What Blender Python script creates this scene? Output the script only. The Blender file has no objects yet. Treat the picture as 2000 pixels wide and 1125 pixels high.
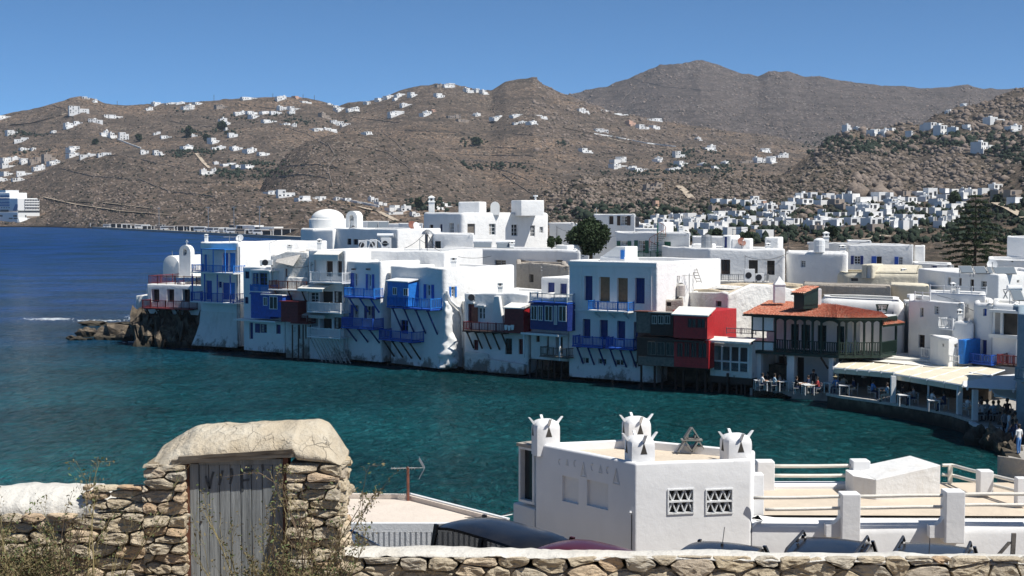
import bpy, bmesh, math, random
import numpy as np
from mathutils import Vector, Matrix, noise
from mathutils.bvhtree import BVHTree
R = math.radians
sc = bpy.context.scene
COL = sc.collection
# ------------------------------------------------------------------ camera, sky, sun, exposure
F = 2840.0; HC = 14.0; YH = 415.0
TH = math.atan((562.5 - YH) / F); CT, ST = math.cos(TH), math.sin(TH)
cam_d = bpy.data.cameras.new('camera'); cam = bpy.data.objects.new('camera', cam_d); COL.objects.link(cam)
cam.location = (0, 0, HC); cam.rotation_euler = (R(90) - TH, 0, 0)
cam_d.sensor_width = 36; cam_d.lens = F / 2000 * 36; cam_d.clip_end = 60000; cam_d.clip_start = .5
sc.camera = cam
SAZ, SEL = R(60), R(57)                  # sun azimuth from -Y (behind the camera) towards +X, and elevation
sdir = Vector((math.cos(SEL) * math.sin(SAZ), -math.cos(SEL) * math.cos(SAZ), math.sin(SEL)))
w = bpy.data.worlds.new('World'); sc.world = w; w.use_nodes = True
nt = w.node_tree; bg = nt.nodes['Background']
sky = nt.nodes.new('ShaderNodeTexSky'); sky.sky_type = 'NISHITA'; sky.sun_disc = False
sky.sun_elevation = SEL; sky.sun_rotation = math.atan2(sdir.x, sdir.y)
sky.altitude = 9000; sky.air_density = 1.0; sky.dust_density = 0.0; sky.ozone_density = 4.0
tint = nt.nodes.new('ShaderNodeMix'); tint.data_type = 'RGBA'; tint.blend_type = 'MULTIPLY'; tint.inputs[0].default_value = 1
tint.inputs[7].default_value = (.60, .90, .93, 1)
nt.links.new(sky.outputs[0], tint.inputs[6]); nt.links.new(tint.outputs[2], bg.inputs[0]); bg.inputs[1].default_value = 0.125
sun_d = bpy.data.lights.new('sun', 'SUN'); sun_d.energy = 4.8; sun_d.angle = R(.53); sun_d.color = (1, .955, .88)
sun = bpy.data.objects.new('sun', sun_d); COL.objects.link(sun); sun.rotation_euler = sdir.to_track_quat('Z', 'Y').to_euler()
vs = sc.view_settings; vs.view_transform = 'Standard'; vs.look = 'None'; vs.exposure = 0.30; vs.gamma = 1
sc.cycles.max_bounces = 5; sc.cycles.diffuse_bounces = 3; sc.cycles.glossy_bounces = 3; sc.cycles.transmission_bounces = 3
sc.cycles.caustics_reflective = False; sc.cycles.caustics_refractive = False

# ------------------------------------------------------------------ helpers
rnd = random.Random(7)
def ray(px, py):
 return Vector((px - 1000, F * CT + (562.5 - py) * ST, -F * ST + (562.5 - py) * CT))
C0 = Vector((0, 0, HC))
def at(px, py, Y):
 d = ray(px, py); return C0 + d * (Y / d.y)
def gz(px, py, z=0.0):
 d = ray(px, py); return C0 + d * ((z - HC) / d.z)
def zat(p, py):
 """height of the ray at row py above the plan point p (x, y)"""
 d = ray(0, py); return HC + p[1] * d.z / d.y
def xy(px, Y):
 return Vector(((px - 1000) * Y / (F * CT + 30 * ST), Y))
class Fr:
 def __init__(s, a, b):
  s.a = Vector(a[:2]); s.b = Vector(b[:2]); s.L = (s.b - s.a).length
  s.u = (s.b - s.a) / s.L; s.n = Vector((s.u.y, -s.u.x))
 def p(s, u, z, d=0):
  q = s.a + s.u * u + s.n * d; return Vector((q.x, q.y, z))
 def uz(s, px, py, d=0):
  r = ray(px, py); o = s.a + s.n * d
  t = (o.x * s.n.x + o.y * s.n.y - C0.x * s.n.x - C0.y * s.n.y) / (r.x * s.n.x + r.y * s.n.y)
  q = C0 + r * t
  return (q.x - o.x) * s.u.x + (q.y - o.y) * s.u.y, q.z
def tag(o, label=None, cat=None, group=None, kind=None):
 if label: o['label'] = label
 if cat: o['category'] = cat
 if group: o['group'] = group
 if kind: o['kind'] = kind
 return o
def empty(name, loc=(0, 0, 0), rz=0, label=None, cat=None, group=None):
 o = bpy.data.objects.new(name, None); COL.objects.link(o); o.location = loc; o.rotation_euler = (0, 0, rz)
 o.empty_display_size = .3
 return tag(o, label, cat, group)
def root_loc(o):
 if o is None: return Vector((0, 0, 0))
 v = Vector(o.location)
 while o.parent: o = o.parent; v += Vector(o.location)
 return v
def copy_tree(o, parent=None):
 c = o.copy(); COL.objects.link(c); c.parent = parent
 for ch in list(o.children): copy_tree(ch, c)
 return c
class MB:
 def __init__(s): s.v = []; s.f = []; s.m = []; s.mi = 0
 def add(s, vs, fs):
  o = len(s.v); s.v += [tuple(v) for v in vs]
  for f in fs: s.f.append(tuple(i + o for i in f)); s.m.append(s.mi)
 def poly(s, *pts): s.add(pts, [tuple(range(len(pts)))])
 def obox(s, o, a, b, c):
  o, a, b, c = Vector(o), Vector(a), Vector(b), Vector(c)
  vs = [o, o + a, o + a + b, o + b, o + c, o + a + c, o + a + b + c, o + b + c]
  fs = [(0, 3, 2, 1), (4, 5, 6, 7), (0, 1, 5, 4), (1, 2, 6, 5), (2, 3, 7, 6), (3, 0, 4, 7)]
  if a.cross(b).dot(c) < 0: fs = [f[::-1] for f in fs]
  s.add(vs, fs)
 def box(s, x0, y0, z0, x1, y1, z1): s.obox((x0, y0, z0), (x1 - x0, 0, 0), (0, y1 - y0, 0), (0, 0, z1 - z0))
 def fbox(s, fr, u0, u1, z0, z1, d0, d1):
  """box in a facade frame: along u, up z, out d"""
  a = fr.p(u0, z0, d0); s.obox(a, fr.p(u1, z0, d0) - a, fr.p(u0, z0, d1) - a, Vector((0, 0, z1 - z0)))
 def tube(s, pts, r, n=6, r2=None, cap=True):
  pts = [Vector(p) for p in pts]; k = len(pts); rings = []
  for i, p in enumerate(pts):
   t = (pts[min(i + 1, k - 1)] - pts[max(i - 1, 0)]).normalized()
   a = t.cross(Vector((0, 0, 1))); a = a.normalized() if a.length > .01 else Vector((1, 0, 0)); b = a.cross(t)
   rr = r if r2 is None else r + (r2 - r) * i / max(1, k - 1)
   rings.append([p + (a * math.cos(6.2832 * j / n) + b * math.sin(6.2832 * j / n)) * rr for j in range(n)])
  vs = [q for rg in rings for q in rg]; fs = []
  for i in range(k - 1):
   for j in range(n):
    jj = (j + 1) % n; fs.append((i * n + j, i * n + jj, (i + 1) * n + jj, (i + 1) * n + j))
  if cap: fs += [tuple(range(n))[::-1], tuple(range((k - 1) * n, k * n))]
  s.add(vs, fs)
 def lathe(s, c, prof, n=12, sx=1, sy=1, rot=0):
  c = Vector(c); vs = []; fs = []; k = len(prof)
  for r, z in prof:
   for j in range(n):
    a = 6.2832 * j / n + rot; vs.append(c + Vector((r * sx * math.cos(a), r * sy * math.sin(a), z)))
  for i in range(k - 1):
   for j in range(n):
    jj = (j + 1) % n; fs.append((i * n + j, i * n + jj, (i + 1) * n + jj, (i + 1) * n + j))
  fs += [tuple(range(n))[::-1], tuple(range((k - 1) * n, k * n))]
  s.add(vs, fs)
 def prism(s, poly, z0, z1, top=None):
  """plan polygon from z0 to z1 (numbers or one number per corner)"""
  n = len(poly); a = [Vector((p[0], p[1], z0 if not hasattr(z0, '__len__') else z0[i])) for i, p in enumerate(poly)]
  b = [Vector((p[0], p[1], z1 if not hasattr(z1, '__len__') else z1[i])) for i, p in enumerate(poly)]
  ar = sum(poly[i][0] * poly[(i + 1) % n][1] - poly[(i + 1) % n][0] * poly[i][1] for i in range(n))
  fs = [(i, (i + 1) % n, n + (i + 1) % n, n + i) for i in range(n)] + [tuple(range(n))[::-1], tuple(range(n, 2 * n))]
  if ar < 0: fs = [f[::-1] for f in fs]
  s.add(a + b, fs)
 def fprism(s, fr, pts, d0, d1):
  """outline of (u, z) points in a facade frame, pushed from d0 to d1"""
  n = len(pts); a = [fr.p(u, z, d0) for u, z in pts]; b = [fr.p(u, z, d1) for u, z in pts]
  fs = [(i, (i + 1) % n, n + (i + 1) % n, n + i) for i in range(n)] + [tuple(range(n))[::-1], tuple(range(n, 2 * n))]
  s.add(a + b, fs)
 def build(s, name, mat, parent=None, smooth=False, bevel=0, seg=2, local=False, fix=False):
  me = bpy.data.meshes.new(name)
  o = bpy.data.objects.new(name, me)
  off = root_loc(parent) if not local else Vector((0, 0, 0))
  me.from_pydata([(v[0] - off.x, v[1] - off.y, v[2] - off.z) for v in s.v], [], s.f)
  for m_ in (mat if isinstance(mat, (list, tuple)) else [mat]): me.materials.append(m_)
  if isinstance(mat, (list, tuple)): me.polygons.foreach_set('material_index', s.m)
  if fix or bevel:
   bm = bmesh.new(); bm.from_mesh(me)
   bmesh.ops.remove_doubles(bm, verts=bm.verts, dist=1e-4)
   bmesh.ops.recalc_face_normals(bm, faces=bm.faces)
   if bevel:
    es = [e for e in bm.edges if len(e.link_faces) == 2 and e.calc_face_angle(0) > .5]
    bmesh.ops.bevel(bm, geom=es, offset=bevel, segments=seg, profile=.5, affect='EDGES')
   bm.to_mesh(me); bm.free()
  if smooth: me.polygons.foreach_set('use_smooth', [True] * len(me.polygons))
  me.update()
  COL.objects.link(o); o.parent = parent
  return o

# ------------------------------------------------------------------ materials
MATS = {}
def N(nt, t, **k):
 n = nt.nodes.new(t)
 for a, b in k.items():
  if hasattr(n, a): setattr(n, a, b)
 return n
def ramp(nt, fac, stops):
 n = nt.nodes.new('ShaderNodeValToRGB'); e = n.color_ramp.elements
 while len(e) < len(stops): e.new(.5)
 for i, (p, c) in enumerate(stops):
  e[i].position = p; e[i].color = (c if hasattr(c, '__len__') else (c, c, c)) [:3] + (1,) if hasattr(c, '__len__') else (c, c, c, 1)
 nt.links.new(fac, n.inputs[0]); return n.outputs[0]
def mixc(nt, f, a, b, mode='MIX'):
 n = nt.nodes.new('ShaderNodeMix'); n.data_type = 'RGBA'; n.blend_type = mode
 for i, x in ((0, f), (6, a), (7, b)):
  if hasattr(x, 'is_linked') or hasattr(x, 'links'): nt.links.new(x, n.inputs[i])
  else: n.inputs[i].default_value = x if i == 0 else tuple(x[:3]) + (1,)
 return n.outputs[2]
def tex(nt, kind, scale, vec=None, **k):
 n = nt.nodes.new('ShaderNodeTex' + kind); n.inputs['Scale'].default_value = scale
 for a, b in k.items():
  if a in n.inputs: n.inputs[a].default_value = b
  else: setattr(n, a, b)
 if vec is not None: nt.links.new(vec, n.inputs['Vector'])
 return n
def coords(nt, scale=(1, 1, 1)):
 g = nt.nodes.new('ShaderNodeNewGeometry'); m = nt.nodes.new('ShaderNodeMapping'); m.inputs['Scale'].default_value = scale
 nt.links.new(g.outputs['Position'], m.inputs['Vector']); return m.outputs[0]
def newmat(name):
 m = bpy.data.materials.new(name); m.use_nodes = True; MATS[name] = m
 return m, m.node_tree, m.node_tree.nodes['Principled BSDF']
def bump(nt, p, h, dist, strength=1.0):
 b = nt.nodes.new('ShaderNodeBump'); b.inputs['Strength'].default_value = strength; b.inputs['Distance'].default_value = dist
 nt.links.new(h, b.inputs['Height']); nt.links.new(b.outputs[0], p.inputs['Normal']); return b
def paint(name, c, rough=.6, var=.12, scale=3.0, bd=0.004, bs=30.0, dirt=None, dscale=(1, 1, .35), damt=.5, metal=0.0, spec=None, obj=False):
 """solid colour with soft mottling, an optional streaky dirt colour and fine relief"""
 m, nt, p = newmat(name)
 if obj:
  tc = nt.nodes.new('ShaderNodeTexCoord'); v = tc.outputs['Object']
 else: v = coords(nt)
 n1 = tex(nt, 'Noise', scale, v, Detail=5.0, Roughness=.6)
 lo = tuple(x * (1 - var) for x in c); hi = tuple(min(1, x * (1 + var)) for x in c)
 col = ramp(nt, n1.outputs[0], [(.3, lo), (.7, hi)])
 if dirt:
  v2 = coords(nt, dscale); n2 = tex(nt, 'Noise', 1.3, v2, Detail=8.0, Roughness=.68)
  f = ramp(nt, n2.outputs[0], [(.5, 0.0), (.75, damt)])
  col = mixc(nt, f, col, dirt)
 nt.links.new(col, p.inputs['Base Color']); p.inputs['Roughness'].default_value = rough; p.inputs['Metallic'].default_value = metal
 if spec is not None: p.inputs['Specular IOR Level'].default_value = spec
 if bd:
  n3 = tex(nt, 'Noise', bs, v, Detail=4.0, Roughness=.6); bump(nt, p, n3.outputs[0], bd * 3)
 return m
# ------------------------------------------------------------------ the materials of the place
def plaster(name, c, dirt=(.42, .38, .32), damt=.25, rust=0.0, bd=.02):
 m, nt, p = newmat(name); v = coords(nt)
 n1 = tex(nt, 'Noise', .9, v, Detail=6.0, Roughness=.6)
 col = ramp(nt, n1.outputs[0], [(.3, tuple(x * .93 for x in c)), (.7, c)])
 n2 = tex(nt, 'Noise', 1.1, coords(nt, (1, 1, .22)), Detail=9.0, Roughness=.7)
 col = mixc(nt, ramp(nt, n2.outputs[0], [(.52, 0.0), (.8, damt)]), col, dirt)
 # bare render and damp near the waterline, as wear with its own outline
 g = nt.nodes.new('ShaderNodeSeparateXYZ'); nt.links.new(v, g.inputs[0])
 mr = nt.nodes.new('ShaderNodeMapRange'); mr.inputs[1].default_value = 2.3; mr.inputs[2].default_value = .2
 nt.links.new(g.outputs[2], mr.inputs[0])
 n3 = tex(nt, 'Noise', .8, coords(nt, (1, 1, .8)), Detail=9.0, Roughness=.72)
 ad = nt.nodes.new('ShaderNodeMath'); ad.operation = 'MULTIPLY_ADD'; ad.inputs[1].default_value = .28
 nt.links.new(mr.outputs[0], ad.inputs[0]); nt.links.new(n3.outputs[0], ad.inputs[2])
 col = mixc(nt, ramp(nt, ad.outputs[0], [(.70 - rust, 0.0), (.80 - rust, .8)]), col, (.12, .10, .075))
 nt.links.new(col, p.inputs['Base Color']); p.inputs['Roughness'].default_value = .85; p.inputs['Specular IOR Level'].default_value = .25
 n4 = tex(nt, 'Noise', 1.6, v, Detail=7.0, Roughness=.62); bump(nt, p, n4.outputs[0], bd * 6)
 return m
WHITE = plaster('white_plaster', (.80, .80, .79), bd=.013)
WHITE2 = plaster('bright_limewash', (.83, .83, .81), damt=.12, bd=.006)
OLDW = plaster('weathered_limewash', (.74, .73, .70), dirt=(.3, .25, .2), damt=.6, rust=.05, bd=.03)
CREAM = plaster('cream_plaster', (.66, .61, .49), dirt=(.4, .34, .24), damt=.5)
BEIGE = plaster('bare_beige_render', (.60, .51, .38), dirt=(.36, .30, .22), damt=.8, bd=.04)
GREYR = plaster('grey_weathered_render', (.42, .38, .33), dirt=(.22, .19, .16), damt=.9, bd=.04)
GREYB = plaster('grey_blue_plaster', (.36, .38, .42), damt=.15)
BLUE = paint('blue_paint', (.02, .09, .42), .5, .25, 4)
BLUEL = paint('bright_blue_paint', (.02, .19, .60), .5, .2, 4)
NAVY = paint('navy_paint', (.012, .03, .17), .5, .2, 4)
PALEB = paint('pale_blue_paint', (.24, .31, .36), .6, .15, 4)
RED = paint('red_paint', (.42, .018, .022), .5, .2, 5)
DRED = paint('dark_red_paint', (.16, .02, .022), .55, .25, 5)
BROWN = paint('dark_brown_wood', (.045, .025, .018), .6, .3, 6)
RBROWN = paint('red_brown_wood', (.20, .07, .045), .6, .3, 6)
GREYW = paint('grey_weathered_wood', (.17, .15, .13), .8, .35, 5)
WOOD = paint('brown_door_wood', (.25, .15, .08), .6, .2, 5)
GREEN = paint('dark_green_paint', (.006, .024, .018), .5, .3, 5)
GREENB = paint('green_shutter_paint', (.01, .10, .065), .5, .25, 5)
WPAINT = paint('white_paint', (.75, .76, .76), .5, .06, 5)
CANVAS = paint('cream_canvas', (.70, .64, .50), .8, .06, 2, bd=.003)
CANVASW = paint('white_canvas', (.78, .76, .70), .8, .05, 2, bd=.003)
METAL = paint('grey_metal', (.35, .36, .37), .4, .15, 6, metal=.6)
DMETAL = paint('dark_metal', (.04, .04, .045), .45, .2, 6, metal=.4)
CONC = paint('concrete', (.36, .34, .31), .85, .2, 2, bd=.01, bs=12, dirt=(.16, .14, .12))
ROOFB = paint('beige_roof_coating', (.62, .53, .42), .8, .07, 1.2, bd=.01, bs=6, dirt=(.45, .36, .27), damt=.35, dscale=(.5, 1.5, 1))
INT = paint('dim_interior', (.05, .045, .04), .9, .3, 2, bd=0)  # shade of rooms and holes put into the colour
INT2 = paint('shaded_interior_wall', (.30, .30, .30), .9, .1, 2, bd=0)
m, nt, p = newmat('window_glass'); GLASS = m
p.inputs['Base Color'].default_value = (.018, .022, .026, 1); p.inputs['Roughness'].default_value = .06
m, nt, p = newmat('clear_glazing'); CLEAR = m
p.inputs['Base Color'].default_value = (.10, .13, .15, 1); p.inputs['Roughness'].default_value = .05; p.inputs['Alpha'].default_value = .45
CURT = paint('pale_curtain', (.45, .43, .40), .9, .2, 6, bd=0)
# rock near the water: dark and wet low down by its own weed, pale above
m, nt, p = newmat('shore_rock'); ROCK = m
v = coords(nt); n1 = tex(nt, 'Noise', 1.2, v, Detail=8.0, Roughness=.7)
col = ramp(nt, n1.outputs[0], [(.3, (.03, .025, .02)), (.5, (.09, .07, .05)), (.72, (.25, .20, .14))])
g = nt.nodes.new('ShaderNodeSeparateXYZ'); nt.links.new(v, g.inputs[0])
col = mixc(nt, ramp(nt, g.outputs[2], [(.15, 1.0), (.75, 0.0)]), col, (.022, .02, .012))
nt.links.new(col, p.inputs['Base Color']); p.inputs['Roughness'].default_value = .8
n2 = tex(nt, 'Noise', 2.5, v, Detail=8.0, Roughness=.65); bump(nt, p, n2.outputs[0], .14)
# far hills: dry scrub, bare soil, pale boulders, dark bushes
def hillmat(name, soil, scrub, rock, fs=1.0, field=(.20, .15, .10), famt=.6):
 m, nt, p = newmat(name); v = coords(nt, (fs, fs, fs))
 big = tex(nt, 'Noise', .006, v, Detail=4.0, Roughness=.55)
 mid = tex(nt, 'Noise', .05, v, Detail=8.0, Roughness=.72)
 col = ramp(nt, mid.outputs[0], [(.36, tuple(x * .55 for x in soil)), (.5, soil), (.68, tuple(x * 1.5 for x in soil))])
 col = mixc(nt, ramp(nt, big.outputs[0], [(.5, 0.0), (.62, famt)]), col, field)
 tz = tex(nt, 'Noise', .03, coords(nt, (fs * .35, fs * .35, fs * 6)), Detail=5.0, Roughness=.6)      # terrace walls along the contours
 col = mixc(nt, ramp(nt, tz.outputs[0], [(.40, .55), (.46, 0.0)]), col, tuple(x * .5 for x in scrub))
 sc_ = tex(nt, 'Noise', .22, v, Detail=5.0, Roughness=.75)
 col = mixc(nt, ramp(nt, sc_.outputs[0], [(.47, .9), (.57, 0.0)]), col, scrub)
 vo = tex(nt, 'Voronoi', .16, v)
 f1 = ramp(nt, vo.outputs['Distance'], [(.16, .9), (.3, 0.0)])
 rk = tex(nt, 'Noise', .012, v, Detail=3.0)
 mm = nt.nodes.new('ShaderNodeMath'); mm.operation = 'MULTIPLY'; nt.links.new(f1, mm.inputs[0]); nt.links.new(ramp(nt, rk.outputs[0], [(.42, .1), (.6, 1.0)]), mm.inputs[1])
 col = mixc(nt, mm.outputs[0], col, rock)
 nt.links.new(col, p.inputs['Base Color']); p.inputs['Roughness'].default_value = .95; p.inputs['Specular IOR Level'].default_value = .1
 bump(nt, p, mid.outputs[0], 7.0 / fs, .8)
 return m
HM_FAR = hillmat('mountain_scrub', (.140, .115, .105), (.066, .059, .055), (.30, .27, .25), .7, field=(.125, .10, .095), famt=.4)
HM_MID = hillmat('dry_hill_scrub', (.172, .130, .102), (.062, .055, .047), (.34, .29, .24), 1.0, field=(.27, .19, .135), famt=.9)
HM_NEAR = hillmat('near_hill_scrub', (.165, .128, .10), (.06, .054, .045), (.36, .31, .26), 1.7, field=(.22, .16, .11), famt=.7)
BOULD = paint('boulder_rock', (.20, .165, .14), .95, .4, .35, bd=.1, bs=1.5, spec=.1)
BOULDF = paint('far_boulder_rock', (.20, .162, .138), .95, .3, .05, bd=0, spec=.1)
SCRUB = paint('scrub_leaf', (.05, .05, .04), .9, .4, .3, bd=0, spec=.1)
LEAF = paint('dark_leaf', (.032, .05, .022), .7, .45, 1.5, bd=0, spec=.2)
LEAF2 = paint('olive_leaf', (.06, .075, .035), .7, .4, 1.5, bd=0, spec=.2)
PINE = paint('araucaria_leaf', (.028, .046, .02), .7, .4, 1.2, bd=0, spec=.2)
BARK = paint('bark', (.09, .065, .045), .9, .3, 4)
FARW = paint('far_white_wall', (.74, .74, .73), .9, .06, .2, bd=0)
FARG = paint('far_stone_wall', (.32, .27, .23), .9, .15, .2, bd=0)
FARP = paint('far_pink_wall', (.55, .36, .27), .9, .1, .2, bd=0)
FARD = paint('far_window_dark', (.05, .055, .065), .4, .1, .2, bd=0)
ROADM = paint('pale_dirt_road', (.42, .35, .27), .95, .15, .1, bd=0)
ASPH = paint('asphalt', (.06, .058, .055), .9, .2, 2, bd=.01)
SHIPW = paint('ship_white', (.80, .81, .80), .4, .03, .05, bd=0)
SHIPB = paint('ship_blue', (.10, .22, .40), .4, .05, .05, bd=0)

# ------------------------------------------------------------------ water
m, nt, p = newmat('sea_water'); WATER = m
v = coords(nt); g = nt.nodes.new('ShaderNodeSeparateXYZ'); nt.links.new(v, g.inputs[0])
big = tex(nt, 'Noise', .012, v, Detail=4.0, Roughness=.55)
def mul_add(a, k, b):
 n = nt.nodes.new('ShaderNodeMath'); n.operation = 'MULTIPLY_ADD'; nt.links.new(a, n.inputs[0]); n.inputs[1].default_value = k
 if hasattr(b, 'links'): nt.links.new(b, n.inputs[2])
 else: n.inputs[2].default_value = b
 return n.outputs[0]
dep = mul_add(g.outputs[1], 1 / 400, mul_add(g.outputs[0], -.0006, mul_add(big.outputs[0], .14, -.07)))
col = ramp(nt, dep, [(.10, (.017, .18, .175)), (.22, (.014, .16, .18)), (.34, (.010, .10, .14)), (.42, (.009, .078, .17)), (.55, (.010, .074, .25)), (1.0, (.010, .072, .28))])
pat = tex(nt, 'Noise', .045, coords(nt, (1, 1.6, 1)), Detail=6.0, Roughness=.6)                           # weed and sand patches of the shallow bay floor
col = mixc(nt, ramp(nt, pat.outputs[0], [(.4, .7), (.6, 0.0)]), col, (.006, .040, .048))
mx = nt.nodes.new('ShaderNodeMapRange'); mx.inputs[1].default_value = -42; mx.inputs[2].default_value = 6; nt.links.new(mul_add(big.outputs[0], 26, mul_add(g.outputs[1], -.12, g.outputs[0])), mx.inputs[0])
col = mixc(nt, ramp(nt, mx.outputs[0], [(.0, 0.0), (1.0, .45)]), col, (.008, .068, .072))
nt.links.new(col, p.inputs['Base Color']); p.inputs['Roughness'].default_value = .08; p.inputs['IOR'].default_value = 1.33; p.inputs['Specular IOR Level'].default_value = .2
rm = nt.nodes.new('ShaderNodeMapRange'); rm.inputs[1].default_value = 170; rm.inputs[2].default_value = 600; rm.inputs[3].default_value = .14; rm.inputs[4].default_value = .5; nt.links.new(g.outputs[1], rm.inputs[0]); nt.links.new(rm.outputs[0], p.inputs['Roughness'])
n1 = tex(nt, 'Noise', 1.2, coords(nt, (1, .6, 1)), Detail=6.0, Roughness=.66, Distortion=.5)
n2 = tex(nt, 'Noise', .30, coords(nt, (1, .55, 1)), Detail=3.0, Roughness=.5, Distortion=.3)
b1 = nt.nodes.new('ShaderNodeBump'); b1.inputs['Distance'].default_value = 2.4; nt.links.new(n1.outputs[0], b1.inputs['Height'])
b2 = nt.nodes.new('ShaderNodeBump'); b2.inputs['Distance'].default_value = 1.8; nt.links.new(n2.outputs[0], b2.inputs['Height'])
nt.links.new(b1.outputs[0], b2.inputs['Normal']); nt.links.new(b2.outputs[0], p.inputs['Normal'])
mb = MB(); mb.poly((-5000, -200, 0), (6000, -200, 0), (6000, 3500, 0), (-5000, 3500, 0))
tag(mb.build('sea', WATER), kind='structure')

# ------------------------------------------------------------------ hills
_rs = np.random.RandomState(3); _LAT = _rs.rand(256, 256)
def vnoise(x, y):
 xi = np.floor(x).astype(int); yi = np.floor(y).astype(int); fx = x - xi; fy = y - yi
 fx = fx * fx * (3 - 2 * fx); fy = fy * fy * (3 - 2 * fy)
 g_ = lambda a, b: _LAT[a % 256, b % 256]
 return (g_(xi, yi) * (1 - fx) + g_(xi + 1, yi) * fx) * (1 - fy) + (g_(xi, yi + 1) * (1 - fx) + g_(xi + 1, yi + 1) * fx) * fy
def fbm(x, y, o=5, g=.5, ridged=False):
 s = np.zeros_like(x); a = 1; t = 0
 for k in range(o):
  n = vnoise(x * 2 ** k + 17.3 * k, y * 2 ** k + 5.1 * k)
  if ridged: n = 1 - abs(2 * n - 1)
  s += a * n; t += a; a *= g
 return s / t
def lut(tab, x):
 if not hasattr(tab, '__len__'): return np.full_like(x, float(tab))
 a = np.array(tab, float); return np.interp(x, a[:, 0], a[:, 1])
ALLV = []; ALLF = []
def hill(mat, x0, x1, crest, foot, Dc, Df, amp, lam, nu=420, nv=110, shape=1.0, back=.35, crag=1.0, seed=0, name='hill', roll=1.0):
 px = np.linspace(x0, x1, nu); s = np.concatenate([np.linspace(0, 1, nv), 1 + np.linspace(0, 1, 14)[1:] ** 1.5 * back])
 P, S = np.meshgrid(px, s)
 yc, yf, dc, df = lut(crest, P), lut(foot, P), lut(Dc, P), lut(Df, P)
 Sf = np.minimum(S, 1); D = df + (dc - df) * S
 y = yf + (yc - yf) * Sf ** shape
 dy = F * CT + (562.5 - y) * ST; dz = -F * ST + (562.5 - y) * CT
 Z = HC + D * dz / dy; X = (P - 1000) * D / dy; Y = D
 Z = np.where(S > 1, Z - (S - 1) * (dc - df) * .6, Z)
 wgt = np.minimum(1, (1 - abs(np.minimum(S, 1.2) - .5) * 1.6)) .clip(.15, 1)
 wgt = wgt * np.clip(Sf * 6, 0, 1)
 n1 = fbm(X / lam + seed, Y / lam * .8 + seed, 6, .52) - .5
 n2 = fbm(X / (lam * .3) + seed, Y / (lam * .3), 4, .6, True) - .62
 Z = Z + amp * roll * n1 * wgt * 1.6 + amp * .22 * crag * np.clip(n2, 0, 1) * 5 * np.clip(Sf * 6, 0, 1) * .5 + amp * .1 * crag * (fbm(X / (lam * .08), Y / (lam * .08), 3) - .5) * np.clip(Sf * 6, 0, 1)
 vs = np.stack([X, Y, Z], -1).reshape(-1, 3); nr = len(s)
 i = np.arange(nu - 1)[None, :] + nu * np.arange(nr - 1)[:, None]
 fs = np.stack([i, i + 1, i + 1 + nu, i + nu], -1).reshape(-1, 4)
 me = bpy.data.meshes.new(name); me.vertices.add(len(vs)); me.vertices.foreach_set('co', vs.ravel())
 me.loops.add(fs.size); me.loops.foreach_set('vertex_index', fs.ravel().astype(np.int32))
 me.polygons.add(len(fs)); me.polygons.foreach_set('loop_start', np.arange(0, fs.size, 4, dtype=np.int32)); me.polygons.foreach_set('loop_total', np.full(len(fs), 4, np.int32))
 me.materials.append(mat); me.update(calc_edges=True); me.validate()
 o = bpy.data.objects.new(name, me); COL.objects.link(o); tag(o, kind='structure')
 c = sum(len(a) for a in ALLV); ALLV.append(vs); ALLF.append(fs + c)
 return o
hill(HM_FAR, 900, 2500, [(900, 300), (1000, 250), (1050, 205), (1100, 187), (1150, 177), (1200, 166), (1240, 149), (1290, 131), (1340, 123), (1370, 119), (1400, 126), (1450, 146), (1480, 151), (1500, 144), (1540, 141), (1570, 151), (1600, 149), (1640, 158), (1700, 165), (1750, 171), (1800, 175), (1860, 173), (1890, 169), (1920, 176), (1980, 173), (2100, 168), (2500, 185)],
     345, 3700, 2650, 40, 420, 520, 110, seed=2, crag=1.1)
HB = [(-500, 300), (-300, 250), (-100, 236), (0, 229), (60, 217), (100, 205), (140, 194), (160, 189), (190, 195), (205, 203), (250, 206), (300, 204), (400, 198), (480, 191), (550, 188), (600, 191), (640, 201), (660, 209), (680, 201), (720, 199), (750, 191), (780, 179), (810, 171), (850, 166), (900, 171), (930, 176), (960, 181), (985, 164), (1010, 158), (1045, 154), (1058, 166), (1100, 183), (1150, 201), (1200, 221), (1300, 239), (1400, 251), (1500, 263), (1560, 276), (1620, 291), (1800, 312), (2500, 330)]
hill(HM_MID, -500, 2000, HB, [(-500, 445), (540, 445), (800, 440), (2000, 430)], 2450, [(-500, 1500), (1000, 1250), (2000, 1200)], 26, 330, 620, 170, shape=.95, crag=.9, seed=5)
hill(HM_MID, -500, 820, [(-500, 440), (-100, 395), (0, 368), (50, 349), (120, 318), (170, 303), (205, 300), (240, 303), (300, 318), (380, 343), (450, 358), (520, 378), (600, 390), (680, 404), (740, 425), (800, 452), (820, 460)],
     [(-500, 442), (90, 442), (540, 462), (700, 472), (820, 475)], [(-500, 1750), (200, 1720), (600, 1150), (820, 800)], [(-500, 1440), (90, 1385), (540, 800), (700, 640), (820, 560)], 15, 160, 480, 110, shape=.8, seed=9)
hill(HM_MID, 480, 1120, [(480, 420), (520, 350), (560, 300), (600, 276), (650, 263), (700, 262), (760, 268), (800, 276), (850, 291), (900, 320), (950, 350), (1000, 376), (1050, 402), (1090, 425), (1120, 440)],
     [(480, 449), (1120, 449)], 1600, 1050, 14, 150, 360, 110, shape=.85, seed=12)
hill(HM_NEAR, 930, 1760, [(930, 430), (1000, 405), (1050, 385), (1100, 362), (1150, 346), (1200, 350), (1300, 356), (1400, 352), (1480, 350), (1550, 335), (1600, 320), (1700, 330), (1760, 400)],
     [(930, 480), (1760, 480)], 1080, 560, 15, 110, 420, 120, shape=.85, crag=1.6, seed=15)
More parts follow.
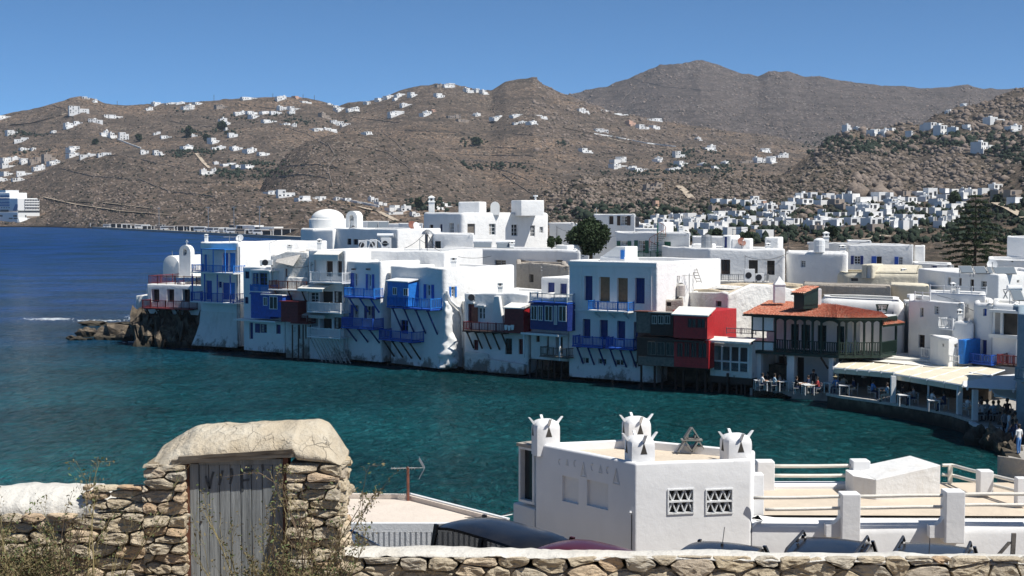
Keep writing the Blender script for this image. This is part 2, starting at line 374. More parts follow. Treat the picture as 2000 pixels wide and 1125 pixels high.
hill(HM_NEAR, 1440, 2500, [(1440, 420), (1520, 348), (1580, 303), (1620, 274), (1660, 253), (1700, 251), (1750, 249), (1800, 241), (1830, 223), (1870, 209), (1900, 206), (1930, 196), (1960, 183), (1990, 172), (2020, 167), (2200, 150), (2500, 160)],
     [(1440, 472), (2500, 472)], 1400, 640, 17, 130, 520, 150, shape=.9, crag=1.4, seed=19)
hill(HM_NEAR, 1120, 2500, [(1120, 450), (1250, 427), (1300, 417), (1400, 395), (1450, 388), (1550, 384), (1600, 376), (1700, 371), (1800, 374), (1880, 370), (1930, 352), (1960, 335), (2000, 318), (2200, 300), (2500, 290)],
     [(1120, 572), (2500, 572)], 640, 230, 6, 60, 420, 90, shape=.8, crag=1.3, seed=23)
# flat town ground between the quay and the slopes
mb = MB()
g0 = [gz(470, 600, 1.0)]
pl = [xy(560, 172), xy(700, 160), xy(880, 150), xy(1110, 140), xy(1300, 132), xy(1500, 126), xy(1800, 120), xy(2400, 100), xy(2700, 1300), xy(1100, 1300), xy(620, 860), xy(590, 400)]
mb.prism([tuple(q) for q in pl], -1.0, 1.3); tag(mb.build('ground', CONC), kind='structure')
BV = BVHTree.FromPolygons(np.concatenate(ALLV).tolist(), np.concatenate(ALLF).tolist())
def hit(px, py):
 d = ray(px, py).normalized(); h = BV.ray_cast(C0, d)
 return h[0]
# rocks and scrub strewn over the slopes
def rocks(name, mat, n, region, size, flat=(.5, .9), seed=0, dens=None, sink=.25, clump=True):
 rs = np.random.RandomState(seed)
 bm = bmesh.new(); bmesh.ops.create_icosphere(bm, subdivisions=1, radius=1); bv = np.array([v.co[:] for v in bm.verts]); bf = np.array([[v.index for v in f.verts] for f in bm.faces]); bm.free()
 V = []; Fc = []; k = 0; tries = 0
 while k < n and tries < n * 14:
  tries += 1
  px = rs.uniform(region[0], region[2]); py = rs.uniform(region[1], region[3])
  if dens is not None and rs.rand() > dens(px, py): continue
  if clump and noise.noise(Vector((px / 26, py / 9, seed))) + noise.noise(Vector((px / 9, py / 4, seed))) * .6 < rs.uniform(-.35, .25): continue
  h = hit(px, py)
  if h is None: continue
  s_ = size[0] * (size[1] / size[0]) ** (rs.rand() ** 2.2)
  a = rs.rand() * 6.28; c, s2 = math.cos(a), math.sin(a)
  q = bv * (1 + rs.uniform(-.28, .28, (len(bv), 1))) * np.array([s_, s_ * rs.uniform(.6, 1), s_ * rs.uniform(*flat)])
  q = np.stack([q[:, 0] * c - q[:, 1] * s2, q[:, 0] * s2 + q[:, 1] * c, q[:, 2]], 1) + np.array([h.x, h.y, h.z + s_ * (flat[0] * .5 - sink)])
  V.append(q); Fc.append(bf + k * len(bv)); k += 1
 V = np.concatenate(V); Fc = np.concatenate(Fc)
 me = bpy.data.meshes.new(name); me.vertices.add(len(V)); me.vertices.foreach_set('co', V.ravel())
 me.loops.add(Fc.size); me.loops.foreach_set('vertex_index', Fc.ravel().astype(np.int32))
 me.polygons.add(len(Fc)); me.polygons.foreach_set('loop_start', np.arange(0, Fc.size, 3, dtype=np.int32)); me.polygons.foreach_set('loop_total', np.full(len(Fc), 3, np.int32))
 me.materials.append(mat); me.update(calc_edges=True)
 o = bpy.data.objects.new(name, me); COL.objects.link(o); tag(o, kind='stuff'); return o
def blob(cx, cy, rx, ry, p=1.0): return lambda x, y: p * math.exp(-((x - cx) / rx) ** 2 - ((y - cy) / ry) ** 2)
def dsum(*fs): return lambda x, y: min(1, sum(f(x, y) for f in fs))
rocks('scattered_rocks', BOULDF, 9000, (-20, 190, 1650, 440), (.5, 2.2), seed=1, dens=dsum(lambda x, y: .12, blob(250, 400, 260, 50), blob(540, 260, 80, 25, .6), blob(750, 330, 180, 60, .9), blob(1170, 385, 130, 40, .5), blob(180, 265, 90, 20, .4)))
rocks('mountain_rocks', BOULDF, 3600, (1040, 115, 2010, 300), (1.2, 5), seed=2, dens=dsum(lambda x, y: .35, blob(1370, 125, 100, 14), blob(1550, 146, 60, 8), blob(1100, 200, 80, 20)))
rocks('boulders', BOULD, 3000, (1040, 330, 1700, 440), (.5, 2.4), seed=3, dens=dsum(lambda x, y: .12, blob(1180, 352, 60, 12), blob(1200, 400, 120, 30, .6), blob(1450, 370, 80, 18)))
rocks('boulders', BOULD, 2600, (1560, 170, 2010, 385), (.5, 3.4), seed=4, dens=dsum(lambda x, y: .05, blob(1800, 335, 110, 28, 1), blob(1690, 300, 90, 20, .5), blob(1960, 200, 60, 18, .6)))
rocks('boulders', BOULD, 40, (1660, 345, 1760, 385), (3, 6.5), flat=(.8, 1.1), seed=5, sink=.5)
rocks('scrub', SCRUB, 5200, (-20, 195, 1700, 440), (.8, 2.0), seed=6, dens=lambda x, y: .5, sink=.0)
rocks('scrub', SCRUB, 2200, (1040, 210, 2010, 440), (.6, 1.9), seed=7, dens=lambda x, y: .5, sink=.0)

# the summer air between here and the mountain
hm = bpy.data.materials.new('haze'); hm.use_nodes = True; nt = hm.node_tree; nt.nodes.clear(); vo = nt.nodes.new('ShaderNodeVolumePrincipled'); vo.inputs['Density'].default_value = 5.5e-5; vo.inputs['Color'].default_value = (.78, .88, 1, 1); vo.inputs['Anisotropy'].default_value = .2
nt.links.new(vo.outputs[0], nt.nodes.new('ShaderNodeOutputMaterial').inputs['Volume'])
mb = MB(); mb.box(-5300, -500, -130, 6300, 5400, 460); tag(mb.build('haze', hm), kind='stuff')
# ------------------------------------------------------------------ buildings: plan outline, real openings, soft edges
def rect(A, B, depth, dl=0.0):
 fr = Fr(A, B); n = fr.n * -depth
 return [Vector(A[:2]), Vector(B[:2]), Vector(B[:2]) + n, Vector(A[:2]) + n]
def side_pt(A, B, pxC):
 """the plan point C on sight line pxC with BC square to AB"""
 A = Vector(A[:2]); B = Vector(B[:2]); u = (B - A).normalized(); n = Vector((u.y, -u.x))
 d = xy(pxC, 1.0)
 den = n.x * (d.y) - n.y * d.x
 # B + t n = s d
 t = (B.y * d.x - B.x * d.y) / (n.x * d.y - n.y * d.x)
 return B + n * t
class Bld:
 def __init__(s, name, label, foot, z0, z1, mat=None, cat='house', group=None, r=.18, rt=.14, par=.45, drop=.3, jit=.05, root=None, roofmat=None, wallname='wall'):
  s.foot = [Vector(p[:2]) for p in foot]; n = len(s.foot)
  if sum(s.foot[i].x * s.foot[(i + 1) % n].y - s.foot[(i + 1) % n].x * s.foot[i].y for i in range(n)) < 0: raise Exception(name + ' clockwise')
  s.z0, s.z1, s.mat, s.r, s.rt, s.par, s.drop, s.jit, s.roofmat, s.wn = z0, z1, mat or WHITE, r, rt, par, drop, jit, roofmat, wallname
  s.fr = [Fr(s.foot[i], s.foot[(i + 1) % n]) for i in range(n)]
  s.holes = [[] for _ in range(n)]
  s.root = root or empty(name, (s.foot[0].x, s.foot[0].y, z0), 0, label, cat, group)
 def uz(s, e, x0, y0, x1, y1, d=0):
  """pixel rectangle -> (u0, u1, z0, z1) on edge e"""
  f = s.fr[e]; um = [];
  u0, za = f.uz(x0, (y0 + y1) / 2, d); u1, zb = f.uz(x1, (y0 + y1) / 2, d)
  _, zt = f.uz((x0 + x1) / 2, y0, d); _, zl = f.uz((x0 + x1) / 2, y1, d)
  if u0 > u1: u0, u1 = u1, u0
  return u0, u1, zl, zt
 def hole(s, e, u0, u1, z0, z1, dep=.25):
  L = s.fr[e].L; u0 = max(u0, s.r + .03); u1 = min(u1, L - s.r - .03); z0 = max(z0, s.z0 + .02); z1 = min(z1, s.z1 - s.rt - .03)
  if u1 - u0 < .08 or z1 - z0 < .08: return None
  s.holes[e].append((u0, u1, z0, z1, dep)); return u0, u1, z0, z1
 def win(s, e, x0, y0, x1, y1, kind='w', mat=None, dep=.22, shut=None, smat=None, name=None, arch=False, px=True, nx=2, ny=3, sill=False, label=None):
  q = s.uz(e, x0, y0, x1, y1) if px else (x0, x1, y0, y1)
  h = s.hole(e, *q, dep)
  if h is None: return None
  u0, u1, z0, z1 = h; f = s.fr[e]; root = s.root; mat = mat or WPAINT; d = -dep
  if kind == 'w':                                     # framed window with panes
   fw = .06; mb = MB()
   mb.fbox(f, u0, u1, z0, z0 + fw, d, d + .07); mb.fbox(f, u0, u1, z1 - fw, z1, d, d + .07)
   mb.fbox(f, u0, u0 + fw, z0 + fw, z1 - fw, d, d + .07); mb.fbox(f, u1 - fw, u1, z0 + fw, z1 - fw, d, d + .07)
   for i in range(1, nx): c = u0 + (u1 - u0) * i / nx; mb.fbox(f, c - .03, c + .03, z0 + fw, z1 - fw, d + .005, d + .06)
   for i in range(1, ny): c = z0 + (z1 - z0) * i / ny; mb.fbox(f, u0 + fw, u1 - fw, c - .02, c + .02, d + .008, d + .05)
   o = mb.build(name or 'window', mat, root)
   g_ = MB(); g_.fbox(f, u0 + .01, u1 - .01, z0 + .01, z1 - .01, d + .002, d + .03); g_.build('pane', GLASS, o)
   if nx * (u1 - u0) > 1.6 and rnd.random() < .5:
    g_ = MB(); g_.fbox(f, u0 + .08, u0 + .08 + (u1 - u0) * .3, z0 + .08, z1 - .08, d + .03, d + .035); g_.build('curtain', CURT, o)
  elif kind == 'd':                                   # plank door or closed shutters
   mb = MB(); k = max(2, int((u1 - u0) / .22)); wd = (u1 - u0) / k
   for i in range(k): mb.fbox(f, u0 + wd * i + .008, u0 + wd * (i + 1) - .008, z0, z1, d, d + .05 + .008 * (i % 2))
   mb.fbox(f, u0, u1, z0, z0 + .1, d + .045, d + .075); mb.fbox(f, u0, u1, z1 - .1, z1, d + .045, d + .075)
   o = mb.build(name or 'door', mat, root)
  elif kind == 'g':                                   # glazed double door with solid foot
   mb = MB(); fw = .07; c = (u0 + u1) / 2; zk = z0 + (z1 - z0) * .25
   for a, b in ((u0, c - .004), (c + .004, u1)):
    mb.fbox(f, a, a + fw, z0, z1, d, d + .06); mb.fbox(f, b - fw, b, z0, z1, d, d + .06)
    mb.fbox(f, a + fw, b - fw, z0, zk, d + .004, d + .05); mb.fbox(f, a + fw, b - fw, z1 - fw, z1, d, d + .06)
    mb.fbox(f, a + fw, b - fw, (zk + z1) / 2 - .02, (zk + z1) / 2 + .02, d + .004, d + .05)
   o = mb.build(name or 'door', mat, root)
   g_ = MB(); g_.fbox(f, u0 + fw, u1 - fw, zk, z1 - fw, d, d + .02); g_.build('pane', GLASS, o)
  else:                                               # open: a dark coloured panel stands in for the dim room
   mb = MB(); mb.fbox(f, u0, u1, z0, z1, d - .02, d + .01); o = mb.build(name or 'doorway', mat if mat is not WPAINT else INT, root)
  if label: o['label'] = label
  if sill:
   mb = MB(); mb.fbox(f, u0 - .08, u1 + .08, z0 - .08, z0 - .003, .004, .1); mb.build('sill', WPAINT, o)
  if shut:
   wd = (u1 - u0) / (2 if len(shut) > 1 else 1) * .95; wd = min(wd, .62)
   for c_ in shut:
    a, b = (u0 - wd - .02, u0 - .02) if c_ == 'l' else (u1 + .02, u1 + wd + .02)
    mb = MB(); mb.fbox(f, a, b, z0 - .02, z1 + .02, .01, .05)
    k = 6
    for i in range(k): zz = z0 + (z1 - z0) * (i + .5) / k; mb.fbox(f, a + .05, b - .05, zz - .04, zz + .04, .05, .065)
    mb.build('shutter', smat or mat, root)
  return o
 def finish(s):
  mb = MB(); n = len(s.foot); r, rt, z0, z1 = s.r, s.rt, s.z0, s.z1; zt = z1 - rt; ring = [];
  jz = lambda q: (noise.noise(Vector((q[0] * .5, q[1] * .5, z1))) * s.jit * 2)
  for e, f in enumerate(s.fr):
   us = {r, f.L - r}; zs = {z0, zt}
   for h in s.holes[e]: us |= {h[0], h[1]}; zs |= {h[2], h[3]}
   us = sorted(us); k = 0
   uu = [us[0]]
   for a in us[1:]:
    m_ = max(1, int((a - uu[-1]) / 2.2)) if s.jit else 1; b0 = uu[-1]
    for i in range(1, m_ + 1): uu.append(b0 + (a - b0) * i / m_)
   us = uu; zs = sorted(zs)
   for i in range(len(us) - 1):
    for j in range(len(zs) - 1):
     um, zm = (us[i] + us[i + 1]) / 2, (zs[j] + zs[j + 1]) / 2
     if any(h[0] < um < h[1] and h[2] < zm < h[3] for h in s.holes[e]): continue
     q = [f.p(us[i], zs[j]), f.p(us[i + 1], zs[j]), f.p(us[i + 1], zs[j + 1]), f.p(us[i], zs[j + 1])]
     if j == len(zs) - 2: q[2].z += jz(q[2]); q[3].z += jz(q[3])
     mb.poly(*q)
   for u0, u1, za, zb, dp in s.holes[e]:
    P = lambda u, z, d: f.p(u, z, d)
    mb.poly(P(u0, za, 0), P(u1, za, 0), P(u1, za, -dp), P(u0, za, -dp)); mb.poly(P(u0, zb, 0), P(u0, zb, -dp), P(u1, zb, -dp), P(u1, zb, 0))
    mb.poly(P(u0, za, 0), P(u0, za, -dp), P(u0, zb, -dp), P(u0, zb, 0)); mb.poly(P(u1, za, 0), P(u1, zb, 0), P(u1, zb, -dp), P(u1, za, -dp))
   ring += [f.p(u, zt) for u in us]
   # rounded corner to the next edge
   g_ = s.fr[(e + 1) % n]; c = s.foot[(e + 1) % n]; a = f.p(f.L - r, zt); b = g_.p(r, zt); cv = Vector((c.x, c.y, zt))
   arc = [a.lerp(cv, t).lerp(cv.lerp(b, t), t) for t in (.0, .25, .5, .75, 1)]
   for i in range(4):
    q = [Vector((arc[i].x, arc[i].y, z0)), Vector((arc[i + 1].x, arc[i + 1].y, z0)), arc[i + 1].copy(), arc[i].copy()]
    q[2].z += jz(q[2]); q[3].z += jz(q[3]); mb.poly(*q)
   ring += arc[1:4]
  m = len(ring); nr = []
  for i in range(m):
   t = (ring[(i + 1) % m] - ring[i - 1]); t.z = 0; t.normalize(); nr.append(Vector((-t.y, t.x, 0)))
  prof = [(0, 0), (.12 * rt, .5 * rt), (.5 * rt, .88 * rt), (rt, rt), (s.par - rt * .5, rt), (s.par, .6 * rt), (s.par + .02, rt - s.drop)]
  if s.par <= 0: prof = [(0, 0), (.12 * rt, .5 * rt), (.5 * rt, .88 * rt), (rt, rt)]
  rings = [[ring[i] + nr[i] * a + Vector((0, 0, b + jz(ring[i]))) for i in range(m)] for a, b in prof]
  for a, b in zip(rings, rings[1:]):
   for i in range(m): mb.poly(a[i], a[(i + 1) % m], b[(i + 1) % m], b[i])
  rz = z1 - s.drop if s.par > 0 else z1
  if s.roofmat: mb.mi = 1
  last = rings[-1]
  mb.poly(*[Vector((q.x, q.y, q.z if s.par <= 0 else rz + jz(q))) for q in last])
  o = mb.build(s.wn, [s.mat, s.roofmat] if s.roofmat else s.mat, s.root, fix=True)
  bpy_smooth(o)
  return o
def bpy_smooth(o, ang=.7):
 me = o.data; me.polygons.foreach_set('use_smooth', [True] * len(me.polygons))
 bm = bmesh.new(); bm.from_mesh(me)
 for e in bm.edges: e.smooth = not (len(e.link_faces) == 2 and e.calc_face_angle(0) > ang)
 bm.to_mesh(me); bm.free()
def railing(mb, fr, u0, u1, z0, z1, d, step=.16, bt=.028, ends=(1, 1), mid=False, posts=3, pt=.06):
 mb.fbox(fr, u0, u1, z1 - .06, z1, d - .04, d + .04); mb.fbox(fr, u0, u1, z0 + .08, z0 + .13, d - .025, d + .025)
 if mid: mb.fbox(fr, u0, u1, (z0 + z1) / 2 - .02, (z0 + z1) / 2 + .02, d - .02, d + .02)
 k = max(1, int((u1 - u0) / step));
 for i in range(k + 1): c = u0 + (u1 - u0) * i / k; mb.fbox(fr, c - bt / 2, c + bt / 2, z0 + .13, z1 - .06, d - bt / 2, d + bt / 2)
 for i in range(posts): c = u0 + (u1 - u0) * i / (posts - 1); mb.fbox(fr, c - pt / 2, c + pt / 2, z0, z1 + .04, d - pt / 2 - .003, d + pt / 2 + .003)
def balcony(b, e, x0, x1, yt, yf, dep, mat, slab=None, brk=3, bmat=None, drop=1.3, label=None, step=.16, sl=.12, rails='flr', posts=3, bt=.035):
 """projecting balcony: the pixel numbers are those of its outer rail"""
 f = b.fr[e]; u0, z0 = f.uz(x0, yf, dep); u1, _ = f.uz(x1, yf, dep); _, z1 = f.uz((x0 + x1) / 2, yt, dep); _, z0 = f.uz((x0 + x1) / 2, yf, dep)
 s_ = MB(); s_.fbox(f, u0 - .05, u1 + .05, z0 - sl, z0, .01, dep + .05)
 s_.fbox(f, u0 - .07, u1 + .07, z0 - sl * .9, z0 - sl * .3, dep + .05, dep + .09)
 o = s_.build('balcony', slab or mat, b.root)
 if label: o['label'] = label
 mb = MB()
 if 'f' in rails: railing(mb, f, u0, u1, z0, z1, dep, step=step, posts=posts, bt=bt)
 for c, ch in ((u0, 'l'), (u1, 'r')):
  if ch in rails:
   g = Fr(f.p(c, 0, .02), f.p(c, 0, dep - .05)); railing(mb, g, 0, g.L, z0, z1, 0, step=step, posts=2, bt=bt)
 mb.build('railing', mat, o)
 for i in range(brk):
  c = u0 + (u1 - u0) * (i + .35) / max(1, brk - .3); m2 = MB()
  m2.tube([f.p(c, z0 - sl - .02, dep * .92), f.p(c, z0 - sl - drop, .03)], .08, 5)
  m2.fbox(f, c - .05, c + .05, z0 - sl - .1, z0 - sl - .003, .0, dep)
  m2.build('bracket', bmat or mat, o)
 return o, (u0, u1, z0, z1)
def chimney(b, px, y0, y1, e, d=-1.0, wpx=9, mat=None, style=0, name='chimney'):
 """little whitewashed chimney; y0 top, y1 foot in pixels, standing d behind facade e"""
 f = b.fr[e]; u, zb = f.uz(px, y1, d); _, zt = f.uz(px, y0, d); c = f.p(u, 0, d); w_ = wpx / F * c.y / 2; h = zt - zb
 mb = MB(); z = zb - .4; c = Vector((c.x, c.y, 0))
 q = lambda prof, n=4: mb.lathe(c, [(r_ * w_, zz) for r_, zz in prof], n, rot=.785)
 k = 1.414
 q([(k, z), (k, zb + h * .55), (k * 1.25, zb + h * .57), (k * 1.25, zb + h * .63), (k * .95, zb + h * .65), (k * .95, zb + h * .84), (k * 1.2, zb + h * .85), (k * 1.15, zb + h * .9), (k * .2, zb + h)])
 o = mb.build(name, mat or WHITE2, b.root)
 m2 = MB()
 for a in range(4):
  t = a * 1.5708; dx, dy = math.cos(t), math.sin(t)
  m2.obox(c + Vector((dx, dy, 0)) * (w_ * .96) + Vector((-dy, dx, 0)) * (-w_ * .35) + Vector((0, 0, zb + h * .67)), Vector((dx, dy, 0)) * .02, Vector((-dy, dx, 0)) * w_ * .7, (0, 0, h * .14))
 tag(m2.build('smoke_hole', INT, o), kind='stuff')
 return o
# ------------------------------------------------------------------ the row of houses standing in the water
def wl(px, D): v = xy(px, D); return v
# B1 tall white house with blue balconies, second from the left
A, B = wl(391, 148.5), wl(466, 145.0)
C = side_pt(A, B, 640)
b = Bld('house', 'tall white house with two sky blue balconies above a stained sloping base', rect(A, B, (side_pt(A, B, 640) - B).length), .6, zat(B, 474), WHITE)
f = b.fr[0]
b.win(0, 398, 497, 404, 530, 'd', BLUEL); b.win(0, 405, 499, 433, 530, 'd', WPAINT, dep=.2, name='screen'); b.win(0, 434, 494, 446, 530, 'd', BLUE); b.win(0, 447, 494, 460, 530, 'd', BLUEL)
b.win(0, 402, 548, 414, 585, 'd', BLUE); b.win(0, 426, 550, 433, 562, 'w', BLUE); b.win(0, 434, 552, 448, 585, 'd', BLUE); b.win(0, 449, 552, 459, 585, 'd', BLUEL)
balcony(b, 0, 375, 456, 518, 532, 1.5, BLUEL, WPAINT, brk=0, step=.2, posts=5, label='upper sky blue balcony')
balcony(b, 0, 373, 455, 572, 590, 1.5, BLUE, WPAINT, brk=0, step=.2, posts=5, label='lower dark blue balcony')
mb = MB()
u0, z0 = f.uz(393, 487, 1.4); u1, _ = f.uz(440, 487, 1.4)
mb.fbox(f, u0, u1, z0, z0 + .08, .02, 1.5)
_, zb = f.uz(393, 532, 1.4)
for c in (u0 + .05, (u0 + u1) / 2, u1 - .05): mb.fbox(f, c - .04, c + .04, zb, z0, 1.36, 1.44)
mb.build('canopy', BLUEL, b.root)
mb = MB(); u, z = f.uz(375, 532, 1.4); _, z2 = f.uz(375, 590, 1.4)
for c in (u, u + 1.9, u + 3.8, u + 5.7): mb = MB(); mb.fbox(f, c - .05, c + .05, z2, z - .1, 1.35, 1.44); mb.build('balcony_post', BLUE, b.root)
mb = MB(); q = f.p(f.L + .1, 0, .3)
for k in range(2): mb.tube([q + Vector((k * .25, 0, 1.2)), q + Vector((k * .25, 0, b.z1 - .4))], .07, 6)
mb.build('drainpipe', METAL, b.root)
mb = MB()                                                   # battered foot that swells to the left
a0 = f.p(-.4, 0, .9); pts = [f.p(0, 0, .05), f.p(f.L, 0, .05)]
_, zt = f.uz(420, 603, 0)
for k in range(10):
 u0 = f.L * k / 10; u1 = f.L * (k + 1) / 10
 w0 = 1.0 * (1 - k / 10) + .25; w1 = 1.0 * (1 - (k + 1) / 10) + .25
 rows0 = [(zt - .3, .02), (zt - 1.6, w0 * .15), (zt - 2.6, w0 * .5), (.5, w0)]; rows1 = [(zt - .3, .02), (zt - 1.6, w1 * .15), (zt - 2.6, w1 * .5), (.5, w1)]
 for i in range(3): mb.poly(f.p(u0, rows0[i][0], rows0[i][1]), f.p(u0, rows0[i + 1][0], rows0[i + 1][1]), f.p(u1, rows1[i + 1][0], rows1[i + 1][1]), f.p(u1, rows1[i][0], rows1[i][1]))
mb.build('battered_base', OLDW, b.root, smooth=True, fix=True)
chimney(b, 403, 457, 468, 0, -.6, 6); b.finish(); B1 = b
# B0 terrace house at the point, with the chapel behind
A, B = wl(286, 153.5), wl(392, 150.5)
zr = zat(A, 555)
b = Bld('house', 'low white terrace house on the rocks with two dark red balconies', rect(A, B, 9), zat(A, 612), zr, WHITE)
for x0, x1 in ((296, 311), (326, 340), (356, 371)): b.win(0, x0, 565, x1, 590, 'g', BROWN, dep=.5)
balcony(b, 0, 278, 369, 587, 602, 1.4, DRED, DRED, brk=5, bmat=BROWN, drop=1.6, step=.17, posts=7, label='lower dark red balcony over the rocks')
f = b.fr[0]; mb = MB(); railing(mb, f, .2, f.L, zr + .0, zat(A, 538), -.15, step=.15, posts=7); g = Fr(f.p(.2, 0, -.15), f.p(.2, 0, -6)); railing(mb, g, 0, g.L, zr, zat(A, 538), 0, step=.2, posts=4); g = Fr(f.p(f.L - .7, 0, -.15), f.p(f.L - .7, 0, -5)); railing(mb, g, 0, g.L, zr, zat(A, 538), 0, step=.2, posts=4)
mb.build('roof_railing', DRED, b.root); b.finish(); B0 = b
A2, B2_ = wl(264, 154.5), wl(291, 154)
b = Bld('house', 'small white lean-to block stepping down beside the leftmost red balcony', rect(A2, B2_, 7), zat(A2, 606), zat(A2, 577), OLDW, drop=.1); b.finish()
# chapel
A, B = wl(318, 159), wl(349, 158)
fr = Fr(A, B); root = empty('chapel', (A[0], A[1], 2), 0, 'small white barrel roofed chapel with a bell gable, behind the red roof railing', 'chapel')
zb = zat(A, 542); zt = zat(A, 499); hw = fr.L / 2; cz = zt - (hw * .95)
outl = [(0, zb), (fr.L, zb)] + [(hw + hw * math.cos(a), cz + (zt - cz) * math.sin(a)) for a in [math.pi * k / 14 for k in range(15)]]
mb = MB(); mb.fprism(fr, outl[:], -7.5, 0)
u1 = fr.uz(394, 530, -2)[0]
mb.fbox(fr, fr.L * .6, u1, zb, zat(B, 501), -6.5, -.8)
o = mb.build('nave', WHITE2, root, fix=True, bevel=.08); bpy_smooth(o)
gx0, gx1 = fr.uz(351, 500, .6)[0], fr.uz(373, 500, .6)[0]; gt = zat(B, 478); gm = (gx0 + gx1) / 2; gw = (gx1 - gx0) / 2; gb = zat(B, 538)
mb = MB(); aw = gw * .34; ah0 = zat(B, 498); ah1 = zat(B, 484)
outer = [(gx0, gb), (gx0, gt - gw)] + [(gm - gw * math.cos(a), gt - gw + gw * math.sin(a)) for a in [math.pi * k / 10 for k in range(1, 10)]] + [(gx1, gt - gw), (gx1, gb)]
def ring_wall(mb, fr, outer, inner, d0, d1):
 n = len(outer)
 for d, fl in ((d1, 0), (d0, 1)):
  for i in range(n - 1):
   q = [fr.p(*outer[i], d), fr.p(*outer[i + 1], d), fr.p(*inner[i + 1], d), fr.p(*inner[i], d)]
   mb.poly(*(q if fl else q[::-1]))
 for i in range(n - 1):
  mb.poly(fr.p(*outer[i], d0), fr.p(*outer[i + 1], d0), fr.p(*outer[i + 1], d1), fr.p(*outer[i], d1))
  mb.poly(fr.p(*inner[i], d0), fr.p(*inner[i], d1), fr.p(*inner[i + 1], d1), fr.p(*inner[i + 1], d0))
inner = [(gm - aw, ah0), (gm - aw, ah1 - aw)] + [(gm - aw * math.cos(a), ah1 - aw + aw * math.sin(a)) for a in [math.pi * k / 10 for k in range(1, 10)]] + [(gm + aw, ah1 - aw), (gm + aw, ah0)]
outer[0] = (gx0, ah0); outer[-1] = (gx1, ah0)
ring_wall(mb, fr, outer, inner, .0, .7)
mb.fbox(fr, gx0, gx1, gb, ah0, .0, .7)
o = mb.build('bell_gable', WHITE2, root, fix=True)
mb = MB(); mb.lathe(fr.p(gm, ah1 - aw - .35, .35), [(.02, .3), (.1, .28), (.14, .1), (.2, 0)], 8); mb.tube([fr.p(gm - aw, ah1 - aw, .35), fr.p(gm + aw, ah1 - aw, .35)], .03, 4); mb.build('bell', DMETAL, o)
mb = MB(); mb.fbox(fr, gm - .04, gm + .04, gt - .02, gt + .55, .3, .38); mb.fbox(fr, gm - .17, gm + .17, gt + .3, gt + .38, .3, .38); mb.build('cross', WPAINT, o)
mb = MB(); mb.fbox(fr, hw - .03, hw + .03, zt - .02, zt + .5, -.3, -.25); mb.build('finial', METAL, root)
# B2 narrow house with two boxed blue bays
A, B = wl(474, 142.6), wl(555, 139.4); C = side_pt(A, B, 600)
b = Bld('house', 'white house with two stacked boxy blue bays and three navy openings near its foot', rect(A, B, 7), .5, zat(A, 521), WHITE)
f = b.fr[0]
b.win(0, 478, 530, 487, 544, 'w', NAVY, nx=2, ny=2); b.win(0, 476.5, 580, 485, 593, 'w', NAVY, nx=2, ny=2)
b.win(0, 487, 630, 494, 662, 'd', NAVY); b.win(0, 508, 633, 521, 650, 'w', NAVY, shut='l', smat=NAVY); b.win(0, 539, 634, 548, 652, 'd', NAVY, name='shutter')
def bay(b, e, x0, x1, y0, y1, dep, mat, name='bay', roof=WPAINT, wins=(), wm=None, fr_h=.0, slope=.0, side=None, label=None, roof_over=.15):
 f = b.fr[e]; u0, z1 = f.uz(x0, y0, dep); u1, _ = f.uz(x1, y0, dep); _, z0 = f.uz((x0 + x1) / 2, y1, dep); _, z1 = f.uz((x0 + x1) / 2, y0, dep)
 mb = MB(); t = .06
 k = max(2, int((z1 - z0) / .3));
 mb.fbox(f, u0, u1, z0, z1, .01, dep - .03)
 for i in range(k): za = z0 + (z1 - z0) * i / k; zb_ = z0 + (z1 - z0) * (i + 1) / k; mb.fbox(f, u0 - .02, u1 + .02, za + .008, zb_ - .008, .03, dep - .004 * (i % 2))
 o = mb.build(name, [mat] if side is None else [mat, side], b.root)
 if side is not None:
  me = o.data; un = Vector((f.u.x, f.u.y, 0))
  for p_ in me.polygons:
   if p_.normal.dot(un) > .8: p_.material_index = 1
 if label: o['label'] = label
 if roof:
  m2 = MB(); a = [f.p(u0 - .15, z1 + slope, .01), f.p(u1 + .15, z1 + slope, .01), f.p(u1 + .15, z1 + .01, dep + roof_over), f.p(u0 - .15, z1 + .01, dep + roof_over)]
  m2.add(a + [q + Vector((0, 0, .09)) for q in a], [(0, 3, 2, 1), (4, 5, 6, 7), (0, 1, 5, 4), (1, 2, 6, 5), (2, 3, 7, 6), (3, 0, 4, 7)]); m2.build('roof', roof, o, fix=True)
 for (a0, b0, a1, b1) in wins:
  ua, _ = f.uz(a0, (b0 + b1) / 2, dep + .03); ub, _ = f.uz(a1, (b0 + b1) / 2, dep + .03); _, zt_ = f.uz((a0 + a1) / 2, b0, dep); _, zb_ = f.uz((a0 + a1) / 2, b1, dep)
  m3 = MB(); fw = .06
  m3.fbox(f, ua, ub, zb_, zb_ + fw, dep + .002, dep + .05); m3.fbox(f, ua, ub, zt_ - fw, zt_, dep + .002, dep + .05); m3.fbox(f, ua, ua + fw, zb_ + fw, zt_ - fw, dep + .002, dep + .05); m3.fbox(f, ub - fw, ub, zb_ + fw, zt_ - fw, dep + .002, dep + .05)
  m3.fbox(f, (ua + ub) / 2 - .025, (ua + ub) / 2 + .025, zb_ + fw, zt_ - fw, dep + .002, dep + .045)
  wo = m3.build('window', wm or WPAINT, b.root); m4 = MB(); m4.fbox(f, ua + fw, ub - fw, zb_ + fw, zt_ - fw, dep + .001, dep + .012); m4.build('pane', GLASS, wo)
 return o, (u0, u1, z0, z1)
bay(b, 0, 490, 527, 571, 622, 1.2, BLUE, label='tall blue boarded bay')
balcony(b, 0, 489, 527, 556, 573, 1.15, BLUEL, BLUE, brk=0, label='blue boarded balcony over the bay', step=.1)
f = b.fr[0]
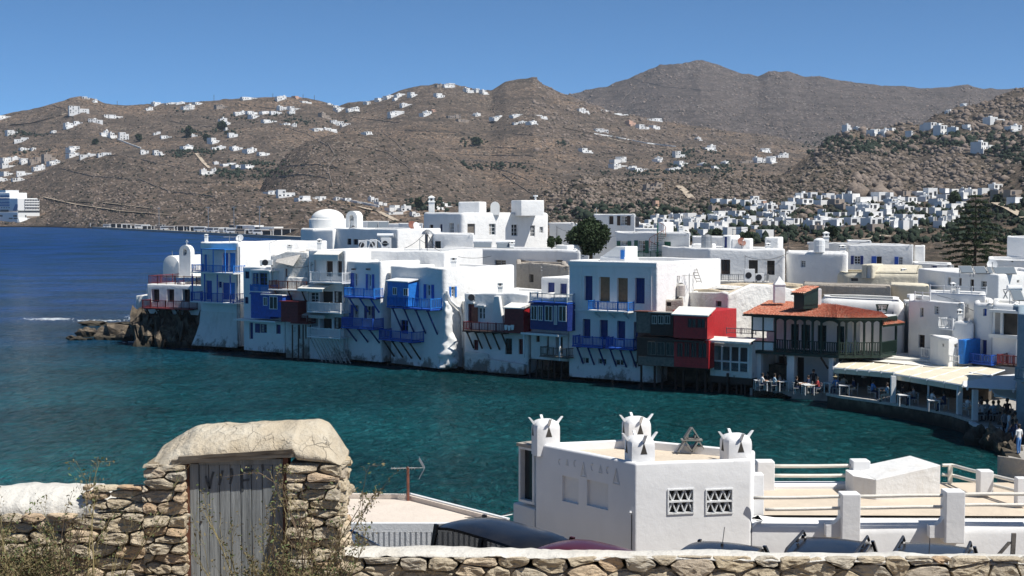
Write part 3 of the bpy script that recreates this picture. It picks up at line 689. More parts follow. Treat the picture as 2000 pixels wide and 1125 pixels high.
b.win(0, 493, 533, 505, 560, 'w', BLUE); b.win(0, 506, 533, 522, 560, 'w', BLUE)
mb = MB(); u0, z0 = f.uz(489, 529, 1.3); u1, _ = f.uz(527, 529, 1.3); mb.fbox(f, u0, u1, z0, z0 + .1, .02, 1.4)
for c in (u0 + .05, u1 - .05): mb.fbox(f, c - .04, c + .04, zat(f.p(c, 0, 1), 556), z0, 1.2, 1.28)
mb.build('bay_canopy', WPAINT, b.root)
bay(b, 0, 513, 551, 577, 619, 1.5, BLUE, wins=((514, 580, 522, 597), (526, 579, 542, 604)), label='lower blue bay with a white double window')
mb = MB(); u0, z0 = f.uz(474, 622, .5); u1, _ = f.uz(554, 622, .5); mb.fbox(f, 0, f.L, z0 - .15, z0, .01, 1.3); mb.build('ledge', WHITE, b.root)
b.finish(); B2 = b
# B3 old plaster block with red brown balcony and a dark red closet on stilts
A, B = wl(556, 138.9), wl(601, 137.8)
b = Bld('house', 'weathered white house with a red brown balcony over a dark red closet on stilts', rect(A, B, 8), .1, zat(B, 541), OLDW, jit=.12)
f = b.fr[0]; b.win(0, 556, 569, 561, 582, 'w', NAVY)
A3, B3_ = wl(528, 140.2), wl(602, 138.4)
b2 = Bld('house', 'rough grey white upper storey with a torn awning over a brown balcony', rect(A3, B3_, 6), zat(A3, 571), zat(B3_, 490), OLDW, jit=.3)
b2.win(0, 531, 523, 541, 548, 'w', WPAINT); b2.win(0, 545, 523, 551, 548, 'w', BROWN); b2.win(0, 554, 525, 561, 562, 'd', DRED); b2.win(0, 597, 532, 601, 552, 'd', BROWN)
balcony(b2, 0, 526, 598, 549, 565, 1.3, RBROWN, WPAINT, brk=3, bmat=BROWN, drop=1.8, posts=5)
f2 = b2.fr[0]; mb = MB(); u0, z0 = f2.uz(540, 507, .1); u1, z1 = f2.uz(574, 520, 1.2);
mb.add([f2.p(u0, z0, .05), f2.p(u1, z0 + .5, .05), f2.p(u1, z1, 1.3), f2.p(u0 + .8, z1 + .35, 1.5)], [(0, 1, 2, 3)]); mb.add([f2.p(u0, z0 + .03, .05), f2.p(u1, z0 + .53, .05), f2.p(u1, z1 + .03, 1.3), f2.p(u0 + .8, z1 + .38, 1.5)], [(3, 2, 1, 0)])
mb.build('awning', CURT, b2.root); chimney(b2, 566, 476, 488, 0, -3, 9); b2.finish()
bay(b, 0, 549, 581, 590, 629, 1.5, DRED, 'closet', roof=DRED, label='dark red closet on stilts')
balcony(b, 0, 569, 600, 616, 630, 1.4, DRED, DRED, brk=0)
mb = MB()
for px in (571, 583, 592):
 u, z = f.uz(px, 634, 1.3); mb.tube([f.p(u, z, 1.3), f.p(u - .1, -.3, 1.2)], .07, 5)
 mb.tube([f.p(u + .8, z, 1.3), f.p(u, z - 1.4, .05)], .05, 5)
mb.build('stilt', BROWN, b.root); b.finish()
# B4 white balconies house
A, B = wl(602, 137.9), wl(675, 135.4)
b = Bld('house', 'white house with three tiers of white wooden balconies and slanting poles at its foot', rect(A, B, 9), .1, zat(B, 489), WHITE)
f = b.fr[0]
b.win(0, 637, 510, 650, 540, 'd', BROWN); b.win(0, 659, 510, 668, 540, 'd', BROWN); b.win(0, 606, 512, 612, 530, 'd', WPAINT, name='shutter')
b.win(0, 624, 569, 650, 592, 'o', INT, dep=.6, name='opening'); b.win(0, 652, 569, 668, 592, 'w', BROWN); b.win(0, 605, 571, 622, 592, 'w', WPAINT)
b.win(0, 625, 622, 648, 643, 'o', INT, dep=.6, name='opening'); b.win(0, 652, 620, 668, 643, 'w', BROWN); b.win(0, 604, 622, 621, 645, 'd', PALEB)
balcony(b, 0, 605, 668, 532, 551, 1.2, WPAINT, WPAINT, brk=0, posts=4)
balcony(b, 0, 602, 665, 591, 609, 1.4, WPAINT, WPAINT, brk=0, posts=4)
balcony(b, 0, 601, 664, 641, 658, 1.4, WPAINT, WPAINT, brk=0, posts=4)
def awn(b, e, x0, x1, y0, y1, dep, mat=CANVASW, fall=.25, name='awning'):
 f = b.fr[e]; u0, z0 = f.uz(x0, y0, 0); u1, _ = f.uz(x1, y0, 0); _, z1 = f.uz((x0 + x1) / 2, y1, dep)
 v = [f.p(u0, z0, .02), f.p(u1, z0, .02), f.p(u1, z1, dep), f.p(u0, z1, dep)]
 mb = MB(); mb.add(v + [q + Vector((0, 0, .04)) for q in v], [(0, 3, 2, 1), (4, 5, 6, 7), (0, 1, 5, 4), (1, 2, 6, 5), (2, 3, 7, 6), (3, 0, 4, 7)])
 mb.fbox(f, u0, u1, z1 - fall, z1 + .01, dep - .01, dep + .02); return mb.build(name, mat, b.root, fix=True)
awn(b, 0, 603, 652, 553, 565, 1.6); awn(b, 0, 606, 650, 608, 617, 1.2, CURT); awn(b, 0, 622, 670, 490, 498, .7, CANVASW, .5)
for k in range(9):
 px = 607 + k * 6.5; u, z = f.uz(px, 662, 1.3); mb = MB(); mb.tube([f.p(u, z, 1.3), f.p(u + .7 + .1 * (k % 3), -.2, .35)], .055, 5); mb.build('pole', CURT, b.root)
mb = MB(); mb.tube([f.p(f.L - .1, .5, .12), f.p(f.L - .1, b.z1 - .3, .12)], .08, 6); mb.tube([f.p(.9, zat(f.a, 545), .1), f.p(.9, zat(f.a, 500), .1)], .06, 6); mb.build('drainpipe', METAL, b.root)
chimney(b, 624, 466, 485, 0, -2, 8); b.finish(); B4 = b
# B5 house with two bright blue balconies
A, B = wl(677, 135.6), wl(744, 132.8)
b = Bld('house', 'white house with two identical cobalt blue balconies and tall blue shutters', rect(A, B, 9), .3, zat(B, 511), WHITE)
b.win(0, 692, 534, 700, 566, 'g', WPAINT, shut='l', smat=BLUE); b.win(0, 719, 536, 727, 566, 'g', WPAINT, shut='lr', smat=BLUE)
f = b.fr[0]; mb = MB(); a, z = f.uz(684, 534); c, z2 = f.uz(691, 564)
b.win(0, 691, 596, 700, 620, 'g', CURT, shut='l', smat=BLUE); b.win(0, 717, 598, 727, 622, 'g', CURT, shut='lr', smat=NAVY)
balcony(b, 0, 673, 730, 563, 580, 1.2, BLUEL, BLUE, brk=3, bmat=BLUE, posts=4, step=.18)
balcony(b, 0, 668, 728, 621, 640, 1.4, BLUE, BLUE, brk=3, bmat=NAVY, posts=4, step=.11)
for px in (693, 721):
 mb = MB(); u, z = f.uz(px, 527); mb.obox(f.p(u - .15, z, .02), f.p(u + .15, z, .02) - f.p(u - .15, z, .02), f.p(u, z, .3) - f.p(u, z, .02), (0, 0, .14)); mb.build('lamp', DMETAL, b.root)
b.finish(); B5 = b
# back-set white wall between B5 and B6 with long roof
A, B = wl(700, 139), wl(870, 136)
b = Bld('house', 'long plain white house set back behind the cobalt balconies', rect(A, B, 10), .5, zat(A, 489), WHITE); b.win(0, 714, 500, 724, 505, 'd', BROWN, name='vent'); b.finish()
# B6 wide house with blue closet balcony
A, B = wl(760, 133.2), wl(868, 127.6);
b = Bld('house', 'broad white house with a blue balcony closet and a lumpy buttress at its corner', rect(A, B, (side_pt(A, B, 1007) - B).length), .2, zat(B, 524), WHITE, r=.4, jit=.12)
f = b.fr[0]
b.win(0, 806, 554, 813, 574, 'd', BLUE, name='shutter'); b.win(0, 833, 556, 843, 584, 'g', WPAINT, shut='lr', smat=BLUE); b.win(0, 760, 600, 767, 616, 'd', BLUE, name='shutter')
b.win(0, 782, 625, 797, 652, 'g', BLUE);
o, q = balcony(b, 0, 757, 841, 581, 601, 1.3, BLUEL, BLUE, brk=4, bmat=NAVY, drop=2.2, posts=6, step=.2)
bay(b, 0, 757, 797, 551, 597, 1.25, BLUEL, 'closet', roof=WPAINT, wins=((767, 561, 775, 576), (788, 563, 797, 578)), slope=.25, label='bright blue closet on the balcony')
balcony(b, 0, 741, 804, 646, 664, 1.4, BLUE, BLUE, brk=4, bmat=DMETAL, drop=1.6, posts=4, step=.16)
mb = MB(); rr = random.Random(4)                            # lumpy buttress and its pipe
f1 = b.fr[1]
u, zt = f1.uz(878, 600, .3)
c0 = b.foot[1]
OUT = [(588, 868, 874), (600, 866, 880), (622, 865, 883), (645, 864, 885), (662, 862, 889), (680, 859, 892), (700, 857, 895), (716, 856, 896)]; vs_ = []; nl = 30; ns = 16
for i in range(nl):
 y = 588 + 128 * i / (nl - 1); xa, xb = np.interp(y, [q[0] for q in OUT], [q[1] for q in OUT]), np.interp(y, [q[0] for q in OUT], [q[2] for q in OUT]); z = zat(c0, y); cc = (wl(xa, c0.y) + wl(xb, c0.y)) / 2; hw = (xb - xa) / F * c0.y / 2
 for j in range(ns): a = 6.2832 * j / ns; q = Vector((cc.x, cc.y + .1, z)); nn = 1 + noise.noise(Vector((math.cos(a) * 1.5, math.sin(a) * 1.5, z * 1.6))) * .45 + noise.noise(Vector((math.cos(a) * 4, math.sin(a) * 4, z * 4))) * .2; vs_.append(q + Vector((math.cos(a) * hw, math.sin(a) * max(hw, .5), 0)) * nn)
mb.add(vs_, [(i * ns + j, i * ns + (j + 1) % ns, (i + 1) * ns + (j + 1) % ns, (i + 1) * ns + j)[::-1] for i in range(nl - 1) for j in range(ns)] + [tuple(range(ns))])
mb.build('buttress', WHITE2, b.root, smooth=True, fix=True)
mb = MB(); a = f1.p(.3, 0, .1); _, z1 = f1.uz(870, 588, .1)
mb.tube([f1.p(.1, z1 + .9, .15), f1.p(.5, z1, .2), f1.p(1.6, z1 - .8, .25), f1.p(1.9, z1 - 1.6, .25), f1.p(1.9, 2.0, .3)], .13, 7); mb.build('drainpipe', WHITE2, b.root)
b.win(1, 881, 560, 888, 580, 'w', WPAINT, shut='lr', smat=BLUEL, nx=2, ny=3)
chimney(b, 886, 500, 522, 0, -4, 12); b.finish(); B6 = b
# B7 white house with red balcony and red box
A, B = wl(906, 127.6), wl(1032, 124.2)
b = Bld('house', 'white house with a long dark red balcony ending in a bright red boarded box', rect(A, B, 9), .2, zat(A, 571), WHITE, jit=.1)
f = b.fr[0]
b.win(0, 914, 594, 926, 629, 'd', DRED); b.win(0, 934, 601, 947, 629, 'g', WPAINT, shut='l', smat=RBROWN)
b.win(0, 925, 664, 934, 684, 'd', DRED, name='shutter'); b.win(0, 987, 661, 1000, 692, 'g', BROWN); b.win(0, 1013, 662, 1022, 692, 'g', DRED)
b.win(0, 965, 617, 976, 633, 'd', WHITE, dep=.12, name='niche')
mb = MB()
for x0, x1, y in ((913, 927, 592), (931, 948, 598)):
 u0, z = f.uz(x0, y, .1); u1, _ = f.uz(x1, y, .1); mb = MB(); mb.fbox(f, u0, u1, z, z + .1, .005, .3); mb.build('door_hood', WPAINT, b.root)
balcony(b, 0, 905, 985, 630, 647, 1.2, DRED, BROWN, brk=5, bmat=BROWN, drop=1.5, posts=6, step=.15)
bay(b, 0, 986, 1022, 603, 651, 1.3, DRED, 'box', roof=CANVASW, slope=.35, side=RED, label='red boarded box at the balcony end')  # front darker, right side brighter: shade and sun put into the two reds
mb = MB(); u0, z0 = f.uz(963, 608, .35); u1, _ = f.uz(976, 608, .35); _, z1 = f.uz(970, 578, .35); _, zb = f.uz(970, 648, .35)
mb.fprism(f, [(u0 - .3, zb), (u1 + .5, zb), (u1 + .35, (zb + z0) / 2), (u1 - .05, z1), (u0 + .1, z1), (u0 - .2, (zb + z0) / 2)], .01, .4)
o = mb.build('chimney_breast', WHITE2, b.root, bevel=.06)
for k in range(3):
 mb = MB(); u, z = f.uz(988 + k * 6.5, 634.5 + (k % 2), 1.36); mb.poly(f.p(u - .16, z, 1.38), f.p(u - .1, z - .45, 1.4), f.p(u + .12, z - .42, 1.39), f.p(u + .17, z, 1.38)); mb.poly(f.p(u - .16, z, 1.37), f.p(u + .17, z, 1.37), f.p(u + .12, z - .42, 1.38), f.p(u - .1, z - .45, 1.39))
 tag(mb.build('cloth', WPAINT), 'white cloth pegged under the window of the red box, ' + ['leftmost', 'middle', 'rightmost'][k] + ' of three', 'cloth', 'cloths hung under the red box')
chimney(b, 977, 549, 575, 0, -.5, 10)
mb = MB(); mb.fprism(f, [(f.L * .02, .15), (f.L * .40, .15), (f.L * .40, 1.7), (f.L * .02, 1.9)], .004, .2); mb.fprism(f, [(f.L * .41, .1), (f.L * .98, .1), (f.L * .98, 1.0), (f.L * .41, 1.3)], .004, .5)
mb.build('footing', OLDW, b.root, bevel=.1); b.finish(); B7 = b
A, B = wl(893, 131.5), wl(906, 128.2)
b = Bld('house', 'sliver of dull white wall between the lumpy buttress and the dark red balcony', rect(A, B, 6), .2, zat(A, 584), OLDW, r=.08)
b.win(0, 897.5, 662, 902.5, 692, 'w', BROWN, nx=1, ny=4, arch=True); b.finish()
# B8 narrow glazed blue house
A, B = wl(1036, 124.0), wl(1109, 121.4)
b = Bld('house', 'narrow house with a navy glazed gallery above an open wooden balcony and dark cave', rect(A, B, 7), zat(A, 700), zat(A, 578), WHITE)
f = b.fr[0]
bay(b, 0, 1036, 1108, 594, 645, 1.1, NAVY, 'gallery', roof=None, wins=((1037, 597, 1049, 625), (1051, 597, 1060, 626), (1064, 597, 1079, 627), (1082, 597, 1088, 634), (1091, 597, 1106, 628)), label='navy glazed gallery with tall white windows')
balcony(b, 0, 1035, 1107, 573, 590, 1.1, PALEB, BLUE, brk=0, posts=4, step=.13)
mb = MB(); mb.fbox(f, 0, f.L, zat(A, 651), zat(A, 647), .01, 1.3); mb.build('ledge', WPAINT, b.root)
b.win(0, 1047, 656, 1054, 668, 'w', BROWN); b.win(0, 1068, 655, 1072, 685, 'd', BROWN); b.win(0, 1085, 658, 1099, 692, 'o', INT, dep=.6)
balcony(b, 0, 1056, 1106, 679, 696, 1.0, GREYW, GREYW, brk=0, posts=5, step=.16)
u, z = f.uz(1108, 650, 1.15)
for uu in (.1, f.L - .05): mb = MB(); mb.tube([f.p(uu, zat(A, 650), 1.0), f.p(uu, zat(A, 697), 1.0)], .08, 6); mb.build('post', WPAINT, b.root)
for k in range(6):
 uu = f.L * (k + .5) / 6; mb = MB(); mb.tube([f.p(uu, b.z0, .5 - .2 * (k % 2)), f.p(uu, -.3, .5)], .08, 5); mb.build('pile', BROWN, b.root)
b.finish(); B8 = b
mb = MB(); mb.obox(f.p(0, -.3, -3), f.p(f.L, -.3, -3) - f.p(0, -.3, -3), f.p(0, -.3, -4) - f.p(0, -.3, -3), (0, 0, b.z0 + .3)); mb.build('cave_wall', ROCK, b.root)
A, B = wl(1056, 129), wl(1112, 127.5)
b = Bld('house', 'small white penthouse with two dark doors above the navy glazed gallery', rect(A, B, 5), 2, zat(A, 541), WHITE)
b.win(0, 1070, 552, 1083, 574, 'd', NAVY); b.win(0, 1094, 554, 1107, 574, 'd', NAVY); b.finish()
# B9 the big house with blue doors
A, B = wl(1111, 121.2), wl(1284, 116.4); C = side_pt(A, B, 1408)
b = Bld('house', 'large pale blue-white house with tall blue doors and two brown doors over three blue balconies', rect(A, B, (C - B).length), .3, zat(A, 508), WHITE, r=.12, jit=.02)
b.root['label'] = 'large white house with tall blue doors, two brown doors and three blue balconies'
f = b.fr[0]
b.win(0, 1141, 539, 1157, 587, 'd', NAVY, dep=.3); b.win(0, 1170, 541, 1191, 589, 'd', WOOD, dep=.3); b.win(0, 1205, 543, 1226, 592, 'd', WOOD, dep=.3); b.win(0, 1240, 543, 1259, 593, 'd', NAVY, dep=.3)
for x0, x1, y0 in ((1138, 1153, 623), (1171, 1187, 625), (1205, 1221, 627), (1238, 1250, 629)): b.win(0, x0, y0, x1, y0 + 38, 'd', NAVY, dep=.3)
for x0, x1, y0 in ((1134, 1150, 698), (1168, 1184, 700), (1202, 1218, 702), (1236, 1251, 705)): b.win(0, x0, y0, x1, y0 + 12, 'w', WPAINT, dep=.18, nx=2, ny=1, sill=True)
balcony(b, 0, 1149, 1226, 589, 607, 1.0, BLUEL, WHITE, brk=3, bmat=WHITE, drop=.5, posts=5, step=.14)
balcony(b, 0, 1119, 1176, 657, 676, 1.1, BLUE, BLUE, brk=3, bmat=NAVY, drop=1.5, posts=4, step=.13)
balcony(b, 0, 1184, 1237, 661, 680, 1.1, BLUE, BLUE, brk=3, bmat=NAVY, drop=1.5, posts=4, step=.13)
for pyc, h, d in ((603, .13, .1), (510, .35, .12)):
 z = zat(A, pyc); mb = MB(); mb.fbox(f, .02, f.L - .02, z - h, z, .004, d); mb.build('string_course' if h < .2 else 'cornice', WHITE2, b.root)
mb = MB(); mb.fbox(f, 1.1, 1.25, zat(A, 600), zat(A, 520), .004, .06); mb.fbox(f, f.L - .6, f.L - .5, zat(A, 600), zat(A, 520), .004, .06); mb.build('pilaster', WHITE2, b.root)
b.finish(); B9 = b
A, B = wl(1170, 124), wl(1222, 122.5)
b = Bld('stair_house', 'white wedge shaped stair head with a narrow blue door on the big roof', rect(A, B, 2.2), B9.z1 - .4, zat(A, 500), WHITE, par=0, cat='stair house'); b.finish()
b.win(0, 1212, 489, 1219, 506, 'd', BLUEL) if 0 else None
f = b.fr[0]; mb = MB(); z1 = zat(A, 481); mb.fprism(f, [(.05, b.z1 - .1), (f.L - .05, b.z1 - .1), (f.L - .05, z1), (f.L * .62, z1)], -2.1, -.05); mb.build('sloping_top', WHITE2, b.root, bevel=.05)
mb = MB(); u, z = f.uz(1212, 506); u1, z1 = f.uz(1219, 489); mb.fbox(f, u, u1, z, z1, -.04, .03); mb.build('door', BLUEL, b.root)
# B10 the wooden red and brown houses
A, B = wl(1246, 116.0), wl(1318, 114.4)
b = Bld('wooden_house', 'patched grey and brown wooden house front hanging over the water', rect(A, B, 4), zat(A, 713), zat(A, 613), RBROWN, r=.03, par=0, rt=.05, jit=0)
f = b.fr[0]
bay(b, 0, 1243, 1271, 610, 650, .9, GREYW, 'upper_box', roof=RBROWN, label='bare grey board box under a rusty roof')
bay(b, 0, 1271, 1314, 612, 655, 1.0, BROWN, 'upper_box', roof=CONC, wins=((1273, 616, 1283, 633), (1285, 616, 1296, 633), (1298, 616, 1309, 633)), wm=CURT, label='brown boarded box with three small windows')
bay(b, 0, 1244, 1318, 659, 712, 1.2, BROWN, 'lower_box', roof=None, wins=((1265, 667, 1281, 693), (1283, 668, 1299, 694), (1301, 669, 1317, 695)), wm=GREYW)
mb = MB(); u0, z0 = f.uz(1247, 712, 1.23); u1, _ = f.uz(1318, 712, 1.23); _, z1 = f.uz(1280, 697, 1.23); mb.fbox(f, u0, u1, z0, z1, 1.22, 1.27); mb.build('dado', GREYW, b.root)
b.finish()
A, B = wl(1314, 114.2), wl(1390, 112.3)
b = Bld('wooden_house', 'bright red wooden house with a white sloping roof hanging over the water', rect(A, B, 4.5), zat(A, 664), zat(A, 605), RED, r=.03, par=0, rt=.05, jit=0)
f = b.fr[0]
bay(b, 0, 1316, 1381, 617, 661, 1.2, RED, 'upper_box', roof=CANVASW, slope=.55, wins=((1343, 622, 1360, 640), (1361, 622, 1378, 641)), wm=DRED, label='bright red upper storey')
bay(b, 0, 1317, 1384, 664, 718, 1.0, RED, 'lower_box', roof=None, wins=((1322, 669, 1334, 697), (1336, 669, 1347, 697), (1349, 669, 1361, 698), (1363, 669, 1381, 699)), wm=DRED)
mb = MB(); mb.fbox(f, -.1, f.L, zat(A, 664), zat(A, 660), .01, 1.25); mb.build('floor_edge', BROWN, b.root); mb = MB(); mb.fbox(f, 0, f.L - .3, zat(A, 718), zat(A, 665), -2, -.02); mb.build('lower_room', BROWN, b.root)
S = b.fr[1]; b.finish()
for k in range(10):
 u = -2.9 + k * .95; mb = MB(); z1 = zat(f.a, 722 if u > 0 else 714); mb.tube([f.p(u, -.4, -.2 - .5 * (k % 2)), f.p(u, z1, -.2 - .5 * (k % 2))], .1, 5)
 tag(mb.build('wooden_pile', BROWN), 'dark timber pile standing in the water under the wooden houses', 'pile', 'timber piles under the wooden houses')
mb = MB(); mb.obox(f.p(-3.1, -.4, -3), f.p(f.L + 5, -.4, -3) - f.p(-3.1, -.4, -3), f.p(0, 0, -4) - f.p(0, 0, -3), (0, 0, 2.6)); tag(mb.build('sea_wall', ROCK), 'black wet rock wall under the red and brown wooden houses', 'wall')
# jetty floor behind houses: beige render wall
A, B = wl(1345, 121), wl(1423, 117)
b = Bld('house', 'patched white wall with one dark hatch and junk on its flat roof', rect(A, B, 8), 1, zat(A, 562), OLDW, jit=.35, roofmat=CONC); b.win(0, 1398, 588, 1409, 599, 'o', INT); b.finish()
A, B = wl(1423, 117.5), wl(1580, 124)
C_ = wl(1405, 130)
b = Bld('house', 'long bare beige rendered wall between the red house and the red tiled restaurant', [A, B, Vector((B.x + 1, B.y + 6)), Vector((A.x - 4, A.y + 7))], 1, zat(A, 568), BEIGE, jit=.15, roofmat=CONC)
b.win(0, 1455, 586, 1461, 600, 'w', BROWN, dep=.3, nx=1, ny=1); b.win(0, 1455, 628, 1461, 640, 'o', INT); b.finish()
# B12 glazed white kiosk
A, B = wl(1388, 112.8), wl(1470, 110.6)
b = Bld('glazed_porch', 'white glazed dining porch with a flat white awning beside the red house', rect(A, B, 6), zat(A, 733), zat(A, 668), OLDW, cat='porch', r=.05, rt=.05, jit=0)
f = b.fr[0]
b.hole(0, .35, f.L - .35, zat(A, 722), zat(A, 675), 2.2)
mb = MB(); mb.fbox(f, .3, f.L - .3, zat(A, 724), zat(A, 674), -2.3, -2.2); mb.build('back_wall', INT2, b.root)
for k in range(5):
 u = .3 + (f.L - .6) * k / 4; mb = MB(); mb.fbox(f, u - .06, u + .06, zat(A, 722), zat(A, 675), -.06, .06); mb.build('window_post', WPAINT, b.root)
for k in range(4):
 u = .36 + (f.L - .6) * k / 4; mb = MB(); mb.fbox(f, u, u + (f.L - .6) / 4 - .12, zat(A, 721), zat(A, 705), -.03, .0); mb.build('pane', CLEAR, b.root)
mb = MB(); mb.fbox(f, .3, f.L - .3, zat(A, 705), zat(A, 702), -.05, .07); mb.build('rail', WPAINT, b.root)
awn(b, 0, 1392, 1478, 657, 668, 1.1, CANVASW, .12); mb = MB(); mb.fbox(f, 0, f.L, b.z0 - .5, b.z0 - .01, -3, 0); mb.build('floor_beam', BROWN, b.root)
f0 = Fr(wl(1420, 114), wl(1470, 113)); mb = MB(); railing(mb, f0, 0, f0.L + .3, zat(f0.a, 652), zat(f0.a, 640), 0, step=.18); mb.build('roof_railing', METAL, b.root)
for k in range(6):
 u = f.L * k / 5; mb = MB(); mb.tube([f.p(u, -.4, -.3), f.p(u, b.z0 - .5, -.3)], .1, 5); mb.build('pile', BROWN, b.root)
b.finish(); PORCH = b
mb = MB(); mb.obox(f.p(-.5, -.4, -3), f.p(f.L + .5, -.4, -3) - f.p(-.5, -.4, -3), f.p(0, 0, -4) - f.p(0, 0, -3), (0, 0, 2.6)); tag(mb.build('sea_wall', ROCK), 'dark rock wall in the shade under the glazed dining porch', 'wall')

# ------------------------------------------------------------------ restaurant with red tiled roof
m, nt, p = newmat('terracotta'); TILE = m
oi = nt.nodes.new('ShaderNodeNewGeometry'); col = ramp(nt, oi.outputs['Random Per Island'], [(0, (.44, .15, .09)), (.5, (.55, .21, .13)), (.85, (.62, .29, .19)), (1, (.42, .26, .19))])
nt.links.new(col, p.inputs['Base Color']); p.inputs['Roughness'].default_value = .8
def tiles(name, P00, P10, P11, P01, nu, nv, parent):
 """overlapping half-round tiles on a bilinear roof slope; P00-P10 the eaves, P01-P11 the ridge"""
 mb = MB(); P = lambda a, b: (P00 * (1 - a) + P10 * a) * (1 - b) + (P01 * (1 - a) + P11 * a) * b
 nrm = (P10 - P00).cross(P01 - P00).normalized()
 if nrm.z < 0: nrm = -nrm
 for j in range(nv):
  for i in range(nu):
   a0, a1 = i / nu, (i + .96) / nu; b0, b1 = j / nv, min(1, (j + 1.15) / nv); am = (a0 + a1) / 2; js = rnd.uniform(-.012, .012)
   up0 = nrm * (.10 + js); up1 = nrm * .035; wv = (P(a1, b0) - P(a0, b0))
   vs = []
   for bb, up in ((b0, nrm * .055), (b1, nrm * .0)):
    for t, h in ((0, .0), (.25, .055), (.5, .08), (.75, .055), (1, .0)): vs.append(P(a0 + (a1 - a0) * t, bb) + up + nrm * h + nrm * js)
   mb.add(vs, [(k, k + 1, k + 6, k + 5) for k in range(4)] + [(0, 1, 2, 3, 4)[::-1]])
 o = mb.build(name, TILE, parent); tag(o, kind='stuff')
 m2 = MB(); q = [P(0, 0), P(1, 0), P(1, 1), P(0, 1)]; m2.add([v - nrm * .02 for v in q] + [v - nrm * .12 for v in q], [(0, 1, 2, 3), (7, 6, 5, 4), (0, 4, 5, 1), (1, 5, 6, 2), (2, 6, 7, 3), (3, 7, 4, 0)])
 m2.build('roof_boards', GREEN, parent, fix=True); return o
A, B, Cc, Dd = wl(1470, 111.2), wl(1640, 107.2), wl(1722, 107.5), wl(1752, 109.6)
rt_ = empty('restaurant', (A[0], A[1], 1), 0, 'restaurant with red tiled roof and long dark green wooden balcony over a white arcade', 'restaurant')
def off(q, d):                                                # straight outwards from the house
 return q
zf = zat(A, 684); zr = zat(A, 690)
fA, fB, fC = Fr(A, B), Fr(B, Cc), Fr(Cc, Dd)
din = 2.6
poly_out = [A, B, Cc, Dd]
# inner (upper storey) wall, set back
iw = [A + Vector((.0, 0)) - fA.n * din, B - fA.n * din, Cc - fB.n * din + Vector((-.6, .3)), Dd - fC.n * 2.0 + Vector((-1.2, .5))]
ze = zat(A, 619)                                             # eaves underside
def wallstrip(name, fr, u0, u1, z0, z1, mat, holes, root, th=.25):
 """a flat wall with openings (u0,u1,z0,z1)"""
 us = sorted({u0, u1} | {h[0] for h in holes} | {h[1] for h in holes}); zs = sorted({z0, z1} | {h[2] for h in holes} | {h[3] for h in holes}); mb = MB()
 for i in range(len(us) - 1):
  for j in range(len(zs) - 1):
   um, zm = (us[i] + us[i + 1]) / 2, (zs[j] + zs[j + 1]) / 2
   if any(h[0] < um < h[1] and h[2] < zm < h[3] for h in holes): continue
   mb.fbox(fr, us[i], us[i + 1], zs[j], zs[j + 1], -th, 0)
 return mb.build(name, mat, root, fix=True)
def gdoor(fr, u0, u1, z0, z1, mat, root, d=-.15, rows=4, name='window'):
 mb = MB(); fw = .1; c = (u0 + u1) / 2
 mb.fbox(fr, u0, u0 + fw, z0, z1, d, d + .08); mb.fbox(fr, u1 - fw, u1, z0, z1, d, d + .08); mb.fbox(fr, c - .05, c + .05, z0, z1, d, d + .075)
 mb.fbox(fr, u0 + fw, u1 - fw, z1 - fw, z1, d, d + .07); mb.fbox(fr, u0 + fw, u1 - fw, z0, z0 + .25, d, d + .07)
 for k in range(1, rows): z = z0 + .2 + (z1 - z0 - .3) * k / rows; mb.fbox(fr, u0 + fw, u1 - fw, z - .02, z + .02, d + .01, d + .06)
 o = mb.build(name, mat, root); g = MB(); g.fbox(fr, u0 + .05, u1 - .05, z0 + .1, z1 - .05, d + .012, d + .02); g.build('pane', GLASS, o)
for seg, (p0, p1) in enumerate(zip(iw, iw[1:])):
 fr = Fr(p0, p1)
 ds = [(1545, 1560), (1565, 1582), (1597, 1614), (1634, 1649), (1657, 1668), (1672, 1684), (1689, 1699)] if seg < 2 else []
 hs = []
 for x0, x1 in ds:
  u0, _ = fr.uz(x0, 650); u1, _ = fr.uz(x1, 650)
  if u0 > .1 and u1 < fr.L - .1: hs.append((u0, u1, zf + .1, zf + 1.95))
 wallstrip('upper_wall', fr, 0, fr.L, zf - .1, ze + .5, WHITE, hs, rt_)
 for h in hs: gdoor(fr, *h, GREEN, rt_, name='door')
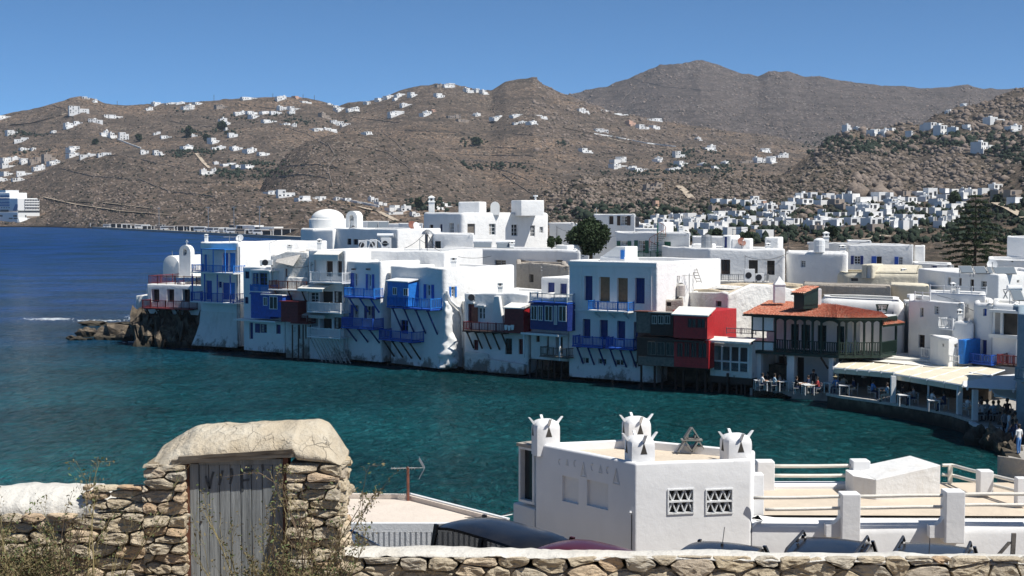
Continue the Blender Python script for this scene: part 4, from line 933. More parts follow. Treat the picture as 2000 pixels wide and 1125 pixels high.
# floor slab + green edge, balustrade, posts, arches
mb = MB(); mb.prism([tuple(q) for q in (A, B, Cc, Dd, iw[3], iw[2], iw[1], iw[0])], zf - .22, zf); mb.build('balcony_floor', GREEN, rt_)
mb = MB(); mb.prism([tuple(q) for q in (A - fA.n * .05, B, Cc, Dd, iw[3], iw[2], iw[1], iw[0])], ze + .22, ze + .3); mb.build('ceiling', WPAINT, rt_)
zrail = zf + .95
k = 0
for fr, pxs in ((fA, (1514, 1533, 1553, 1571, 1587, 1604)), (fB, (1626, 1653, 1670, 1688, 1704, 1722)), (fC, (1752,))):
 us = [fr.uz(x, 650, 0)[0] for x in pxs]
 if fr is fA: us = us + [fr.L]
 if fr is fB: us = [0] + us
 if fr is fC: us = [0] + us
 us = [max(0, min(fr.L, u)) for u in us]
 for u0, u1 in zip(us, us[1:]):
  if u1 - u0 < .15: continue
  mb = MB(); railing(mb, fr, u0, u1, zf + .0, zrail, 0, step=.17, bt=.07, posts=2, pt=.08); mb.build('balustrade', GREEN, rt_)
  mb = MB(); ah = .28; n_ = 8; pts = [(u0 + (u1 - u0) * i / n_, ze - .32 + ah * math.sin(math.pi * i / n_) ** .7) for i in range(n_ + 1)]
  for i in range(n_): mb.fprism(fr, [pts[i], pts[i + 1], (pts[i + 1][0], ze + .05), (pts[i][0], ze + .05)], -.06, .03)
  mb.build('arch', GREEN, rt_)
 for u in us: mb = MB(); mb.fbox(fr, u - .07, u + .07, zf, ze + .1, -.09, .05); mb.build('post', GREEN, rt_)
for fr in (fA, fB, fC): mb = MB(); mb.fbox(fr, 0, fr.L, ze + .0, ze + .22, -.08, .06); mb.build('eaves_beam', GREEN, rt_)
# boxed white panels at the left end
u0 = 0; u1 = fA.uz(1512, 650)[0]; um = (u0 + u1) / 2
for a, c in ((u0, um), (um, u1)):
 for y0, y1 in ((619, 644), (667, 682)):
  mb = MB(); mb.fbox(fA, a + .08, c - .06, zat(A, y1), zat(A, y0), -.03, .03); mb.build('panel', WPAINT, rt_)
 mb = MB(); mb.fbox(fA, a - .04, a + .06, zf, ze + .1, -.05, .06); mb.build('post', GREEN, rt_)
for y in (645, 666): mb = MB(); mb.fbox(fA, 0, u1, zat(A, y + 1), zat(A, y - 1), -.04, .045); mb.build('cross_rail', GREEN, rt_)
# roof: slopes up from the eaves; ridge line behind
e = .7
E0, E1, E2, E3 = A + fA.n * e - fA.u * .5, B + fA.n * e + fB.u * .1, Cc + fB.n * e + fB.u * .3, Dd + fC.n * e
v3 = lambda q, z: Vector((q[0], q[1], z))
zE = zat(E0, 614)
R0 = xy(1503, E0.y + 6.0); R1 = xy(1633, E0.y + 2.0);
zR0 = zat(R0, 588); zR1 = zat(R1, 595)
tiles('tiles', v3(E0, zE), v3(E1, zE), v3(R1, zR1), v3(R0, zR0), 62, 17, rt_)
R2 = xy(1722, Cc.y + 3.0); zR2 = zat(R2, 611)
tiles('tiles', v3(E1, zE), v3(E2, zE), v3(R2, zR2), v3(R1, zR1), 32, 12, rt_)
R3 = xy(1742, Dd.y + 2.6)
zE3 = zat(E3, 637); tiles('tiles', v3(E2 - fB.u * .4, zE - .55), v3(E3, zE - .55), v3(R3, zat(R3, 622)), v3(R2, zat(R2, 622)), 12, 8, rt_)
# dormer
q0 = xy(1551, 110.2); q1 = xy(1570, 109.6)
fr = Fr(q0, q1); zb_ = zat(q0, 603); zt_ = zat(q0, 574)
mb = MB(); mb.fbox(fr, 0, fr.L, zb_, zt_, -2.0, 0); mb.build('dormer', GREEN, rt_)
P = lambda u, z, d: fr.p(u, z, d)
tiles('dormer_tiles', P(-.15, zt_ + .05, .25), P(fr.L + .15, zt_ + .05, .25), P(fr.L + .15, zt_ + .5, -1.9), P(-.15, zt_ + .5, -1.9), 7, 6, rt_)
mb = MB(); fs_ = Fr(P(fr.L + .02, 0, 0), P(fr.L + .02, 0, -1.95)); mb.fprism(fs_, [(0, zb_ + .3), (fs_.L, zb_ + .3), (fs_.L, zt_ + .47), (0, zt_)], -.05, .03); mb.build('dormer_side', GREEN, rt_)
qq = xy(1524, 113.5); mb = MB(); wd = .42
mb.obox((qq.x - wd, qq.y, zat(qq, 592)), (2 * wd, 0, 0), (0, .8, 0), (0, 0, zat(qq, 558) - zat(qq, 592))); mb.lathe((qq.x, qq.y + .4, zat(qq, 558)), [(.62, 0), (.62, .1), (.3, .4), (.06, .7)], 4, rot=.785)
mb.build('chimney', WHITE2, rt_, bevel=.03)
mb = MB(); qq = xy(1590, 113); mb.obox((qq.x - .3, qq.y, zat(qq, 598)), (.9, 0, 0), (0, 1.2, 0), (0, 0, zat(qq, 564) - zat(qq, 598))); mb.build('parapet_stub', WHITE2, rt_, bevel=.05)
# ground floor arcade
zt0 = zf - .25; zg = zat(A, 757)
gw_ = Fr(A - fA.n * 3.4, B - fA.n * 3.4)
hs = []
for x0, x1, y0 in ((1519, 1536, 707), (1556, 1570, 705)):
 u0, _ = gw_.uz(x0, 730); u1, _ = gw_.uz(x1, 730); hs.append((u0, u1, zg, zg + 2.2))
wallstrip('arcade_wall', gw_, 0, gw_.L, zg - .3, zt0, WHITE, hs, rt_)
for h in hs: mb = MB(); mb.fbox(gw_, h[0], h[1], h[2], h[3], -.3, -.22); mb.build('door', BROWN, rt_)
for x0, x1 in ((1475, 1486), (1536, 1551), (1618, 1628)):
 u0, _ = fA.uz(x0, 720, -.3); u1, _ = fA.uz(x1, 720, -.3)
 mb = MB(); mb.fbox(fA, u0, u1, zg, zt0, -.3 - (u1 - u0), -.3); mb.build('pillar', WHITE, rt_, bevel=.05)
for x0, x1, y in ((1532, 1537, 693), (1604, 1617, 698)):
 u0, z0 = fA.uz(x0, y, -.1); u1, z1 = fA.uz(x1, y + 22, -.4); mb = MB(); mb.tube([fA.p(u0, z0, .0), fA.p(u1, z1, -.4)], .08, 5); mb.build('brace', BROWN, rt_)
mb = MB(); mb.prism([tuple(A + fA.n * .3), tuple(B + fA.n * .3), tuple(B + fA.n * .3 + fB.u * 9), tuple(Dd + Vector((2, 6))), tuple(A - fA.n * 5)], -.5, zg); tag(mb.build('quay', CONC), kind='structure')
# ------------------------------------------------------------------ town behind the row
def tb(label, pts, ytop, mat=None, z0=1.0, depth=8, wins=(), name='house', **k):
 """pts: plan corners as (pixel column, distance) from left to right; wins: (edge, x0, y0, x1, y1, kind, colour, shutters)"""
 q = [wl(*p) for p in pts]
 fl = Fr(q[0], q[1]); fr = Fr(q[-2], q[-1])
 foot = q + ([v_ * (1 + depth / v_.y) for v_ in q[::-1]] if len(q) == 2 else [q[0] + q[2] - q[1]] if abs(fl.u.dot(fr.u)) < .1 else [q[-1] + Vector((0, depth)), q[0] + Vector((0, depth))])
 b = Bld(name, label, foot, z0, zat(q[1] if len(q) > 2 else q[0], ytop), mat or WHITE, **k)
 for w_ in wins:
  e, x0, y0, x1, y1 = w_[:5]; kd = w_[5] if len(w_) > 5 else 'w'; mt = w_[6] if len(w_) > 6 else None; sh = w_[7] if len(w_) > 7 else None
  b.win(e, x0, y0, x1, y1, kd, mt, shut=sh, smat=w_[8] if len(w_) > 8 else mt)
 b.finish(); return b
def corner(xl, Dl, xc, Dc, xr):
 A, B = wl(xl, Dl), wl(xc, Dc); C = side_pt(A, B, xr)
 return [(xl, Dl), (xc, Dc), (xr, C.y)]
def shed(label, x0, D0, x1, D1, ytop, z0, depth=2.5, mat=None, door=None, cat='roof shed', **k):
 A, B = wl(x0, D0), wl(x1, D1); b = Bld('roof_shed', label, rect(A, B, depth), z0, zat(A, ytop), mat or WHITE, cat=cat, jit=.02, drop=.1, **k)
 if door: b.win(0, *door)
 b.finish(); return b
T2 = tb('long low white block with a shaded side, right of the domed church', corner(650, 170, 777, 161, 862), 447, wins=[(0, 678, 466, 686, 478, 'w', BROWN), (0, 690, 467, 699, 478, 'w', BROWN), (0, 700, 467, 716, 488, 'd', WPAINT), (0, 728, 467, 738, 488, 'd', BROWN)])
T3 = tb('plain white house with one brown window, in front of the arched house', [(846, 158), (926, 156)], 456, wins=[(0, 849, 471, 861, 487, 'w', BROWN)], depth=7)
T4 = tb('tall white house', corner(825, 190, 903, 183, 1073), 415, r=.6, rt=.35, wins=[(0, 839, 439, 846, 452, 'd', BROWN), (0, 859, 438, 864, 452, 'w', NAVY), (0, 877, 435, 886, 455, 'w', WPAINT), (0, 893, 438, 897, 455, 'd', WHITE), (1, 913, 437, 928, 459, 'o', GREYW), (1, 955, 437, 968, 459, 'w', WPAINT), (1, 999, 438, 1011, 461, 'w', WPAINT), (1, 1036, 440, 1045, 462, 'w', WPAINT), (1, 1054, 443, 1061, 455, 'w', WPAINT)])
T4.root['label'] = 'tall white house with arched opening, highest of the town centre'
chimney(T4, 843, 382, 412, 0, -2, 11, style=1)
shed('white roof shed with an open shutter beside the pointed chimney', 895, 187, 937, 186, 394, T4.z1 - .4, mat=WHITE)
shed('tall white roof box with a small pipe, right end of the tall house', 1017, 186, 1063, 187, 391, T4.z1 - .4, depth=4)
f = T4.fr[1]; u, z = f.uz(962, 415, -2)
mb = MB(); q0 = wl(962, 186.5); o = [(0.0, 0), (3.0, 0)]
fr = Fr(wl(958, 186), wl(976, 186)); zc = T4.z1 - .3
mb.fprism(fr, [(0, zc), (fr.L, zc), (fr.L, zc + 1.1)] + [(fr.L / 2 + fr.L / 2 * math.cos(a), zc + 1.1 + .6 * math.sin(a)) for a in (.5, 1.0, 1.57, 2.1, 2.6)] + [(0, zc + 1.1)], -.5, 0); mb.build('parapet_gable', WHITE2, T4.root, fix=True)
mb = MB(); qq = wl(1046, 186.5); mb.tube([(qq.x, qq.y + 1, zat(qq, 391)), (qq.x, qq.y + 1, zat(qq, 384))], .12, 6); mb.tube([(qq.x, qq.y + 1, zat(qq, 384)), (qq.x, qq.y + 1, zat(qq, 381))], .3, 6); mb.build('vent_pipe', WHITE2, T4.root)
tb('low white annex at the right end of the tall arched house', [(1073, 196), (1121, 193)], 435, depth=6)
tb('flat white roof block with scattered aerials behind the dark round tree', [(1085, 240), (1150, 236)], 436, depth=8)
T5 = tb('long low white terrace house with a rounded roof edge and four vents', [(864, 157), (941, 151.5), (1134, 142)], 484, r=.5, rt=.3, wins=[(1, 966, 508, 988, 521, 'w', CURT), (1, 1026, 510, 1053, 521, 'w', CURT), (1, 1086, 508, 1099, 516, 'o', INT)])
T6 = tb('grey weathered stone house with one small dark window', [(1009, 141), (1057, 136.5), (1112, 134)], 515, GREYR, jit=.2, wins=[(0, 1034, 536, 1042, 551, 'o', INT)])
chimney(T6, 1064, 519, 540, 1, -.4, 12)
shed('white wedge roof box left of the dark round tree', 1085, 150, 1109, 149, 478, 9, mat=WHITE2)
T8 = tb('small white upper storey with dark shutters right of the round tree', [(1161, 188), (1240, 184)], 418, wins=[(0, 1189, 422, 1198, 438, 'd', BROWN), (0, 1212, 422, 1225, 440, 'w', WPAINT, 'lr', BROWN)], depth=7)
T9 = tb('white house with dark green shutters behind a spiral staircase', [(1203, 162), (1347, 155)], 453, wins=[(0, 1212, 471, 1226, 480, 'w', WPAINT, 'lr', GREENB), (0, 1246, 470, 1260, 494, 'w', WPAINT, 'lr', GREENB), (0, 1296, 472, 1310, 494, 'd', GREENB)])
balcony(T9, 0, 1233, 1296, 491, 505, 1.0, GREENB, WHITE, brk=0, posts=6)
T10 = tb('long white house with three dark openings above a railed terrace', [(1303, 151), (1384, 143), (1534, 141)], 485, r=.3, rt=.25, depth=8, wins=[(0, 1321, 503, 1332, 509, 'o', INT), (1, 1408, 507, 1426, 536, 'g', BROWN), (1, 1462, 508, 1480, 536, 'o', INT), (1, 1498, 509, 1513, 537, 'w', BROWN)])
balcony(T10, 1, 1405, 1498, 536, 549, 1.3, METAL, OLDW, brk=0, posts=6, step=.2)
T11 = tb('white house with one small square window and rounded corners', [(1535, 142), (1656, 138)], 492, r=.6, rt=.3, wins=[(0, 1564, 509, 1573, 522, 'w', WPAINT)])
T12 = tb('grey white house with three blue shuttered windows below the hillside hotels', [(1606, 166), (1657, 160), (1784, 157)], 477, wins=[(1, 1668, 500, 1680, 516, 'w', WPAINT, 'lr', NAVY), (1, 1712, 501, 1722, 515, 'w', BROWN, 'l', BLUE), (1, 1755, 502, 1763, 517, 'w', WPAINT, 'l', BLUE)])
tb('small white stepped block at the right end of the blue shuttered house', [(1785, 158), (1806, 157.5)], 480, depth=5)
tb('low white roof terrace stepping down towards the araucaria tree', [(1784, 152), (1858, 146)], 513, depth=6, wins=[(0, 1819, 519, 1830, 530, 'd', NAVY)])
T13 = tb('cream rendered house with a vaulted roof and a boxy stair head', [(1648, 136), (1712, 134.5), (1800, 133)], 533, CREAM, r=.5, rt=.5, wins=[(0, 1662, 540, 1676, 549, 'o', GREYW)])
f = T13.fr[1]; mb = MB()
for k in range(8):
 a0, a1 = math.pi * k / 8, math.pi * (k + 1) / 8
 mb.poly(f.p(-1, T13.z1 - .2 + .9 * math.sin(a0), -.2 - 2.5 * (1 - math.cos(a0))), f.p(f.L * .9, T13.z1 - .2 + .9 * math.sin(a0), -.2 - 2.5 * (1 - math.cos(a0))), f.p(f.L * .9, T13.z1 - .2 + .9 * math.sin(a1), -.2 - 2.5 * (1 - math.cos(a1))), f.p(-1, T13.z1 - .2 + .9 * math.sin(a1), -.2 - 2.5 * (1 - math.cos(a1))))
mb.fprism(Fr(f.p(f.L * .9, 0, -.2), f.p(f.L * .9, 0, -5.2)), [(2.5 - 2.5 * math.cos(math.pi * k / 8), T13.z1 - .2 + .9 * math.sin(math.pi * k / 8)) for k in range(9)], -.1, 0)
mb.build('vault', CREAM, T13.root, smooth=False, fix=True)
shed('cream boxy stair head with a tall white framed panel', 1682, 135, 1705, 134.3, 516, T13.z1 - .5, mat=CREAM, door=(1692, 522, 1700, 546, 'd', WPAINT))
tb('grey cement garden wall with black cable along its top', [(1570, 127), (1740, 121)], 554, GREYR, r=.05, depth=4, par=0, name='wall', cat='wall')
tb('beige stained wall between the cream vault and the white houses', [(1739, 124), (1815, 121)], 554, CREAM, r=.05, depth=4, par=0, name='wall', cat='wall')
T15 = tb('big white house with rounded shoulders behind the red tiled roof', [(1600, 117), (1768, 112.5)], 580, WHITE2, r=.9, rt=.9, par=.9, drop=1.0, depth=5, wins=[(0, 1742, 603, 1750, 617, 'w', BROWN)])
tb('narrow white wall slice right of the round shouldered house', [(1768, 116), (1781, 115.5)], 592, WHITE2, depth=5)
tb('low white room with a pale red stripe on the restaurant roof', [(1632, 113.5), (1698, 112)], 584, WHITE, depth=3, z0=5, mat_=None) if 0 else None
chimney(T12, 1613, 452, 478, 1, -1, 10); chimney(T12, 1645, 478, 492, 0, .6, 11); chimney(T2, 661, 452, 462, 0, -.8, 8); chimney(T10, 1500, 474, 488, 1, -3, 8); chimney(T9, 1330, 440, 454, 0, -2, 8); chimney(T13, 1765, 524, 535, 1, -.8, 9); chimney(T5, 1000, 470, 485, 1, -2, 9)
def tank(px, py, D, label, r_=.55, h=1.1, mat=None):
 c = at(px, py, D); t = empty('water_tank', c, 0, label, 'water tank', 'water tanks on the roofs'); mb = MB(); mb.lathe(c, [(r_, -.2), (r_, h * .35), (r_ * 1.03, h * .36), (r_, h * .4), (r_, h * .85), (r_ * .6, h), (.15, h * 1.05)], 14); mb.build('barrel', mat or METAL, t, smooth=False); mb = MB(); mb.lathe(c, [(.16, h * 1.05), (.16, h * 1.12), (.05, h * 1.15)], 8); mb.build('cap', DMETAL, t)
tank(690, 462, 168, 'steel water tank on the long low white block'); tank(1380, 480, 147, 'small grey water tank left of the navy door slot'); tank(1600, 488, 140, 'white water tank on the rounded corner house', mat=WPAINT); tank(1330, 574, 119, 'white plastic barrel on the mossy shed roof', .35, .8, CURT); tank(1240, 440, 186, 'black water tank beside the dark shuttered storey', mat=DMETAL)
wires = [((1512, 412, 146), (1430, 448, 147), .6), ((1512, 412, 146), (1700, 470, 150), 1.5), ((1455, 500, 141), (1540, 494, 141), .5), ((448, 462, 150), (540, 470, 148), .6), ((820, 468, 139), (960, 500, 139), .8), ((1087, 444, 195), (1250, 450, 165), 1.0), ((1875, 590, 107), (1960, 600, 104), .6), ((560, 520, 139), (640, 500, 137), .5)]
for k, (a_, b_, s_) in enumerate(wires):
 a_, b_ = at(*a_), at(*b_); mb = MB(); mb.tube([a_.lerp(b_, q / 12) - Vector((0, 0, s_ * 4 * (q / 12) * (1 - q / 12))) for q in range(13)], .022, 3); tag(mb.build('overhead_wire', DMETAL), ['sagging wire from the tall mast to the thin mast', 'longest sagging wire running right from the tall mast', 'wire above the railed white terrace', 'wire from the leftmost tall house to its neighbour', 'wire slung right from the tall thin antenna', 'wire behind the dark round tree', 'wire from the arm lamp towards the loggia', 'wire crossing above the torn awning'][k], 'wire', 'overhead wires of the old town')
# domed church
qc = wl(641, 176); root = empty('church', (qc.x, qc.y, 1), 0, 'white church with a smooth dome and a small bell arch, left of the town', 'church')
rad = 34.5 / F * 176; zd0 = zat(qc, 446); zd1 = zat(qc, 427); zt = zat(qc, 408)
mb = MB(); mb.lathe((qc.x, qc.y, 0), [(rad * 1.06, zd0 - .6), (rad * 1.06, zd1 - .1), (rad * 1.02, zd1)] , 24); o = mb.build('drum', WHITE2, root); bpy_smooth(o)
mb = MB(); mb.lathe((qc.x, qc.y, 0), [(rad * .93 * math.cos(a), zd1 - .02 + (zt - zd1) * math.sin(a)) for a in [i * math.pi / 2 / 9 for i in range(10)]], 28); o = mb.build('dome', WHITE2, root, smooth=True)
b = Bld('church', None, rect(wl(587, 173.5), wl(612, 171), 7), 1, zat(wl(590, 172), 446), WHITE2, root=root, rt=.3, jit=.1); b.root = root; b.finish()
b = Bld('church', None, rect(wl(611, 170.8), wl(651, 169), 6), 1, zat(wl(612, 171), 447), WHITE2, root=root, rt=.3, jit=.1); b.finish()
b.fr  # body of the church
mb = MB(); fr = Fr(wl(676, 172), wl(698, 171.4)); zb = zat(fr.a, 447); zt = zat(fr.a, 412); hw = fr.L / 2; th = hw * .5
outer = [(0, zb), (0, zt - hw)] + [(hw - hw * math.cos(a), zt - hw + hw * math.sin(a)) for a in [math.pi * k / 10 for k in range(1, 10)]] + [(fr.L, zt - hw), (fr.L, zb)]
inner = [(hw * .6, zb), (hw * .6, zt - hw * 1.1)] + [(hw - hw * .4 * math.cos(a), zt - hw * 1.1 + hw * .5 * math.sin(a)) for a in [math.pi * k / 10 for k in range(1, 10)]] + [(hw * 1.4, zt - hw * 1.1), (hw * 1.4, zb)]
ring_wall(mb, fr, outer, inner, -1.4, 0); o = mb.build('bell_arch', WHITE2, root, fix=True)
mb = MB(); mb.fbox(fr, hw * .6, hw * 1.4, zb, zt - hw * 1.5, -1.2, -.3); mb.build('infill', WHITE2, root)
# right hand cluster of grey-shaded houses
R2 = tb('tall shaded white house with a railed roof terrace above the beach cafe', [(1776, 110.5), (1885, 106)], 586, WHITE, z0=1, depth=8, wins=[(0, 1797, 601, 1804, 619, 'w', CURT), (0, 1825, 598, 1834, 614, 'w', WPAINT), (0, 1794, 654, 1806, 679, 'w', BROWN), (0, 1822, 655, 1832, 681, 'w', BROWN)])
R2b = tb('upper terrace block of the shaded white house with a long white rail', [(1816, 110), (1926, 107)], 571, WHITE, z0=6, depth=4, wins=[(0, 1886, 594, 1892, 612, 'w', WPAINT)])
f = R2b.fr[0]; mb = MB(); railing(mb, f, 0, f.L, R2b.z1, R2b.z1 + .55, -.1, step=2.2, posts=5); mb.build('terrace_rail', WPAINT, R2b.root)
f = R2.fr[0]; mb = MB(); u1 = f.uz(1815, 580)[0]; railing(mb, f, .5, u1, R2.z1, R2.z1 + .65, -.1, step=1.2, posts=3); mb.build('terrace_rail', WPAINT, R2.root)
R1 = tb('grey shaded upper house with four narrow openings and solar panels on its roof', [(1845, 121), (1951, 116.5), (2060, 122)], 535, WHITE, wins=[(0, 1851, 542, 1857, 557, 'w', CURT), (0, 1873, 543, 1878, 558, 'w', BROWN), (0, 1895, 546, 1902, 574, 'w', BROWN), (0, 1916, 549, 1927, 565, 'w', CURT), (1, 1986, 547, 1991, 552, 'o', INT)])
chimney(R2b, 1861, 551, 572, 0, -.5, 8); chimney(R2b, 1871, 558, 572, 0, -.4, 6)
balcony(R2, 0, 1833, 1861, 622, 641, 1.2, WPAINT, WPAINT, brk=0, posts=3)
balcony(R2, 0, 1800, 1831, 681, 699, 1.0, WPAINT, WPAINT, brk=0, posts=3)
R3a = tb('low shaded white wall with a conical chimney between terrace rail and blue window', [(1861, 105.5), (1904, 104)], 625, WHITE, depth=4, r=.3, rt=.3)
chimney(R3a, 1874, 603, 627, 0, -.4, 8)
R3 = tb('shaded white house with one small blue window and a blue balcony', [(1903, 104.5), (1941, 103)], 590, WHITE, r=.35, rt=.3, depth=7, wins=[(0, 1920, 603, 1927, 617, 'd', BLUE), (0, 1917, 664, 1927, 696, 'd', NAVY), (0, 1899, 665, 1911, 692, 'o', INT)])
f = Fr(wl(1872, 104), wl(1904, 103));
b = R3; A_ = wl(1874, 103.2); B_ = wl(1886, 102.8)
q = rect(A_, B_, 2.2); bb = Bld('boarded_closet', 'bright blue boarded closet beside the small white kiosk', q, zat(A_, 710), zat(A_, 663), BLUEL, cat='closet', r=.02, rt=.03, par=0, jit=0);
g = bb.fr[1]; mb = MB()
for k in range(9):
 for gg in (bb.fr[0], bb.fr[1]): z = bb.z0 + (bb.z1 - bb.z0) * k / 9; mb.fbox(gg, .03, gg.L - .03, z, z + .17, .003, .03)
tag(mb.build('boards', BLUEL, bb.root), kind='stuff'); bb.finish()
balcony(R3, 0, 1884, 1936, 691, 708, 1.3, BLUE, BLUE, brk=0, posts=4)
kk = tb('small white plastered kiosk with two tiny openings beside the blue closet', [(1834, 104.5), (1855, 103), (1873, 103.4)], 661, WHITE2, depth=2, par=0, r=.05, wins=[(0, 1841, 671, 1844, 677, 'w', BROWN), (1, 1864, 672, 1871, 678, 'o', INT)], name='kiosk', cat='kiosk')
mb = MB(); railing(mb, Fr(wl(1856, 102), wl(1873, 101.6)), 0, .7, zat(wl(1860, 102), 708), zat(wl(1860, 102), 694), 0); tag(mb.build('handrail', WPAINT), 'short white handrail below the small white kiosk', 'handrail')
R4 = tb('white house with a large open roofed loggia at the right edge', [(1940, 102.5), (1992, 101)], 592, WHITE2, depth=6, r=.3, rt=.3, name='house')
f = R4.fr[0]
for b_ in (): pass
mb = MB(); u0, z0 = f.uz(1944, 652); u1, z1 = f.uz(1988, 612); mb.fbox(f, u0, u1, z0, z1, .01, .05); mb.build('loggia_shade_panel', INT, R4.root)  # dark panel on the facade, the loggia's shade put into its colour
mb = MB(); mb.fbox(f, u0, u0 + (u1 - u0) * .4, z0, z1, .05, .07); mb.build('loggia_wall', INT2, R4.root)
mb = MB(); mb.fbox(f, u0 + .5, u0 + .68, z0, z1, .07, .25); mb.build('loggia_post', WPAINT, R4.root)
mb = MB(); mb.fbox(f, u0 - .3, u1 + .3, z0 - .25, z0, .01, .35); mb.fbox(f, u0 - .3, u1 + .3, z1, z1 + .2, .01, .5); mb.build('loggia_frame', WPAINT, R4.root)
balcony(R4, 0, 1948, 1990, 694, 713, 1.3, DRED, BROWN, brk=0, posts=5)
R5 = tb('pale blue grey corner house with a small balcony at the right edge', [(1989, 88), (2060, 84)], 612, PALEB, z0=0, depth=8)
balcony(R5, 0, 1983, 2040, 723, 745, 1.2, PALEB, PALEB, brk=2, posts=5)
tb('white flat block behind the dish at the right edge', [(1966, 150), (2060, 147)], 462, depth=8)
tb('white stepped block with a small dark window right of the araucaria', [(1930, 143), (2060, 140)], 505, depth=8, wins=[(0, 1975, 508, 1979, 512, 'o', INT)])
tb('low white block with one dark vent behind the row of blue balconies', [(700, 150), (870, 146)], 497, depth=8) if 0 else None
T16 = tb('flat white block with dishes and boxes behind the long terrace house', [(775, 150), (865, 148)], 492, depth=7, wins=[(0, 797, 507, 811, 516, 'w', CURT), (0, 830, 503, 840, 509, 'o', INT)])
shed('white stair head with a dark framed door and sloping back', 896, 146, 910, 145.5, 498, 8.5, door=(899, 500, 908, 520, 'd', METAL))
for a in [('narrow white stair head with a navy door slot on the long white house', 1410, 1428, 147, 459, (1413, 462, 1420, 484, 'd', NAVY)), ('white roof box carrying a rusty dish', 1428, 1466, 146.5, 466, None), ('white angular roof box with pale doors', 1493, 1521, 146, 463, (1498, 469, 1505, 483, 'd', WPAINT)), ('low white roof slab left of the navy door slot', 1350, 1394, 150, 476, None), ('tall whitewashed chimney block among the roofs above the spiral staircase', 1284, 1297, 175, 434, None)]:
 shed(a[0], a[1], a[3], a[2], a[3] - .5, a[4], 9, door=a[5])
# far edge of the old town, low blocks that fill the gaps
rr = random.Random(21)
fill = [(700, 760, 432, 330), (745, 790, 437, 300), (780, 826, 436, 280), (1240, 1300, 446, 230), (1352, 1420, 462, 210), (1250, 1290, 458, 200), (1130, 1165, 440, 260), (1655, 1700, 470, 200)]
for k, (x0, x1, y, D) in enumerate(fill):
 tb(['low white block behind the solar panels', 'white block in front of the dirt road', 'low white block left of the pointed chimney', 'distant white block above the spiral staircase', 'plain white wall left of the navy door slot', 'low white roof beside the spiral staircase', 'small far white block left of the dark shutters', 'flat white roof at the foot of the hotels'][k], [(x0, D), (x1, D - 3)], y, depth=8, jit=.02)

# ------------------------------------------------------------------ rooftop things
def thing(name, label, cat, group=None, loc=(0, 0, 0)): return empty(name, loc, 0, label, cat, group)
def dish(px, py, D, r, label, mat=WPAINT, az=-.5, stand=.6):
 c = at(px, py, D); t = thing('satellite_dish', label, 'satellite dish', 'satellite dishes on the roofs', c)
 d = Vector((math.sin(az), -math.cos(az), .45)).normalized(); a = d.cross(Vector((0, 0, 1))).normalized(); b_ = a.cross(d)
 mb = MB(); n = 14; rings = []
 for rr_, dd in ((.02, -.16), (.5, -.12), (.85, -.04), (1, 0)):
  rings.append([c + (a * math.cos(6.2832 * k / n) + b_ * math.sin(6.2832 * k / n)) * r * rr_ + d * r * dd for k in range(n)])
 vs = [q for g in rings for q in g]; mb.add(vs, [(i * n + j, i * n + (j + 1) % n, (i + 1) * n + (j + 1) % n, (i + 1) * n + j) for i in range(3) for j in range(n)])
 mb.add([q - d * .02 for q in vs], [((i + 1) * n + j, (i + 1) * n + (j + 1) % n, i * n + (j + 1) % n, i * n + j) for i in range(3) for j in range(n)]); mb.build('reflector', mat, t, smooth=True)
 mb = MB(); mb.tube([c - b_ * r * .95, c + d * r * .7], .025, 4); mb.tube([c + d * r * .62, c + d * r * .8], .07, 6); mb.build('feed_arm', METAL, t)
 mb = MB(); mb.tube([c - d * .1, c - Vector((0, 0, r + stand))], .04, 5); mb.build('stand', METAL, t)
dish(806, 440, 168, .55, 'rusty orange satellite dish on the long low white block', RBROWN, .6)
dish(815, 443, 167, .6, 'white satellite dish just right of the rusty orange one', WPAINT, .9)
dish(468, 465, 150, .42, 'white satellite dish on the leftmost tall house', WPAINT, -.3, .3)
dish(1449, 472, 146, .45, 'rusty satellite dish on the white roof box', RBROWN, .3)
dish(1938, 516, 118, .42, 'white round dish behind the solar panels at the right', WPAINT, -.3)
def aerial(px, y0, y1, D, label, arms=3, col=METAL, yagi=True):
 c = at(px, y1, D); z1 = zat(c, y0); t = thing('antenna', label, 'antenna', 'antennas on the roofs', c)
 mb = MB(); mb.tube([(c.x, c.y, c.z - .5), (c.x, c.y, z1)], .035, 4); mb.build('mast', col, t)
 if yagi:
  mb = MB(); h = z1 - .15; mb.tube([(c.x - .6, c.y, h), (c.x + .7, c.y + .2, h)], .025, 4)
  for k in range(6): x = -.55 + k * .24; mb.tube([(c.x + x, c.y - .3 + x * .15, h), (c.x + x, c.y + .3 + x * .15, h)], .018, 4)
  mb.build('yagi', col, t)
for a in [(448, 460, 471, 150, 'thin tv antenna on the leftmost tall house'), (886 - 66, 466, 520, 139, 'tall thin antenna behind the cobalt balconies'), (1087, 441, 466, 195, 'thin antenna on the low annex by the round tree'), (1346, 534, 563, 120, 'tv antenna on the junk covered flat roof'), (1455, 498, 540, 141, 'thin antenna before the long white house'), (1512, 410, 482, 146, 'tall dark mast rising from the white angular roof box'), (1539, 455, 490, 143, 'short black pole at the end of the long white house'), (1431, 446, 485, 147, 'thin mast beside the navy door slot'), (1165, 405, 420, 188, 'short mast on the dark shuttered storey')]:
 aerial(*a, yagi='tv' in a[4], col=DMETAL if 'dark' in a[4][:10] or 'black' in a[4] else METAL)
